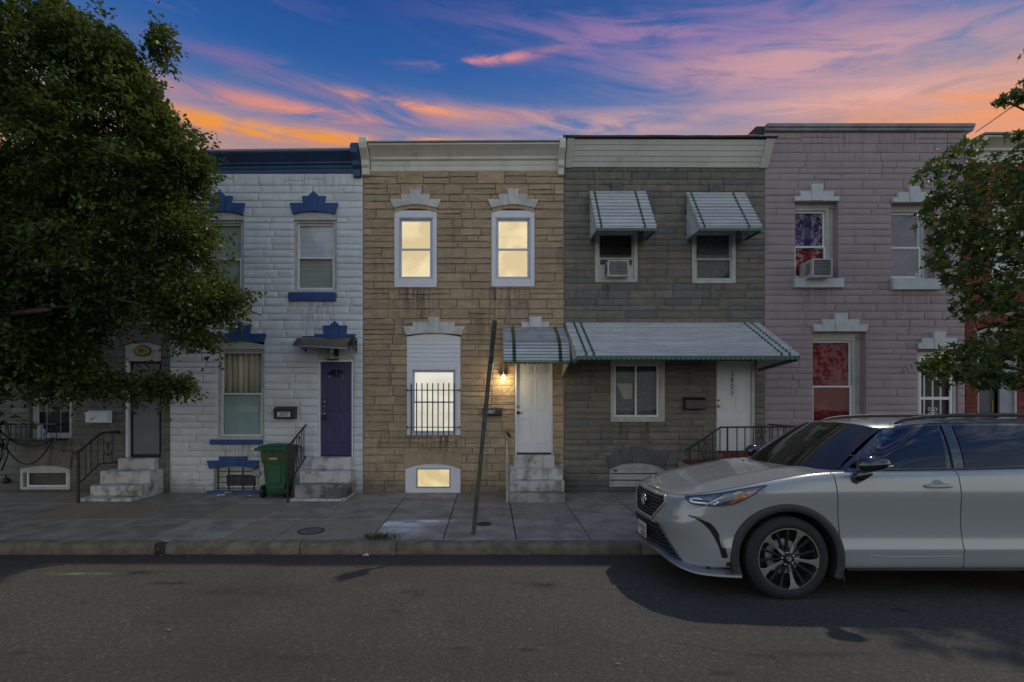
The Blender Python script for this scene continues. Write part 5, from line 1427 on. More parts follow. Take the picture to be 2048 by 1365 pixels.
slab_step(t, 'base_slab', -7.47, -6.525, 9.34, YF - 0.005, gz(9.34) - 0.03, 0.173, M_MARBLE, 12)
# brick landing at 3805
t = thing('brick_stoop', 'red brick landing with iron railing below the white door 3805', 'steps', (4.6, 9.8, gz(9.8)))
mb = MB(); mb.box(3.76, 5.56, 9.34, YF - 0.005, gz(9.3) - 0.05, 0.745); mb.box(3.44, 3.755, 9.34, YF - 0.005, gz(9.3) - 0.05, 0.50); mb.box(fx(1433), fx(1506), YF - 0.25, YF - 0.003, 0.746, 0.93); mb.build('core', M_BRICK_MORTAR, t)
def brick_row(x0, x1, z0, z1, yf_, l, yb):
    n = max(1, round((x1 - x0) / l)); l = (x1 - x0) / n
    for i in range(n):
        mb = MB(); mb.box(x0 + i * l + 0.005, x0 + (i + 1) * l - 0.005, yf_ - 0.008 - random.uniform(0, 0.004), yb, z0 + 0.005, z1 - 0.005); mb.build('brick', M_BRICK, t, recalc=False)
brick_row(fx(1433), fx(1506), 0.838, 0.942, YF - 0.25, 0.075, YF - 0.02)
brick_row(fx(1433), fx(1506), 0.746, 0.836, YF - 0.25, 0.21, YF - 0.2)
for k in range(7):
    z1 = 0.808 - 0.095 * k
    brick_row(3.76, 5.56, z1 - 0.093, z1, 9.34, 0.215, 9.42 if k else YF - 0.26)
    if k >= 3: brick_row(3.44, 3.75, z1 - 0.093, z1, 9.34, 0.2, 9.42 if k > 3 else YF - 0.05)

# ================================================================== RAILINGS
def rail_thing(label, loc): return thing('iron_railing', label, 'railing', loc)
X = -3.67
t = rail_thing('black iron railing with lozenge scroll between green bin and violet door steps', (X, 9.3, gz(9.3)))
def on(y): return 1.10 + (y - 9.29) * (1.47 - 1.10) / 0.89
def un(y): return 0.42 + (y - 9.29) * (0.836 - 0.42) / 0.89
def part_tube(t, name, pts, r, n=7, m=M_IRON, closed=False):
    mb = MB(); mb.tube(pts, r, n, closed=closed); return mb.build(name, m, t, smooth=True, sharp=50)
def flat_bar(t, name, a, b_, w, h_, m=M_IRON):
    a, b_ = Vector(a), Vector(b_); d = (b_ - a).normalized(); s = d.cross(Vector((0, 0, 1)))
    if s.length < 1e-3: s = Vector((1, 0, 0))
    s.normalize(); u = s.cross(d)
    mb = MB(); vs = [p + s * (i * w / 2) + u * (j * h_ / 2) for p in (a, b_) for i, j in ((-1, -1), (1, -1), (1, 1), (-1, 1))]
    mb.add(vs, [(0, 1, 2, 3), (4, 7, 6, 5)] + [(k, (k + 1) % 4, 4 + (k + 1) % 4, 4 + k) for k in range(4)])
    return mb.build(name, m, t, bevel=0.002)
part_tube(t, 'post', [(X, 9.29, gz(9.29) - 0.02), (X, 9.29, on(9.29) + 0.02)], 0.018, 8)
flat_bar(t, 'handrail', (X, 9.25, on(9.25)), (X, YF - 0.02, on(YF - 0.02)), 0.035, 0.016)
flat_bar(t, 'bottom_rail', (X, 9.29, un(9.29)), (X, YF - 0.02, un(YF - 0.02)), 0.022, 0.016)
for y in (9.40, 9.50, 9.60, 9.72, 9.99, 10.10): part_tube(t, 'baluster', [(X, y, un(y)), (X, y, on(y))], 0.009, 6)
for s in (-1, 1):
    ym = 9.855; m_ = []
    for i in range(25):
        q = i / 24
        m_.append((X, ym + s * 0.11 * math.sin(q * math.pi) ** 0.8 * (0.35 + 0.65 * (1 - q)), un(ym) + 0.06 + (on(ym) - un(ym) - 0.12) * q))
    part_tube(t, 'scroll', m_, 0.0075, 6)
    part_tube(t, 'scroll', [Vector((X, ym + s * (0.04 + 0.035 * (1 - i / 20) * math.cos(i / 20 * 6.5)), on(ym) - 0.10 + 0.035 * (1 - i / 20) * math.sin(i / 20 * 6.5))) for i in range(21)], 0.006, 5)
part_tube(t, 'scroll', [(X, 9.585 + 0.05 * math.cos(a), un(9.585) - 0.05 + 0.05 * math.sin(a)) for a in [i / 14 * 4.6 for i in range(15)]], 0.008, 5)

X = -7.43
t = rail_thing('black iron railing with small anchor emblem in front of grey house', (X, 9.24, gz(9.24)))
hr = [(9.24, 1.00), (9.265, 1.03), (9.77, 1.33), (9.85, 1.345), (YF - 0.01, 1.34)]
br = [(9.24, 0.44), (9.265, 0.455), (9.73, 0.745), (9.80, 0.75), (YF - 0.02, 0.735)]
def zi(P_, y):
    return float(np.interp(y, [p[0] for p in P_], [p[1] for p in P_]))
part_tube(t, 'handrail', [(X, y, z) for y, z in hr], 0.020, 8)
part_tube(t, 'bottom_rail', [(X, y, z) for y, z in br], 0.014, 7)
part_tube(t, 'post', [(X, 9.24, gz(9.24) - 0.02), (X, 9.24, 1.02)], 0.026, 9)
part_tube(t, 'scroll', [(X, 9.235 - 0.028 + 0.03 * math.cos(a), 1.0 + 0.03 * math.sin(a)) for a in [i / 14 * 5.6 for i in range(15)]], 0.009, 6)
for y in (9.41, 9.53, 9.70, 9.845, 10.07): part_tube(t, 'baluster', [(X, y, zi(br, y)), (X, y, zi(hr, y))], 0.010, 6)
for P_ in (hr, br):
    mb = MB(); mb.lathe((X, YF - 0.005, P_[-1][1]), (0, -1, 0), [(0, 0.045), (0.02, 0.045), (0.04, 0.03), (0.042, 0)], 10); mb.build('rail_end', M_IRON, t)
ym, zc = 9.957, 1.03
an = MB(); an.tube([(X, ym + 0.026 * math.cos(2 * math.pi * i / 12), zc + 0.075 + 0.026 * math.sin(2 * math.pi * i / 12)) for i in range(12)], 0.008, 6, closed=True)
an.tube([(X, ym, zc + 0.05), (X, ym, zc - 0.125)], 0.010, 6); an.tube([(X, ym - 0.05, zc + 0.02), (X, ym + 0.05, zc + 0.02)], 0.008, 6)
an.tube([(X, ym + 0.09 * math.cos(a), zc - 0.04 + 0.09 * math.sin(a)) for a in [math.pi + i / 12 * math.pi for i in range(13)]], [0.004] + [0.011] * 11 + [0.004], 6)
an.tube([(X, 9.85, zc + 0.16), (X, ym, zc + 0.10), (X, 10.06, zc + 0.16)], 0.007, 6)
an.build('anchor', M_IRON, t)

Y0 = 9.30
def rx(px): return (px - HX) * Y0 / FPX
def rz(py): return CZ - (py - HY) * Y0 / FPX
t = rail_thing('black iron railing with heart scrolls on the brick landing behind the car', (rx(1460), Y0, 0.8))
HRz = lambda x: float(np.interp(x, [rx(1380), rx(1441)], [rz(896), rz(855)]))
part_tube(t, 'handrail', [(rx(1380), Y0, rz(896)), (rx(1441), Y0, rz(855)), (rx(1593), Y0, rz(854)), (rx(1593), YF - 0.03, rz(854) + 0.015)], 0.016, 7)
part_tube(t, 'scroll', [(rx(1380) - 0.045 + 0.048 * math.cos(a), Y0, rz(896) - 0.075 + 0.06 * math.sin(a)) for a in [0.9 + i / 16 * 4.6 for i in range(17)]], 0.010, 6)
part_tube(t, 'post', [(rx(1380), Y0, gz(Y0)), (rx(1380), Y0, rz(896))], 0.016, 7)
for px in (1397.7, 1425.8, 1440, 1474, 1490, 1506.7, 1539.6, 1556, 1572):
    x = rx(px); part_tube(t, 'baluster', [(x, Y0, 0.5 if px < 1400 else 0.80), (x, Y0, HRz(x))], 0.010, 6)
for px in (1455, 1593): part_tube(t, 'post', [(rx(px), Y0, 0.80), (rx(px), Y0, HRz(rx(px)))], 0.017, 7)
for y in (9.5, 9.7, 9.9, 10.1): part_tube(t, 'baluster', [(rx(1593), y, 0.80), (rx(1593), y, rz(854))], 0.010, 6)
for pc in (1411.8, 1523):
    xm = rx(pc); z1 = HRz(xm); z0 = 0.82
    part_tube(t, 'baluster', [(xm, Y0, z0 - 0.02), (xm, Y0, z1)], 0.009, 6)
    H_ = z1 - z0
    for s in (-1, 1):
        part_tube(t, 'scroll', [(xm + s * 0.115 * math.sin(q * math.pi) * (0.3 + 0.7 * (1 - q)) ** 0.7, Y0 - 0.004, z0 + H_ * (0.10 + 0.72 * q)) for q in [i / 20 for i in range(21)]], 0.0075, 6)
        for zq in (0.16, 0.36, 0.86):
            part_tube(t, 'scroll', [(xm + s * (0.055 + 0.042 * (1 - 0.7 * i / 18) * math.cos(i / 18 * 7)), Y0 - 0.004, z0 + H_ * zq + 0.042 * (1 - 0.7 * i / 18) * math.sin(i / 18 * 7)) for i in range(19)], 0.006, 5)

X = 0.309
t = thing('handrail', 'plain pale metal pipe handrail on one post beside the white door steps', 'railing', (X, 9.3, gz(9.3)))
part_tube(t, 'rail', [(X, YF - 0.06, 1.39), (X, YF - 0.10, 1.385), (X, 9.34, 1.0), (X, 9.305, 0.985)], 0.021, 9, M_STEEL)
part_tube(t, 'post', [(X + 0.004, 9.30, gz(9.3) - 0.02), (X + 0.004, 9.30, 1.0)], 0.028, 9, M_GALV)
mb = MB(); mb.lathe((X + 0.004, 9.30, 0.93), (0, 0, 1), [(0, 0.028), (0.0, 0.036), (0.06, 0.036), (0.06, 0.02)], 12); mb.lathe((X + 0.004, 9.30, 0.80), (0, 0, 1), [(0, 0.028), (0.0, 0.034), (0.03, 0.034), (0.03, 0.02)], 12); mb.build('collar', M_STEEL, t, smooth=True, sharp=40)
part_tube(t, 'wall_bracket', [(X, YF - 0.08, 1.36), (X + 0.06, YF - 0.045, 1.29), (X + 0.10, YF - 0.03, 1.25)], 0.022, 8)

# ================================================================== BIN
M_BIN = M('green_bin_plastic', (0.020, 0.115, 0.045), (0.016, 0.090, 0.036), 4.0, 0.5, 0.06, 60)
M_BIN2 = M('olive_green_bin_plastic', (0.075, 0.115, 0.040), (0.055, 0.095, 0.034), 4.0, 0.55, 0.06, 60)
bx, byf, g0 = -4.06, 9.62, gz(9.7)
t = thing('wheelie_bin', 'green plastic wheelie bin with closed lid beside the violet door railing', 'bin', (bx, 9.85, g0))
def rrect(w, d, r, y0, n=4):
    pts = []
    for cx, cy, a in ((w - r, y0 + r, -90), (w - r, y0 + d - r, 0), (-w + r, y0 + d - r, 90), (-w + r, y0 + r, 180)):
        for i in range(n + 1):
            q = R(a + 90 * i / n); pts.append((bx + cx + r * math.cos(q), cy + r * math.sin(q)))
    return pts
def loft(levels, mats, name, m=0, cap=True):
    mb = MB(); P = [[(x, y, g0 + z) for x, y in rrect(w, d, r, y0)] for (z, w, d, r, y0) in levels]
    n = len(P[0])
    vs = [p for row in P for p in row]
    fs = [(i * n + j, i * n + (j + 1) % n, (i + 1) * n + (j + 1) % n, (i + 1) * n + j) for i in range(len(P) - 1) for j in range(n)]
    if cap: fs += [tuple(range(n - 1, -1, -1)), tuple((len(P) - 1) * n + j for j in range(n))]
    mb.add(vs, fs, m)
    return mb
o = loft([(0.07, 0.175, 0.40, 0.03, byf + 0.07), (0.12, 0.18, 0.42, 0.03, byf + 0.05), (0.20, 0.19, 0.43, 0.03, byf + 0.045), (0.66, 0.222, 0.49, 0.03, byf + 0.02)], None, 'body').build('body', M_BIN, t, smooth=True, sharp=30)
loft([(0.655, 0.235, 0.50, 0.03, byf + 0.01), (0.68, 0.245, 0.51, 0.03, byf + 0.0), (0.90, 0.262, 0.54, 0.03, byf - 0.012), (0.93, 0.262, 0.54, 0.03, byf - 0.012)], None, 'collar').build('collar', M_BIN2, t, smooth=True, sharp=30)
mb = MB(); mb.box(bx - 0.12, bx + 0.12, byf + 0.012, byf + 0.05, g0 + 0.27, g0 + 0.62); mb.box(bx - 0.12, bx + 0.12, byf + 0.038, byf + 0.06, g0 + 0.155, g0 + 0.185); mb.build('rib', M_BIN, t, bevel=0.01)
rows = []
for i in range(9):
    q = i / 8
    rows.append([(bx + s * (0.335 - 0.0 * abs(s)), byf - 0.06 + 0.62 * q, g0 + 0.945 + 0.075 * math.sin(q * math.pi) ** 0.7 - 0.045 * abs(s) ** 3) for s in [-1, -0.85, -0.6, -0.3, 0, 0.3, 0.6, 0.85, 1]])
mb = MB(); mb.grid(rows)
mb.box(bx - 0.335, bx + 0.335, byf - 0.066, byf - 0.05, g0 + 0.90, g0 + 0.945)
for s in (-0.2, -0.06, 0.09, 0.21): mb.box(bx + s - 0.035, bx + s + 0.035, byf - 0.060, byf + 0.0, g0 + 0.875, g0 + 0.90)
mb.build('lid', M_BIN, t, smooth=True, sharp=30, solid=0.008)
part_tube(t, 'handle', [(bx - 0.20, byf - 0.01, g0 + 0.90), (bx - 0.20, byf - 0.075, g0 + 0.925), (bx + 0.20, byf - 0.075, g0 + 0.925), (bx + 0.20, byf - 0.01, g0 + 0.90)], 0.014, 7, M_BIN)
for s in (-1, 1):
    mb = MB(); mb.lathe((bx + s * 0.225, byf + 0.075, g0 + 0.125), (s, 0, 0), [(-0.035, 0.0), (-0.035, 0.10), (-0.025, 0.122), (0.025, 0.122), (0.035, 0.10), (0.03, 0.07), (0.012, 0.062), (0.012, 0.03), (0.035, 0.028), (0.036, 0)], 20); mb.build('wheel', M_BLACK, t, smooth=True, sharp=35)
part_tube(t, 'axle', [(bx - 0.24, byf + 0.075, g0 + 0.125), (bx + 0.24, byf + 0.075, g0 + 0.125)], 0.012, 7, M_STEEL)
mb = MB()
for i, (a, b_) in enumerate(((0, 9), (11, 18), (22, 30), (32, 38), (40, 47), (49, 56))):
    for hh in (0.0, 0.016):
        mb.box(bx - 0.085 + a * 0.0025, bx - 0.085 + b_ * 0.0025, byf - 0.0065, byf - 0.002, g0 + 0.735 + hh, g0 + 0.746 + hh)
mb.build('stencil_print', M_WTRIM, t)

# ================================================================== RACK, HOSE, JUG at 3811
t = thing('window_rack', 'black iron window box rack under the dark window of the grey house', 'window box', (-8.95, YF - 0.1, 1.2))
xa, xb, ya, yb_ = -9.50, -8.42, YF - 0.30, YF - 0.02
for z in (1.20, 1.50):
    part_tube(t, 'rail', [(xa, yb_, z), (xa, ya, z), (xb, ya, z), (xb, yb_, z)], 0.014, 6)
for i in range(12):
    x = xa + (xb - xa) * i / 11; part_tube(t, 'bar', [(x, ya, 1.20), (x, ya, 1.50)], 0.007, 5)
for i in range(4):
    y = ya + 0.02 + 0.075 * i; mb = MB(); mb.box(xa, xb, y, y + 0.03, 1.195, 1.207); mb.build('shelf_slat', M_IRON, t)
t = thing('garden_hose', 'black hose looped over the window box rack and hanging to the basement window', 'hose', (-9.4, YF - 0.35, 1.1))
def hang(p, q, sag, n=18): 
    p, q = Vector(p), Vector(q)
    return [p + (q - p) * (i / n) - Vector((0, 0, sag * 4 * (i / n) * (1 - i / n))) for i in range(n + 1)]
yh = YF - 0.33
mb = MB()
mb.tube(hang((-9.52, yh, 1.42), (-8.50, yh, 1.22), 0.24), 0.017, 7)
mb.tube(hang((-9.48, yh + 0.03, 1.2), (-8.46, yh + 0.02, 1.25), 0.50), 0.014, 7)
for k in range(4):
    mb.tube([(-9.42 + 0.10 * math.cos(2 * math.pi * i / 20) + 0.02 * k, yh - 0.02 * k, 1.30 + (0.22 + 0.02 * k) * math.sin(2 * math.pi * i / 20)) for i in range(20)], 0.015, 6, closed=True)
mb.tube([(-9.44, yh, 1.12), (-9.46, yh, 0.85), (-9.60, yh + 0.03, 0.58), (-9.68, yh + 0.1, 0.47)], 0.016, 7)
mb.tube([(-9.36, yh, 1.12), (-9.33, yh, 0.9), (-9.45, yh + 0.03, 0.68), (-9.5, yh + 0.05, 0.6)], 0.014, 7)
mb.build('hose', M_BLACK, t, smooth=True)
t = thing('spigot_cover', 'black outdoor tap cover low on the grey stone wall', 'tap', (fx(18), YF - 0.04, fz(961)))
mb = MB(); mb.lathe((fx(18), YF - 0.03, fz(961)), (0, -1, 0), [(0, 0.058), (0.07, 0.062), (0.09, 0.04), (0.092, 0)], 12); mb.tube([(fx(17), YF - 0.05, fz(955)), (fx(17), YF - 0.06, fz(950)), (fx(20), YF - 0.08, fz(948))], 0.012, 6); mb.build('cover', M_BLACK, t, smooth=True, sharp=40)
t = thing('plastic_jug', 'translucent white jug with blue label standing on the window box rack', 'jug', (fx(92), YF - 0.2, 1.21))
jx_ = -8.80
mb = MB(); mb.lathe((jx_, YF - 0.20, 1.208), (0, 0, 1), [(0, 0), (0, 0.075), (0.02, 0.08), (0.15, 0.08), (0.20, 0.055), (0.225, 0.026), (0.25, 0.026), (0.25, 0)], 18); mb.build('bottle', M('milky_plastic', (0.45, 0.50, 0.56), None, rough=0.3), t, smooth=True, sharp=40)
mb = MB(); mb.lathe((jx_, YF - 0.20, 1.235), (0, 0, 1), [(0, 0.0812), (0.09, 0.0812)], 18); mb.build('wrap', M('blue_white_wrap', (0.12, 0.26, 0.42), (0.60, 0.63, 0.66), 14, 0.4), t, smooth=True, recalc=False, solid=0.001)
mb = MB(); mb.lathe((jx_, YF - 0.20, 1.458), (0, 0, 1), [(0, 0.029), (0.025, 0.029), (0.026, 0)], 14); mb.build('cap', M_WTRIM, t)

# ================================================================== SIGN POST
t = thing('sign_post', 'leaning green steel street sign post, its plate seen edge on', 'sign post', (-0.235, 7.15, gz(7.15)))
M_POST = M('dull_green_steel', (0.105, 0.118, 0.082), (0.070, 0.080, 0.058), 7.0, 0.6, 0.15, 60, metal=0.3)
pb, ptop = Vector((-0.235, 7.15, gz(7.15) - 0.03)), Vector((0.062, 7.15, 3.04))
d = (ptop - pb).normalized(); s = d.cross(Vector((0, 1, 0))).normalized() * -1
mb = MB()
sec = [(-0.030, 0.018), (-0.030, 0.012), (-0.014, 0.012), (-0.010, -0.018), (0.010, -0.018), (0.014, 0.012), (0.030, 0.012), (0.030, 0.018), (0.010, 0.018), (0.007, -0.012), (-0.007, -0.012), (-0.010, 0.018)]
vs = [p + s * a + Vector((0, b_, 0)) for p in (pb, ptop) for a, b_ in sec]
n = len(sec)
mb.add(vs, [(i, (i + 1) % n, n + (i + 1) % n, n + i) for i in range(n)] + [tuple(range(n)), tuple(range(2 * n - 1, n - 1, -1))])
mb.build('post', M_POST, t)
a = R(-8); wv = Vector((-math.sin(a), -math.cos(a), 0)); nv = Vector((math.cos(a), -math.sin(a), 0))
c0 = pb + d * ((2.42 - pb.z) / d.z) + s * 0.018 + Vector((0, -0.03, 0)); c1 = pb + d * ((3.00 - pb.z) / d.z) + s * 0.018 + Vector((0, -0.03, 0))
mb = MB()
q = [c0 - wv * 0.16, c0 + wv * 0.16, c1 + wv * 0.16, c1 - wv * 0.16]
vs = [p + nv * 0.002 for p in q] + [p - nv * 0.002 for p in q]
mb.add(vs, [(0, 1, 2, 3)], 1); o_ = len(mb.v)
mb.add([p - nv * 0.002 for p in q], [(3, 2, 1, 0)], 0)
mb.add(vs, [(k, 4 + k, 4 + (k + 1) % 4, (k + 1) % 4) for k in range(4)], 0)
mb.build('sign_plate', [M('sign_back', (0.075, 0.095, 0.072), (0.05, 0.064, 0.052), 6, 0.5, metal=0.2), M_WTRIM], t, recalc=False)
mb = MB(); p = c0 - wv * 0.10
mb.add([p, p + Vector((0.055, 0, -0.035)), p + Vector((0.05, 0.01, 0.05)), p + Vector((0.02, 0.012, 0.12)), p + Vector((0, 0, 0.09)), p + Vector((-0.02, 0, -0.02))], [(0, 1, 2), (0, 2, 3, 4), (0, 5, 1)])
mb.build('torn_sheet', M_WTRIM, t, recalc=False, solid=0.002)
for z in (2.55, 2.9):
    p = pb + d * ((z - pb.z) / d.z); mb = MB(); mb.lathe(p + Vector((0, -0.02, 0)), (0.3, -1, 0), [(0, 0.012), (0.02, 0.012), (0.021, 0)], 8); mb.build('bolt', M_STEEL, t)

# ================================================================== COVERS, WEEDS, LITTER, WIRE
def cover(label, x, y, r, mat, rimm):
    t = thing('utility_cover', label, 'utility cover', (x, y, gz(y)))
    sl = math.atan(0.027)
    up = Vector((0, -math.sin(sl), math.cos(sl)))
    mb = MB(); mb.lathe((x, y, gz(y) + 0.004), up, [(-0.03, r + 0.02), (0.004, r + 0.02), (0.004, r), (-0.01, r)], 36); mb.build('ring', rimm, t, smooth=True, sharp=30)
    mb = MB(); mb.lathe((x, y, gz(y) + 0.004), up, [(-0.02, r - 0.004), (0.0, r - 0.004), (0.002, r - 0.02), (0.0, r - 0.04), (0.0, 0.0)], 36)
    for i in range(-3, 4):
        L = math.sqrt(max(0.0, (r * 0.75) ** 2 - (i * r * 0.22) ** 2))
        if L > 0.02: mb.box(x - L, x + L, y + i * r * 0.22 - 0.006, y + i * r * 0.22 + 0.006, gz(y + i * r * 0.22), gz(y + i * r * 0.22) + 0.008)
    mb.build('plate', mat, t, smooth=True, sharp=30)
M_CAST_IRON = M('cast_iron', (0.17, 0.17, 0.19), (0.12, 0.12, 0.135), 14, 0.6, 0.3, 60, metal=0.3)
cover('grey round utility cover in the reddish patch of pavement', -2.56, 7.32, 0.165, M_CAST_IRON, M_CONC_J)
cover('small dark round valve cover beside the foot of the sign post', -0.09, 7.72, 0.095, M('rusty_iron', (0.05, 0.038, 0.03), (0.03, 0.025, 0.022), 14, 0.8, 0.3, 60), M_CONC_J)
mb = MB()
for i in range(260):
    x = -1.50 + random.gauss(0, 0.11); y = 6.95 + random.gauss(0, 0.05); z = gz(y)
    L = random.uniform(0.03, 0.12); a = random.uniform(0, 6.28); w_ = random.uniform(0.003, 0.006)
    dx, dy = math.cos(a) * L * 0.75, math.sin(a) * L * 0.5
    sx, sy = -math.sin(a) * w_, math.cos(a) * w_
    mb.add([(x - sx, y - sy, z), (x + sx, y + sy, z), (x + dx * 0.5 + sx, y + dy * 0.5 + sy, z + L * 0.6), (x + dx * 0.5 - sx, y + dy * 0.5 - sy, z + L * 0.6), (x + dx, y + dy, z + L * 0.65)], [(0, 1, 2, 3), (3, 2, 4)])
tag(kindof(mb.build('weeds', M('weed_green', (0.045, 0.10, 0.022), (0.07, 0.12, 0.03), 30, 0.6, island=0.3), None, (-1.5, 6.95, gz(6.95)), recalc=False), 'stuff'), 'green weeds growing from the crack at the kerb joint', 'weeds')
def scrap(label, c, s, mat, seed):
    rnd = random.Random(seed); mb = MB(); n = 5
    rows = [[(c[0] + s * (i / n - 0.5) + rnd.uniform(-1, 1) * s * 0.08, c[1] + s * 0.7 * (j / n - 0.5), c[2] + 0.006 + abs(rnd.gauss(0, 1)) * s * 0.14) for i in range(n + 1)] for j in range(n + 1)]
    mb.grid(rows)
    tag(mb.build('paper_scrap', mat, None, c, recalc=False, solid=0.001), label, 'litter', 'paper litter')
M_DULL = M('dirty_paper', (0.26, 0.25, 0.22), None, rough=0.8)
M_PAPER = M('white_paper', (0.62, 0.64, 0.66), None, rough=0.7)
scrap('crumpled white paper below the basement bars of the white house', (fx(462), YF - 0.12, gz(YF - 0.1)), 0.13, M_PAPER, 1)
scrap('flat torn white paper on the pavement by the white wall', (-5.18, 9.85, gz(9.85)), 0.12, M_PAPER, 2)
scrap('tiny paper bit beside the wheel of the green bin', (-4.62, 9.85, gz(9.85)), 0.06, M_PAPER, 3)
scrap('pale scrap in the gutter below the weeds', (-1.60, 6.62, road_z(6.62)), 0.08, M_PAPER, 4)
scrap('thin pale scrap on the asphalt in front of the parked car', (0.9, 3.6, 0.0), 0.028, M_DULL, 5)
scrap('small pale scrap lying in the middle of the asphalt', (-2.6, 4.15, 0.0), 0.030, M_DULL, 6)
scrap('small white scrap on the asphalt close to the viewer', (-2.05, 3.25, 0.0), 0.030, M_DULL, 7)
mb = MB()
for i in range(420):
    x = random.choice([random.uniform(-9, 1.8), random.gauss(-4.3, 0.4), random.gauss(-1.2, 0.35), random.gauss(-3.3, 0.3)]); y = 6.70 - abs(random.gauss(0, 0.05)); z = road_z(y) + 0.004
    a = random.uniform(0, 6.28); L = random.uniform(0.008, 0.028)
    e1 = Vector((math.cos(a), math.sin(a), random.uniform(-0.2, 0.5))) * L; e2 = Vector((-math.sin(a), math.cos(a), random.uniform(-0.2, 0.4))) * L * 0.5
    c = Vector((x, y, z + 0.004))
    mb.quad(c - e1, c + e2, c + e1, c - e2)
tag(kindof(mb.build('leaf_litter', M('dry_leaf', (0.22, 0.12, 0.045), (0.12, 0.075, 0.035), 40, 0.8, island=0.35), None, (-3, 6.66, -0.1), recalc=False), 'stuff'), 'dry brown leaf bits gathered in the gutter along the kerb', 'leaf litter')
mb = MB(); mb.tube(hang((9.66, YF - 0.05, 7.30), (11.6, 7.0, 9.2), 0.05), 0.008, 6)
tag(mb.build('service_wire', M_BLACK, None, (9.66, YF - 0.05, 7.30)), 'thin dark service wire rising from the corner of the pink house', 'wire')

# ================================================================== PARKED CAR
CX0, CYC = 1.745, 5.765                       # front of the car, its centre line
car = thing('parked_car', 'white sport utility vehicle with dark windows parked at the kerb', 'car', (CX0, CYC, 0.0))
M_PAINT = M('pearl_white_paint', (0.33, 0.345, 0.34), None, rough=0.22, coat=1.0, spec=0.5, metal=0.12)
M_CLAD = M('dark_grey_cladding', (0.030, 0.029, 0.032), (0.024, 0.023, 0.026), 10, 0.55, 0.1, 120)
M_GLOSSB = M('gloss_black', (0.008, 0.008, 0.010), None, rough=0.06, spec=0.8, coat=1.0)
M_TINT = M('tinted_car_glass', (0.004, 0.008, 0.030), None, rough=0.02, spec=0.55)
M_WSCR = M('windscreen_glass', (0.022, 0.020, 0.016), None, rough=0.03, spec=0.7)
M_TYRE = M('tyre_rubber', (0.013, 0.013, 0.014), (0.019, 0.018, 0.019), 12, 0.75, 0.3, 90)
M_ALLOY = M('machined_alloy', (0.50, 0.48, 0.45), None, rough=0.28, metal=1.0)
M_DARKAL = M('dark_alloy', (0.035, 0.036, 0.042), None, rough=0.3, metal=0.6)
M_CHROME = M('chrome', (0.62, 0.63, 0.65), None, rough=0.12, metal=1.0)
M_AMBER = M('amber_lens', (0.55, 0.16, 0.025), (0.38, 0.09, 0.015), 30, 0.15, coat=1.0)
M_LENS = M('clear_lamp_lens', (0.10, 0.115, 0.17), (0.02, 0.024, 0.05), 8, 0.06, spec=0.9, coat=1.0, stretch=(1, 1, 4))
M_LIP = M('silver_skid_lip', (0.34, 0.36, 0.40), None, rough=0.25, metal=0.8)
M_UNDER = M('car_underside', (0.008, 0.008, 0.008), None, rough=0.9)
M_GRILL = M('grille_black', (0.012, 0.012, 0.013), None, rough=0.25, spec=0.6)

plan = catmull([(0.000, 0.0), (0.004, 0.22), (0.024, 0.42), (0.065, 0.58), (0.15, 0.73), (0.29, 0.845), (0.48, 0.915), (0.80, 0.953), (1.2, 0.965), (2.0, 0.967), (3.0, 0.967), (3.9, 0.957), (4.4, 0.92), (4.70, 0.84), (4.87, 0.69), (4.94, 0.42), (4.95, 0.0)], 40)
plan = np.array(plan)
seg = np.hypot(*np.diff(plan, axis=0).T)
SL = np.concatenate([[0], np.cumsum(seg)])
STOT = SL[-1]
def pl(s):
    x = float(np.interp(s, SL, plan[:, 0])); w = float(np.interp(s, SL, plan[:, 1]))
    e = 0.02
    dx = float(np.interp(s + e, SL, plan[:, 0]) - np.interp(s - e, SL, plan[:, 0])); dw = float(np.interp(s + e, SL, plan[:, 1]) - np.interp(s - e, SL, plan[:, 1]))
    L = math.hypot(dx, dw) or 1
    return x, w, -dw / L, dx / L          # outward normal (nx, nw)
def s_of_x(x): return float(np.interp(x, plan[:, 0], SL))
def s_of_w(w): 
    k = int(np.argmax(plan[:, 1])); return float(np.interp(w, plan[:k, 1], SL[:k]))
ZTX = [0, .10, .2, .35, .55, .85, 1.2, 1.53, 2, 2.7, 3.75, 4.5, 4.8, 4.95]
ZTZ = [.925, .935, .955, .985, 1.03, 1.095, 1.155, 1.190, 1.205, 1.215, 1.24, 1.255, 1.20, 1.15]
ZT = np.array(catmull(list(zip(ZTX, ZTZ)), 12))
def ztop(x): return float(np.interp(x, ZT[:, 0], ZT[:, 1]))
def rows_at(x):
    zt = ztop(x)
    side = [(.265, .13), (.285, .05), (.33, .022), (.42, .012), (.475, .004), (.50, .012), (.60, .026), (.75, .026), (.88, .012), (.96, .001), (1.02, .0), (zt - .07, .014), (zt - .025, .034), (zt, .075)]
    front = [(.215, .20), (.235, .10), (.28, .055), (.35, .045), (.42, .04), (.50, .03), (.57, .012), (.625, .0), (.68, .0), (.73, .012), (.79, .022), (.86, .038), (zt - .022, .062), (zt, .105)]
    b = sstep(.10, .62, x)
    return [(f[0] + (s_[0] - f[0]) * b, f[1] + (s_[1] - f[1]) * b) for f, s_ in zip(front, side)]
NTV = 42
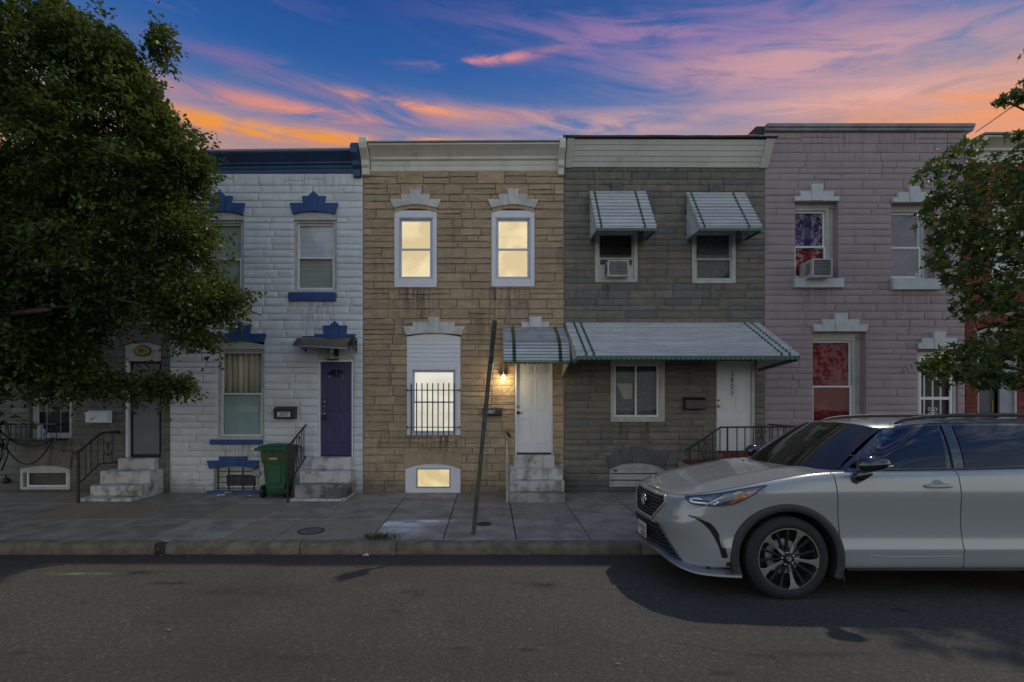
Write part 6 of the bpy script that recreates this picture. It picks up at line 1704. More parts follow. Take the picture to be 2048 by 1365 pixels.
def column(s, side=1):
    x, w, nx, nw = pl(s)
    ctrl = rows_at(x)
    cc = np.array(catmull(ctrl, 8))
    L = np.concatenate([[0], np.cumsum(np.hypot(*np.diff(cc, axis=0).T))])
    tq = np.linspace(0, L[-1], NTV)
    zz_ = np.interp(tq, L, cc[:, 0]); ii = np.interp(tq, L, cc[:, 1])
    sk = sstep(.95, 1.45, x) * (1 - sstep(2.75, 3.6, x))
    out = []
    for z, ins in zip(zz_, ii):
        xx = x - nx * ins - 0.085 * (z - .75) * sk * (1.0 if x < 2 else 0.55); ww = max(0.0, w - nw * ins)
        out.append((xx, ww, z))
    return out
def W3(x, w, z, side=1): return (CX0 + x, CYC - side * w, z)
def surf(s, z, off=0.0):
    """point on the body skin at outline position s, height z"""
    c = column(s); zs_ = [p[2] for p in c]
    x = float(np.interp(z, zs_, [p[0] for p in c])); w = float(np.interp(z, zs_, [p[1] for p in c]))
    _, _, nx, nw = pl(s)
    return (x + nx * off, w + nw * off, z)
WH = [(1.065, 0.385), (3.915, 0.385)]
def body_part(name, s0, s1, n, side, mat=None, arches=True, parent=None):
    cols = [column(s0 + (s1 - s0) * i / n) for i in range(n + 1)]
    def keep(i, j):
        if not arches: return True
        x = (cols[i][j][0] + cols[i + 1][j + 1][0]) / 2; z = (cols[i][j][2] + cols[i + 1][j + 1][2]) / 2
        return all((x - a) ** 2 + (z - b_) ** 2 > 0.475 ** 2 for a, b_ in WH)
    mb = MB(); mb.grid([[W3(*p, side) for p in c] for c in cols], 0, keep)
    # returned edge so the shut lines have depth
    for e, dd in ((cols[0], 1), (cols[-1], -1)):
        if s0 > 0.01 and dd == 1 or s1 < STOT - 0.01 and dd == -1:
            mb.grid([[W3(*p, side) for p in e], [W3(p[0], max(0, p[1] - 0.03), p[2], side) for p in e]])
    o = mb.build(name, mat or M_PAINT, parent or car, smooth=True, merge=True, sharp=50, recalc=True)
    return o
SA, SB, SC_ = s_of_x(1.545), s_of_x(2.70), s_of_x(3.80)
GAP = 0.005
for side in (1, -1):
    body_part('front_fender', 0.0, SA - GAP, 90, side)
    fd = body_part('front_door', SA + GAP, SB - GAP, 44, side)
    rd = body_part('rear_door', SB + GAP, SC_ - GAP, 40, side)
    body_part('rear_quarter', SC_ + GAP, STOT, 70, side)
    for dd, xh in ((fd, 2.47), (rd, 3.58)):
        zc = 1.075; s_ = s_of_x(xh)
        w0 = surf(s_, zc)[1]
        mb = MB(); 
        pts = []
        for i in range(9):
            q = i / 8 * 2 - 1
            pts.append(W3(xh + 0.125 * q, w0 + 0.012 + 0.030 * (1 - q ** 4), zc + 0.004 * q, side))
        mb.tube(pts, [0.010, 0.016, 0.019, 0.020, 0.020, 0.020, 0.020, 0.018, 0.012], 8)
        mb.build('door_handle', M_PAINT, dd, smooth=True, sharp=60)
        mb = MB(); mb.lathe(W3(xh + 0.0, w0 - 0.012, zc - 0.012, side), (0, -side, 0), [(0.0, 0.07), (0.012, 0.065), (0.012, 0.0)], 18); mb.build('handle_cup', M_PAINT, dd, smooth=True, sharp=50)
    mb = MB(); mb.grid([[W3(x, 0.915, .30, side) for x in (1.56, 2, 2.6, 3.38)], [W3(x, 0.91, 1.15, side) for x in (1.50, 2, 2.6, 3.38)]])
    mb.build('inner_panel', M_UNDER, car, recalc=False)
    # sill strip and door cladding crease
    mb = MB(); mb.tube([W3(x, 0.945, 0.283, side) for x in (1.62, 2.2, 2.8, 3.4)], 0.014, 6); mb.build('sill_strip', M_CLAD, car, smooth=True)
    for x0_, dd in ((1.90, fd),):
        pts = []
        for i in range(16):
            x = 1.78 + 0.90 * i / 15; z = 0.40 + 0.03 * max(0, 1 - i / 4) ** 2 + 0.012 * i / 15
            pts.append(W3(*surf(s_of_x(x), z, 0.001), side))
        mb = MB(); mb.tube(pts, [0.002] + [0.0055] * 14 + [0.0055], 6); mb.build('crease', M_PAINT, dd, smooth=True)
    # wheel arch cladding
    for a, b_ in WH:
        rws = []
        for i in range(41):
            th = R(-22 + 224 * i / 40)
            row = []
            for r_, o in ((0.446, -0.10), (0.446, 0.010), (0.462, 0.020), (0.500, 0.019), (0.516, 0.012), (0.518, -0.02)):
                x = a + r_ * math.cos(th) * 1.02; z = b_ + r_ * math.sin(th)
                w_ = pl(s_of_x(min(max(x, 0.3), 4.6)))[1] - 0.012
                row.append(W3(x, w_ + o, max(z, 0.20), side))
            rws.append(row)
        mb = MB(); mb.grid(rws); mb.build('arch_trim', M_CLAD, car, smooth=True, sharp=40)
        rws = []
        for i in range(25):
            th = R(-25 + 230 * i / 24)
            rws.append([W3(a + 0.47 * math.cos(th), w_, b_ + 0.47 * math.sin(th), side) for w_ in (0.93, 0.55)])
        rws2 = MB(); rws2.grid(rws); rws2.add([W3(a + 0.47 * math.cos(R(-25 + 230 * i / 24)), 0.56, b_ + 0.47 * math.sin(R(-25 + 230 * i / 24)), side) for i in range(25)], [tuple(range(25))])
        rws2.build('wheel_well', M_UNDER, car, recalc=False)
    # mud flap
    mb = MB(); mb.add([W3(x, w_, z, side) for w_ in (0.86, 0.95) for x, z in ((1.52, 0.40), (1.545, 0.40), (1.60, 0.18), (1.585, 0.18))], [(0, 1, 2, 3), (7, 6, 5, 4), (0, 4, 5, 1), (1, 5, 6, 2), (2, 6, 7, 3), (3, 7, 4, 0)]); mb.build('mud_flap', M_CLAD, car)
mb = MB(); mb.box(CX0 + 0.35, CX0 + 4.7, CYC - 0.82, CYC + 0.82, 0.235, 0.50); mb.build('underbody', M_UNDER, car)

# bonnet
xs_h = [0.105 + (1.66 - 0.105) * (i / 44) ** 1.25 for i in range(45)]
def edge_at(x):
    """top edge of the wing at distance x from the nose"""
    global _edge
    return float(np.interp(x, _edge[:, 0], _edge[:, 1])), float(np.interp(x, _edge[:, 0], _edge[:, 2]))
_edge = np.array([column(s)[-1] for s in np.linspace(0, s_of_x(1.9), 160)])
def hood_pt(x, v):
    w_, z = edge_at(x); w_ = max(0.0, w_ - 0.006)
    crown = 0.024 + 0.014 * sstep(0.1, 0.9, x) - 0.022 * sstep(1.1, 1.6, x)
    rib = 0.010 * math.exp(-((abs(v) - 0.60) / 0.13) ** 2) * sstep(0.15, 0.7, x)
    return (x, w_ * v, z + 0.003 + crown * (1 - abs(v) ** 2.6) + rib)
vs_ = [-1 + 2 * i / 32 for i in range(33)]
mb = MB(); mb.grid([[W3(*hood_pt(x, v)) for v in vs_] for x in xs_h])
mb.grid([[W3(*hood_pt(xs_h[0], v)) for v in vs_], [W3(xs_h[0] + 0.02, edge_at(xs_h[0])[0] * v, hood_pt(xs_h[0], v)[2] - 0.04) for v in vs_]])
mb.build('bonnet', M_PAINT, car, smooth=True, sharp=50)
for v in (-0.42, 0.42):
    p = hood_pt(1.30, v); mb = MB(); mb.lathe(W3(*p), (0, 0, 1), [(-0.005, 0.014), (0.008, 0.012), (0.012, 0.0)], 10); mb.build('washer_jet', M_BLACK, car)

# glasshouse
base = catmull([(1.345, 0, 1.170), (1.375, .35, 1.178), (1.46, .62, 1.187), (1.585, .79, 1.195), (1.69, .868, 1.205)], 10)
basS = catmull([(1.69, .868, 1.205), (2.0, .888, 1.213), (2.62, .893, 1.222), (2.80, .893, 1.226), (3.75, .884, 1.25), (4.35, .84, 1.275), (4.62, .74, 1.28)], 10)
basR = catmull([(4.62, .74, 1.28), (4.82, .5, 1.25), (4.86, 0, 1.25)], 10)
top = catmull([(2.02, 0, 1.668), (2.035, .3, 1.660), (2.085, .48, 1.642), (2.18, .590, 1.612), (2.36, .636, 1.622)], 10)
topS = catmull([(2.36, .636, 1.622), (2.55, .648, 1.650), (2.74, .655, 1.660), (2.88, .657, 1.664), (3.7, .648, 1.662), (4.2, .62, 1.645), (4.50, .54, 1.64)], 10)
topR = catmull([(4.50, .54, 1.64), (4.60, .35, 1.66), (4.62, 0, 1.668)], 10)
def ruled(B, T, n, bulge, side, q0=0.0, q1=1.0, off=0.0):
    rows = []
    for p, t_ in zip(B, T):
        row = []
        for j in range(n + 1):
            q = q0 + (q1 - q0) * j / n
            c = p + (t_ - p) * q
            row.append(W3(c[0], c[1] + bulge * math.sin(math.pi * q) + off, c[2] + off * 0.4, side))
        rows.append(row)
    return rows
nb1 = 34
wsb, wst = base[:nb1], top[:nb1]
mb = MB()
full = [[W3(c[0] - 0.02 * math.sin(math.pi * j / 10), sgn * c[1], c[2] + 0.022 * math.sin(math.pi * j / 10)) for j in range(11) for c in [p + (t_ - p) * j / 10]] for sgn, P_, T_ in ((-1, wsb[::-1], wst[::-1]), (1, wsb[1:], wst[1:])) for p, t_ in zip(P_, T_)]
mb.grid(full); wsc = mb.build('windscreen', M_WSCR, car, smooth=True)
for side in (1, -1):
    mb = MB(); mb.grid(ruled(base[nb1 - 1:], top[nb1 - 1:], 10, 0.016, side)); mb.build('windscreen_pillar', M_GLOSSB, car, smooth=True)
    kA, kB = 20, 30           # B pillar between base points 20 and 30
    dg = MB(); dg.grid(ruled(basS, topS, 10, 0.022, side, off=-0.006)); dg.build('window_frame', M_GLOSSB, car, smooth=True)
    mb = MB(); mb.grid(ruled(basS[1:kA + 1], topS[1:kA + 1], 10, 0.022, side, 0.03, 0.94)); mb.build('front_window', M_TINT, car, smooth=True)
    mb = MB(); mb.grid(ruled(basS[kB:42], topS[kB:42], 10, 0.022, side, 0.03, 0.94)); mb.build('rear_window', M_TINT, car, smooth=True)
    mb = MB(); mb.grid(ruled(basS[44:58], topS[44:58], 10, 0.022, side, 0.03, 0.94)); mb.build('quarter_window', M_TINT, car, smooth=True)
    mb = MB(); mb.grid(ruled(basR, topR, 8, 0.02, side)); mb.build('rear_screen' if side > 0 else 'rear_screen', M_TINT, car, smooth=True)
    mb = MB(); mb.tube([W3(p[0], p[1] + 0.004, p[2] + 0.006, side) for p in basS[0:58:3]], 0.008, 6); mb.build('belt_moulding', M_GLOSSB, car, smooth=True)
    mb = MB(); kx_ = basS[25]; 
    pB = ruled(basS[24:26], topS[24:26], 10, 0.022, side, 0.0, 0.95, 0.002); mb.tube([Vector(r_) for r_ in pB[0]], 0.005, 5); mb.build('pillar_seam', M_BLACK, car, smooth=True)
# roof with painted cant rails
ringT = [tuple(p) for p in top] + [tuple(p) for p in topS[1:]] + [tuple(p) for p in topR[1:]]
K_ = 14
rowsR = []
for x, w_, z in ringT:
    row = []
    for j in range(-K_, K_ + 1):
        v = j / K_
        zc = 1.718 - 0.042 * max(0, (2.75 - x) / 0.70) ** 1.6 - 0.035 * max(0, (x - 3.6) / 1.0) ** 1.6
        zc = max(zc, z)
        row.append(W3(x, v * w_, z + (zc - z) * (1 - abs(v) ** 3.6)))
    rowsR.append(row)
mb = MB(); mb.grid(rowsR); mb.build('roof', M_PAINT, car, smooth=True, merge=True, sharp=70)
for side in (1, -1):
    pts = [(2.36, .60, 1.655), (2.50, .612, 1.702), (2.75, .618, 1.728), (3.2, .62, 1.742), (3.8, .61, 1.738), (4.25, .585, 1.712), (4.4, .57, 1.68)]
    P_ = catmull(pts, 6)
    mb = MB(); mb.tube([W3(*p, side) for p in P_], [0.010 + 0.010 * math.sin(math.pi * i / (len(P_) - 1)) ** 0.4 for i in range(len(P_))], 8); mb.build('roof_rail', M_CLAD, car, smooth=True)

# lamps and trim set into the skin
def patch(upper, lower, off, mats, name, n=18, m_=6, side=1, parent=None, rim=None, by='x', bulge=0.0):
    """strip of skin between two curves of (outline x, height)"""
    U, L_ = np.array(catmull(upper, 6)), np.array(catmull(lower, 6))
    def res(P_):
        d_ = np.concatenate([[0], np.cumsum(np.hypot(*np.diff(P_, axis=0).T))]); q = np.linspace(0, d_[-1], n + 1)
        return np.stack([np.interp(q, d_, P_[:, 0]), np.interp(q, d_, P_[:, 1])], 1)
    U, L_ = res(U), res(L_)
    f = s_of_x if by == 'x' else s_of_w
    rows = []
    for i in range(n + 1):
        row = []
        for j in range(m_ + 1):
            q = j / m_
            a_ = L_[i] + (U[i] - L_[i]) * q
            row.append(W3(*surf(f(a_[0]), a_[1], off + bulge * math.sin(math.pi * q)), side))
        rows.append(row)
    mb = MB(); mb.grid(rows)
    o = mb.build(name, mats, parent or car, smooth=True)
    if rim:
        edge_ = [r_[0] for r_ in rows] + [rows[-1][j] for j in range(1, m_)] + [r_[-1] for r_ in rows[::-1]] + [rows[0][j] for j in range(m_ - 1, 0, -1)]
        mb = MB(); mb.tube(edge_, rim, 5, closed=True); mb.build('lamp_rim', M_GLOSSB, o, smooth=True)
    return o
for side in (1, -1):
    hl = patch([(.145, .935), (.26, .955), (.46, .992), (.66, 1.035), (.88, 1.075)], [(.165, .905), (.22, .872), (.36, .870), (.55, .892), (.68, .955), (.88, 1.073)], 0.006, M_LENS, 'headlight', 26, 6, side, rim=0.006)
    patch([(.60, .985), (.70, 1.020), (.80, 1.048)], [(.52, .895), (.62, .935), (.72, .985), (.80, 1.046)], 0.010, M_AMBER, 'indicator', 12, 3, side, hl)
    patch([(.19, .925), (.26, .936), (.32, .915), (.46, .918)], [(.20, .890), (.26, .884), (.32, .886), (.47, .892)], 0.010, M_CHROME, 'reflector', 14, 3, side, hl)
    patch([(.205, .912), (.27, .920), (.42, .908)], [(.215, .900), (.27, .898), (.42, .900)], 0.013, M_BLACK, 'lamp_projector', 10, 2, side, hl)
    patch([(.19, .762), (.30, .748), (.40, .665), (.475, .52), (.515, .385)], [(.19, .752), (.27, .722), (.36, .630), (.43, .49), (.463, .378)], 0.004, M_GLOSSB, 'bumper_blade', 20, 4, side, bulge=0.004)
    # lower lip
    rows = []
    for i in range(33):
        q = i / 32
        s_ = 0.0 + (s_of_x(0.62)) * q
        z = 0.335 - 0.115 * sstep(0.25, 0.75, q)
        x, w_, nx, nw = pl(s_)
        row = []
        for o, dz in ((-0.10, 0.045), (0.0, 0.026), (0.028, 0.012), (0.030, -0.008), (0.0, -0.020), (-0.12, -0.022)):
            row.append(W3(x + nx * o, max(0, w_ + nw * o), z + dz, side))
        rows.append(row)
    mb = MB(); mb.grid(rows); mb.build('bumper_lip', M_LIP, car, smooth=True, sharp=50)
    patch([(.50, .335), (.55, .345), (.62, .35)], [(.50, .235), (.56, .235), (.62, .24)], 0.006, M_CLAD, 'bumper_corner', 6, 3, side)
    # tail lamp
    patch([(4.30, 1.16), (4.6, 1.17), (4.84, 1.12)], [(4.42, 1.08), (4.6, 1.02), (4.84, 0.99)], 0.006, M('red_lamp_lens', (0.25, 0.01, 0.01), None, rough=0.1, coat=1.0) if 'red_lamp_lens' not in bpy.data.materials else bpy.data.materials['red_lamp_lens'], 'tail_light', 14, 4, side)
# grilles: dark recess, lattice, surround
def face_pt(w_, z, off=0.0):
    s_ = s_of_w(abs(w_)); p = surf(s_, z, off); return W3(p[0], p[1] if w_ >= 0 else -p[1], p[2])
def hexw(z, table): return float(np.interp(z, [p[0] for p in table], [p[1] for p in table]))
UG = [(.640, .27), (.845, .50), (.905, .45)]
LG = [(.300, .70), (.59, .42), (.605, .40)]
def grille(name, tab, off, mat, nz=14, nw=24):
    rows = []
    for j in range(nz + 1):
        z = tab[0][0] + (tab[-1][0] - tab[0][0]) * j / nz; hw = hexw(z, tab)
        rows.append([face_pt(-hw + 2 * hw * i / nw, z, off) for i in range(nw + 1)])
    mb = MB(); mb.grid(rows); return mb.build(name, mat, car, smooth=True)
ug = grille('upper_grille', UG, 0.006, M_GRILL)
lg = grille('lower_grille', LG, 0.006, M_GRILL)
for tab, par, rr in ((UG, ug, 0.012), (LG, lg, 0.008)):
    n = 16
    L_ = [face_pt(hexw(z, tab), z, 0.008) for z in np.linspace(tab[0][0], tab[-1][0], n)]
    Rr = [face_pt(-hexw(z, tab), z, 0.008) for z in np.linspace(tab[-1][0], tab[0][0], n)]
    tp = [face_pt(hexw(tab[-1][0], tab) * (1 - 2 * i / 10), tab[-1][0], 0.008) for i in range(1, 10)]
    bt = [face_pt(-hexw(tab[0][0], tab) * (1 - 2 * i / 10), tab[0][0], 0.008) for i in range(1, 10)]
    mb = MB(); mb.tube(L_ + tp + Rr + bt, rr, 6, closed=True); mb.build('surround', M_PAINT if par is ug else M_GLOSSB, par, smooth=True)
mb = MB()
for r_ in range(7):
    z0 = .665 + r_ * .036
    for i in range(60):
        wa, wb = -0.5 + i / 60, -0.5 + (i + 1) / 60
        za = z0 + 0.010 * math.sin(i * 1.26); zb_ = z0 + 0.010 * math.sin((i + 1) * 1.26)
        if max(abs(wa), abs(wb)) < hexw(z0, UG) - 0.015: mb.tube([face_pt(wa, za, 0.012), face_pt(wb, zb_, 0.012)], 0.0065, 4, cap=False)
kindof(mb.build('lattice', M('dark_chrome', (0.06, 0.06, 0.065), None, rough=0.2, metal=0.7), ug), 'stuff')
for r_ in range(7):
    z0 = .325 + r_ * .038; hw = hexw(z0, LG) - 0.02
    mb = MB(); mb.tube([face_pt(-hw + 2 * hw * i / 26, z0, 0.014) for i in range(27)], 0.008, 5); mb.build('grille_bar', M_CLAD, lg, smooth=True)
# emblem: three joined ovals
p0 = Vector(face_pt(0.0, .80, 0.02))
def ell(ry, rz_, dz=0.0, k=28): return [p0 + Vector((-0.012 - 0.02 * (dz if dz > 0 else 0), ry * math.cos(2 * math.pi * i / k), dz + rz_ * math.sin(2 * math.pi * i / k))) for i in range(k)]
mb = MB(); mb.tube(ell(0.078, 0.056), 0.0075, 6, closed=True); mb.tube(ell(0.026, 0.052, 0.0), 0.006, 6, closed=True); mb.tube(ell(0.056, 0.021, 0.028), 0.006, 6, closed=True); mb.build('emblem', M_CHROME, ug, smooth=True)
# licence plate
x = pl(0)[0] - 0.028
mb = MB(); mb.box(CX0 + x - 0.006, CX0 + x, CYC - 0.152, CYC + 0.152, .395, .550); plate = mb.build('licence_plate', M('plate_white', (0.58, 0.58, 0.55), None, rough=0.4), car, bevel=0.002)
mb = MB(); mb.box(CX0 + x - 0.0075, CX0 + x - 0.0062, CYC - 0.13, CYC + 0.03, .405, .452); mb.build('plate_red_field', M('plate_red', (0.35, 0.03, 0.02), (0.45, 0.26, 0.03), 26, 0.4), plate)
mb = MB()
for i in range(7):
    mb.box(CX0 + x - 0.0075, CX0 + x - 0.0062, CYC - 0.12 + i * 0.036, CYC - 0.12 + i * 0.036 + 0.020, .468, .522)
mb.build('plate_marks', M('plate_grey', (0.16, 0.15, 0.14), None, rough=0.5), plate)
# mirrors
for side in (1, -1):
    mc = (1.80, 1.045, 1.285)
    mb = MB(); rows = []
    for i in range(13):
        q = i / 12 * 2 - 1
        k_ = math.sqrt(max(0.0, 1 - abs(q) ** 3.2))
        rows.append([W3(mc[0] + 0.118 * q * 1.15 , mc[1] + 0.085 * k_ * math.cos(a) + (0.02 * q), mc[2] + (0.075 - 0.010 * q) * k_ * math.sin(a) + 0.012 * q, side) for a in [2 * math.pi * j / 16 for j in range(17)]])
    mb.grid(rows); mir = mb.build('mirror', M_GLOSSB, car, smooth=True)
    mb = MB(); mb.tube([W3(1.79, 1.02, 1.225, side), W3(1.735, 0.985, 1.175, side), W3(1.70, 0.93, 1.125, side)], [0.05, 0.055, 0.05], 8); mb.build('mirror_arm', M_GLOSSB, mir, smooth=True)
    mb = MB(); mb.tube([W3(1.87, 1.12, 1.268, side), W3(1.93, 1.115, 1.274, side), W3(1.95, 1.08, 1.278, side)], 0.009, 6); mb.build('indicator', M_CHROME, mir, smooth=True)
    mb = MB(); mb.add([W3(*p, side) for p in ((1.63, .90, 1.19), (1.86, .905, 1.20), (1.86, .875, 1.215), (1.80, .86, 1.33), (1.70, .86, 1.235))], [(0, 1, 2, 3, 4)]); mb.build('mirror_base', M_GLOSSB, car, solid=0.01)
# wheels
def wheel(a, b_, side):
    wf = 0.962 * side
    c = Vector((CX0 + a, CYC - wf, b_)); ax = Vector((0, -side, 0))
    Rt, Rr_ = 0.396, 0.288
    hub = MB(); hub.lathe(c, ax, [(-0.20, 0.0), (-0.20, 0.05), (-0.06, 0.06), (-0.022, 0.062), (-0.020, 0.0)], 20)
    w_ = hub.build('wheel', M_DARKAL, car, smooth=True, sharp=40)
    mb = MB(); mb.lathe(c, ax, [(-0.225, Rr_), (-0.235, Rr_ + 0.04), (-0.225, Rt - 0.02), (-0.20, Rt - 0.004), (-0.12, Rt), (-0.035, Rt - 0.004), (-0.012, Rt - 0.022), (0.004, Rt - 0.055), (0.002, Rr_ + 0.02), (-0.008, Rr_ + 0.004), (-0.022, Rr_)], 64)
    for k in range(5):
        pass
    mb.build('tyre', M_TYRE, w_, smooth=True, sharp=35)
    mb = MB(); mb.lathe(c, ax, [(-0.012, Rr_ + 0.002), (-0.004, Rr_ + 0.001), (-0.004, Rr_ - 0.009), (-0.018, Rr_ - 0.012)], 64); mb.build('rim', M_ALLOY, w_, smooth=True, sharp=40)
    mb = MB(); mb.lathe(c, ax, [(-0.018, Rr_ - 0.012), (-0.06, Rr_ - 0.028), (-0.20, Rr_ - 0.03)], 48); mb.lathe(c, ax, [(-0.13, 0.0), (-0.13, Rr_ - 0.02)], 40); mb.build('rim_barrel', M_UNDER, w_, smooth=True)
    mb = MB(); mb.lathe(c, ax, [(-0.115, 0.10), (-0.110, 0.10), (-0.110, 0.165), (-0.115, 0.17)], 40); mb.build('brake_disc', M_STEEL, w_, smooth=True, sharp=30)
    e1 = Vector((1, 0, 0)); e2 = Vector((0, 0, 1))
    def sp_poly(ang, prof, d0, d1, name, mat):
        """spoke outline: (radius, half width left, half width right)"""
        u = e1 * math.cos(ang) + e2 * math.sin(ang); v = e2 * math.cos(ang) - e1 * math.sin(ang)
        mb = MB(); fr, bk = [], []
        for (r_, hl_, hr_, dd) in prof:
            for lst, de in ((fr, d0 + dd), (bk, d1 + dd)):
                lst.append((c + u * r_ - v * hl_ + ax * de, c + u * r_ + v * hr_ + ax * de))
        n = len(prof); vs = [q for p in fr for q in p] + [q for p in bk for q in p]
        fs = []
        for i in range(n - 1):
            a0, a1, b0, b1 = 2 * i, 2 * i + 1, 2 * i + 2, 2 * i + 3
            fs.append((a0, a1, b1, b0)); fs.append((2 * n + a0, 2 * n + b0, 2 * n + b1, 2 * n + a1))
            fs.append((a0, b0, 2 * n + b0, 2 * n + a0)); fs.append((a1, 2 * n + a1, 2 * n + b1, b1))
        mb.add(vs, fs); mb.build(name, mat, w_, bevel=0.002)
    for k in range(5):
        ang = R(-8 + 72 * k) if side > 0 else R(8 + 72 * k)
        sp_poly(ang, [(0.055, .015, .015, 0), (0.12, .013, .013, -0.002), (0.19, .016, .016, 0.002), (0.245, .027, .027, 0.006), (0.280, .053, .053, 0.008)], -0.014, -0.045, 'spoke', M_ALLOY)
        for dq in (-24, 24):
            sp_poly(ang + R(dq) + R(0), [(0.055, .010, .010, -0.012), (0.16, .010, .010, -0.014), (0.276, .016, .016, -0.008)], -0.020, -0.05, 'side_spoke', M_DARKAL)
        q = ang + R(36); p = c + (e1 * math.cos(q) + e2 * math.sin(q)) * 0.057 + ax * -0.018
        mb = MB(); mb.lathe(p, ax, [(-0.01, 0.010), (0.008, 0.009), (0.010, 0)], 8); mb.build('wheel_nut', M_CHROME, w_, smooth=True)
    mb = MB(); mb.lathe(c, ax, [(-0.02, 0.034), (-0.004, 0.033), (0.0, 0.028), (0.001, 0)], 24); mb.build('hub_cap', M_GLOSSB, w_, smooth=True, sharp=30)
    mb = MB()
    for rx_, rz_, dz in ((0.021, 0.015, 0), (0.007, 0.014, 0), (0.015, 0.006, 0.007)):
        mb.tube([c + ax * 0.003 + e1 * rx_ * math.cos(2 * math.pi * i / 18) + e2 * (dz + rz_ * math.sin(2 * math.pi * i / 18)) for i in range(18)], 0.0022, 4, closed=True)
    mb.build('emblem', M_CHROME, w_, smooth=True)
for a, b_ in WH:
    for side in (1, -1): wheel(a, b_, side)
car.rotation_euler = (R(-1.0), 0, 0)
car.location.z = -0.015

# ================================================================== TREES
def leaf_cloud(name, mat, parent, cl, ax_, per, length, width, thick, size, droop=0.25):
    """cl, ax_: (n,3) root and direction of every spray; leaves sit along the spray, each a small folded blade"""
    n = len(cl) * per
    A = np.repeat(ax_, per, 0)
    side_ = np.cross(ax_, np.array([0, 0, 1.0])); side_ /= np.maximum(1e-6, np.linalg.norm(side_, axis=1))[:, None]
    Sd = np.repeat(side_, per, 0)
    t = rng.uniform(0, 1, n) ** 0.8
    lat = rng.normal(size=n) * (1.05 - 0.75 * t)
    pos = np.repeat(cl, per, 0) + A * (t * np.repeat(rng.uniform(0.6, 1.2, len(cl)), per) * length)[:, None] + Sd * (lat * width)[:, None]
    pos[:, 2] += rng.normal(size=n) * thick - 0.10 * t * t
    d = A * 0.7 + Sd * np.sign(lat)[:, None] * 0.7 + rng.normal(size=(n, 3)) * 0.5
    d[:, 2] -= droop
    d /= np.linalg.norm(d, axis=1)[:, None]
    up = rng.normal(size=(n, 3)) * 0.45 + np.array([0, 0, 1.0])
    s = np.cross(d, up); s /= np.linalg.norm(s, axis=1)[:, None]
    L = (size * rng.uniform(0.5, 1.5, n))[:, None]
    nrm = np.cross(s, d)
    p0 = pos; p2 = pos + d * L
    m1 = pos + d * L * 0.45 + s * L * 0.28 + nrm * L * 0.06
    m2 = pos + d * L * 0.45 - s * L * 0.28 + nrm * L * 0.06
    v = np.stack([p0, m1, p2, m2], 1).reshape(-1, 3) - np.array(ORG[parent.name])
    me = bpy.data.meshes.new(name)
    me.vertices.add(len(v)); me.vertices.foreach_set('co', v.astype(np.float32).ravel())
    me.loops.add(n * 4); me.loops.foreach_set('vertex_index', np.arange(n * 4, dtype=np.int32))
    me.polygons.add(n); me.polygons.foreach_set('loop_start', np.arange(0, n * 4, 4, dtype=np.int32))
    me.update(); me.validate()
    me.materials.append(mat)
    o = bpy.data.objects.new(name, me); COL.objects.link(o); o.parent = parent; ORG[o.name] = ORG[parent.name]
    return kindof(o, 'stuff')
TY = 7.2
KL = FPX / TY
def blob(px, py, rx_, rz_, ry, dy=0.0): 
    c = at(px, py, TY + dy); return (c, rx_ / KL, ry, rz_ / KL)
BL_ = [blob(60, 300, 270, 260, 1.8), blob(0, 550, 250, 190, 1.7), blob(250, 330, 150, 190, 1.3), blob(330, 330, 62, 100, 0.8), blob(225, 525, 165, 110, 1.4), blob(365, 470, 80, 70, 0.7),
       blob(420, 590, 105, 48, 0.7), blob(502, 592, 48, 24, 0.35), blob(330, 612, 110, 46, 0.8), blob(400, 676, 42, 16, 0.3), blob(312, 768, 44, 18, 0.35), blob(358, 768, 26, 14, 0.2), blob(60, 710, 150, 75, 1.2), blob(165, 765, 75, 26, 0.5), blob(235, 770, 40, 16, 0.3),
       blob(20, 770, 95, 50, 0.8), blob(185, 110, 75, 75, 0.9), blob(40, 130, 140, 110, 1.4), blob(250, 135, 38, 50, 0.7), blob(298, 212, 40, 46, 0.6), blob(125, 45, 45, 42, 0.5), blob(385, 325, 28, 34, 0.4), blob(-170, 420, 360, 440, 2.2), blob(12, 12, 28, 14, 0.3), blob(318, 85, 20, 40, 0.25), blob(40, 640, 185, 100, 1.4)]
tree = thing('leafy_tree', 'big dense small-leaved street tree beside the grey house', 'tree', (-7.9, 7.25, side_z(7.25)))
cl, ca = [], []
for (c, a_, b_, c_) in BL_:
    surf_ = (a_ * b_ + b_ * c_ + a_ * c_)
    n = int(138 * surf_ ** 0.9) + 9
    d = rng.normal(size=(n, 3)); d /= np.linalg.norm(d, axis=1)[:, None]
    r_ = rng.uniform(0.06, 1.0, n) ** 0.40
    r_ = np.where(rng.uniform(size=n) < 0.10, r_ * rng.uniform(1.0, 1.22, n), r_)
    lob = np.array([0.98 + 0.30 * noise.noise(Vector(q) * 2.6 + Vector(c)) for q in d])
    R3 = np.array([a_, b_, c_])
    pts = np.array(c) + d * (r_ * lob)[:, None] * R3 * 0.93
    # sprays point outwards and a little down, like the boughs they grow on
    ax3 = d * np.array([1, 1, 0.55]) + rng.normal(size=(n, 3)) * 0.45
    ax3[:, 2] -= 0.12
    ax3 /= np.linalg.norm(ax3, axis=1)[:, None]
    keep = np.array([noise.noise(Vector(p) * 1.35) + 0.6 * noise.noise(Vector(p) * 3.1) > -0.21 or random.random() < 0.10 for p in pts])
    pts = pts - ax3 * 0.30
    cl.append(pts[keep]); ca.append(ax3[keep])
cl = np.concatenate(cl); ca = np.concatenate(ca)
ok_ = cl[:, 1] < YF - 0.7
cl, ca = cl[ok_], ca[ok_]
print('sprays', len(cl))
leaf_cloud('foliage', M_LEAF_L, tree, cl, ca, 42, 0.52, 0.085, 0.035, 0.064)
mb = MB()
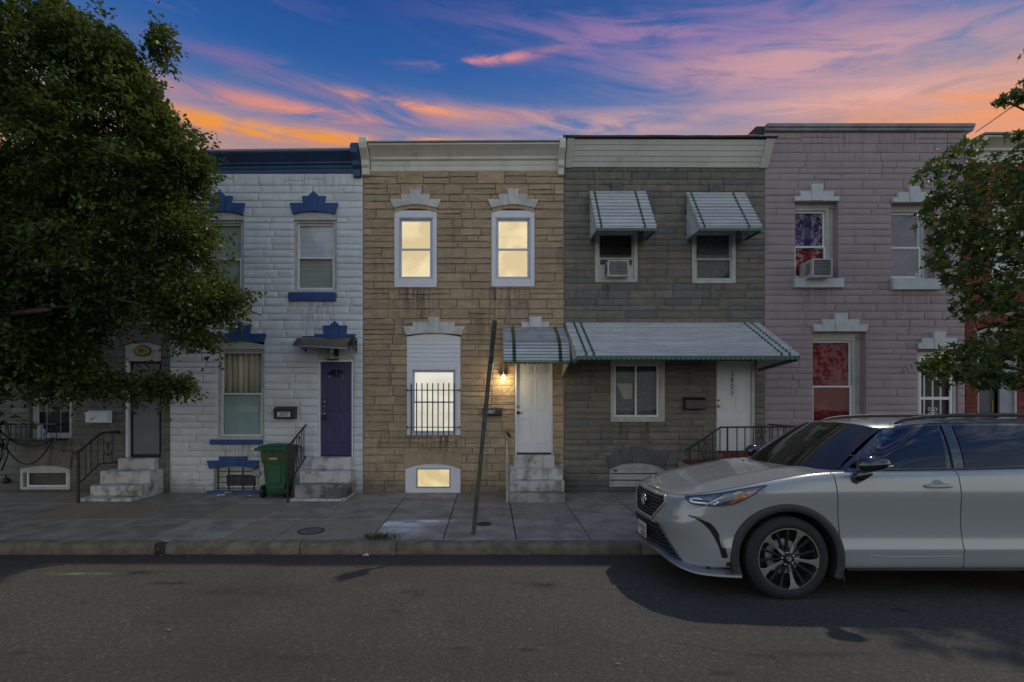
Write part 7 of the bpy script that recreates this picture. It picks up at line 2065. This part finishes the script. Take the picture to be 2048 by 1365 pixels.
mb.tube(catmull([(-7.9, 7.25, -0.05), (-7.88, 7.25, 0.4), (-7.95, 7.22, 1.4), (-7.9, 7.2, 2.6)], 6), [0.30] * 4 + [0.24] * 6 + [0.20] * 9, 14)
mb.build('trunk', M_BARK, tree, smooth=True)
limb = []
def limb_to(a, b_, r0, r1, sag=0.2):
    a, b_ = Vector(a), Vector(b_)
    pts = catmull([a, a.lerp(b_, 0.35) + Vector((random.uniform(-.2, .2), random.uniform(-.2, .2), sag)), a.lerp(b_, 0.7) + Vector((random.uniform(-.2, .2), random.uniform(-.2, .2), sag * 0.7)), b_], 6)
    m_ = MB(); m_.tube(pts, [r0 + (r1 - r0) * (i / (len(pts) - 1)) ** 0.8 for i in range(len(pts))], 8); m_.build('limb', M_BARK, tree, smooth=True)
    return pts
ends = []
for (px, py, dy) in ((250, 300, 0), (60, 150, 0.3), (330, 600, -0.2), (180, 480, 0.8), (100, 620, -0.9), (-150, 300, 0.2), (480, 590, 0), (225, 240, 0.2), (60, 480, -1.0)):
    p = limb_to((-7.9, 7.2, random.uniform(1.9, 2.6)), at(px, py, TY + dy), 0.11, 0.018, 0.35)
    ends.append(p)
    for k in range(4):
        q = Vector(p[8 + k * 2]); limb_to(q, q + Vector((random.uniform(-0.9, 1.1), random.uniform(-0.8, 0.8), random.uniform(-0.2, 0.7))), 0.035, 0.006, 0.08)

# lobed-leaf tree at the other side: separate star leaves on drooping twigs
RY = 6.95
rt = thing('lobed_leaf_tree', 'street tree with star shaped glossy leaves hanging before the brick house', 'tree', (8.35, 7.2, side_z(7.2)))
KR = FPX / RY
def star_mesh(seed):
    rnd = random.Random(seed)
    vs = [(0, 0, 0)]; n = 10
    tips = [(-2.35, 0.62), (-1.15, 0.88), (0.0, 1.0), (1.15, 0.88), (2.35, 0.62)]
    ring_ = []
    for k, (a, r_) in enumerate(tips):
        ring_.append((a, r_ * rnd.uniform(0.9, 1.08)))
        if k < 4: ring_.append(((a + tips[k + 1][0]) / 2, 0.36))
    ring_.append((math.pi, 0.14))
    for a, r_ in ring_:
        x, y = r_ * math.sin(a), r_ * math.cos(a) + 0.12
        vs.append((x, y, -0.30 * r_ * r_ + 0.05 * rnd.uniform(-1, 1)))
    # midrib points give each lobe a fold
    fs = [(0, i, i + 1) for i in range(1, len(ring_))] + [(0, len(ring_), 1)]
    vs += [(0, -0.55, -0.02), (0.018, 0.10, 0.0), (-0.018, 0.10, 0.0)]
    k = len(vs); fs.append((k - 3, k - 2, k - 1))
    me = bpy.data.meshes.new('leaf'); me.from_pydata(vs, [], fs)
    me.materials.append(M_LEAF_R)
    return me
stars = [star_mesh(i) for i in range(5)]
RB = [(1905, 330, 60, 48, .5), (1885, 420, 40, 45, .4), (1960, 420, 70, 75, .6), (2010, 350, 45, 55, .5), (1925, 500, 58, 62, .5), (2000, 520, 60, 90, .7), (1968, 605, 45, 40, .5), (2040, 600, 45, 80, .6), (2045, 450, 40, 80, .6),
      (1880, 735, 36, 24, .3), (1925, 720, 52, 42, .45), (1985, 700, 58, 48, .5), (2035, 690, 40, 60, .5), (1995, 760, 40, 20, .3), (1960, 755, 70, 26, .4), (2042, 765, 22, 26, .3), (2035, 195, 22, 14, .15), (2003, 200, 16, 10, .1), (2030, 270, 16, 10, .15), (2046, 180, 18, 20, .2), (2100, 450, 60, 240, .9), (2100, 690, 60, 90, .7), (1870, 395, 14, 20, .2), (1866, 725, 14, 12, .15), (1915, 560, 30, 26, .3), (1875, 525, 20, 14, .2), (1895, 470, 30, 26, .3), (2190, 330, 110, 170, 1.0), (2210, 80, 110, 150, 1.0), (2340, 240, 120, 260, 1.3), (2300, 620, 120, 110, 1.0)]
Ls = []
for (px, py, a_, c_, b_) in RB:
    n = int(a_ * c_ / 23) + 7
    if px > 2060: n = n // 2
    for i in range(n):
        d = rng.normal(size=3); d /= np.linalg.norm(d); r_ = rng.uniform(0.05, 1) ** 0.45
        Ls.append((at(px + d[0] * r_ * a_, py + d[2] * r_ * c_, RY) + Vector((0, d[1] * r_ * b_, 0)), px))
random.shuffle(Ls)
print('star leaves', len(Ls))
def leaf_rot():
    # blades hang from their stalks, faces mostly up and outward
    return Euler((R(random.gauss(-125, 30)), R(random.gauss(0, 28)), random.uniform(0, 2 * math.pi)), 'XYZ')
rest_v, rest_f = [], []
Ls.sort(key=lambda q: (q[1] > 2060, q[0].y))
n_leaf = 0
for k, (p, px) in enumerate(Ls):
    e = leaf_rot(); sz = random.uniform(0.070, 0.112)
    if n_leaf < 300 and px < 2060 and (k % 3 == 0):
        o = bpy.data.objects.new('leaf', stars[k % 5]); COL.objects.link(o)
        o.parent = rt; o.location = p - ORG[rt.name]; o.rotation_euler = e; o.scale = (sz, sz, sz)
        n_leaf += 1
    else:
        mw = Matrix.Translation(p - ORG[rt.name]) @ e.to_matrix().to_4x4() @ Matrix.Scale(sz, 4)
        o_ = len(rest_v); me = stars[k % 5]
        rest_v += [tuple(mw @ v.co) for v in me.vertices]; rest_f += [tuple(i + o_ for i in f.vertices) for f in me.polygons]
me = bpy.data.meshes.new('foliage'); me.from_pydata(rest_v, [], rest_f); me.materials.append(M_LEAF_R)
o = bpy.data.objects.new('foliage', me); COL.objects.link(o); o.parent = rt; kindof(o, 'stuff')
mb = MB(); mb.tube(catmull([(8.35, 7.2, -0.05), (8.33, 7.2, 0.5), (8.42, 7.2, 2.0), (8.35, 7.15, 4.0), (8.5, 7.2, 7.0)], 6), [0.20 - 0.0055 * i for i in range(25)], 12); mb.build('trunk', M_BARK, rt, smooth=True)
def twig(a, b_, r0, r1):
    m_ = MB(); a, b_ = Vector(a), Vector(b_); pts = catmull([a, a.lerp(b_, 0.4) + Vector((0, 0, 0.18)), a.lerp(b_, 0.75) + Vector((0, 0, 0.12)), b_], 6)
    m_.tube(pts, [r0 + (r1 - r0) * i / (len(pts) - 1) for i in range(len(pts))], 6); m_.build('branch', M_BARK, rt, smooth=True)
for (px, py, dy, z0) in ((1890, 420, 0, 3.2), (1910, 330, 0.1, 4.2), (1935, 520, -0.1, 2.8), (2000, 480, 0.2, 3.0), (1880, 738, 0, 2.0), (1960, 700, 0.1, 2.1), (2000, 202, 0, 5.2), (2032, 270, 0, 4.7), (1985, 605, -0.2, 2.5), (2040, 760, 0.1, 1.9)):
    twig((8.36, 7.18, z0), at(px, py, RY + dy), 0.03, 0.005)
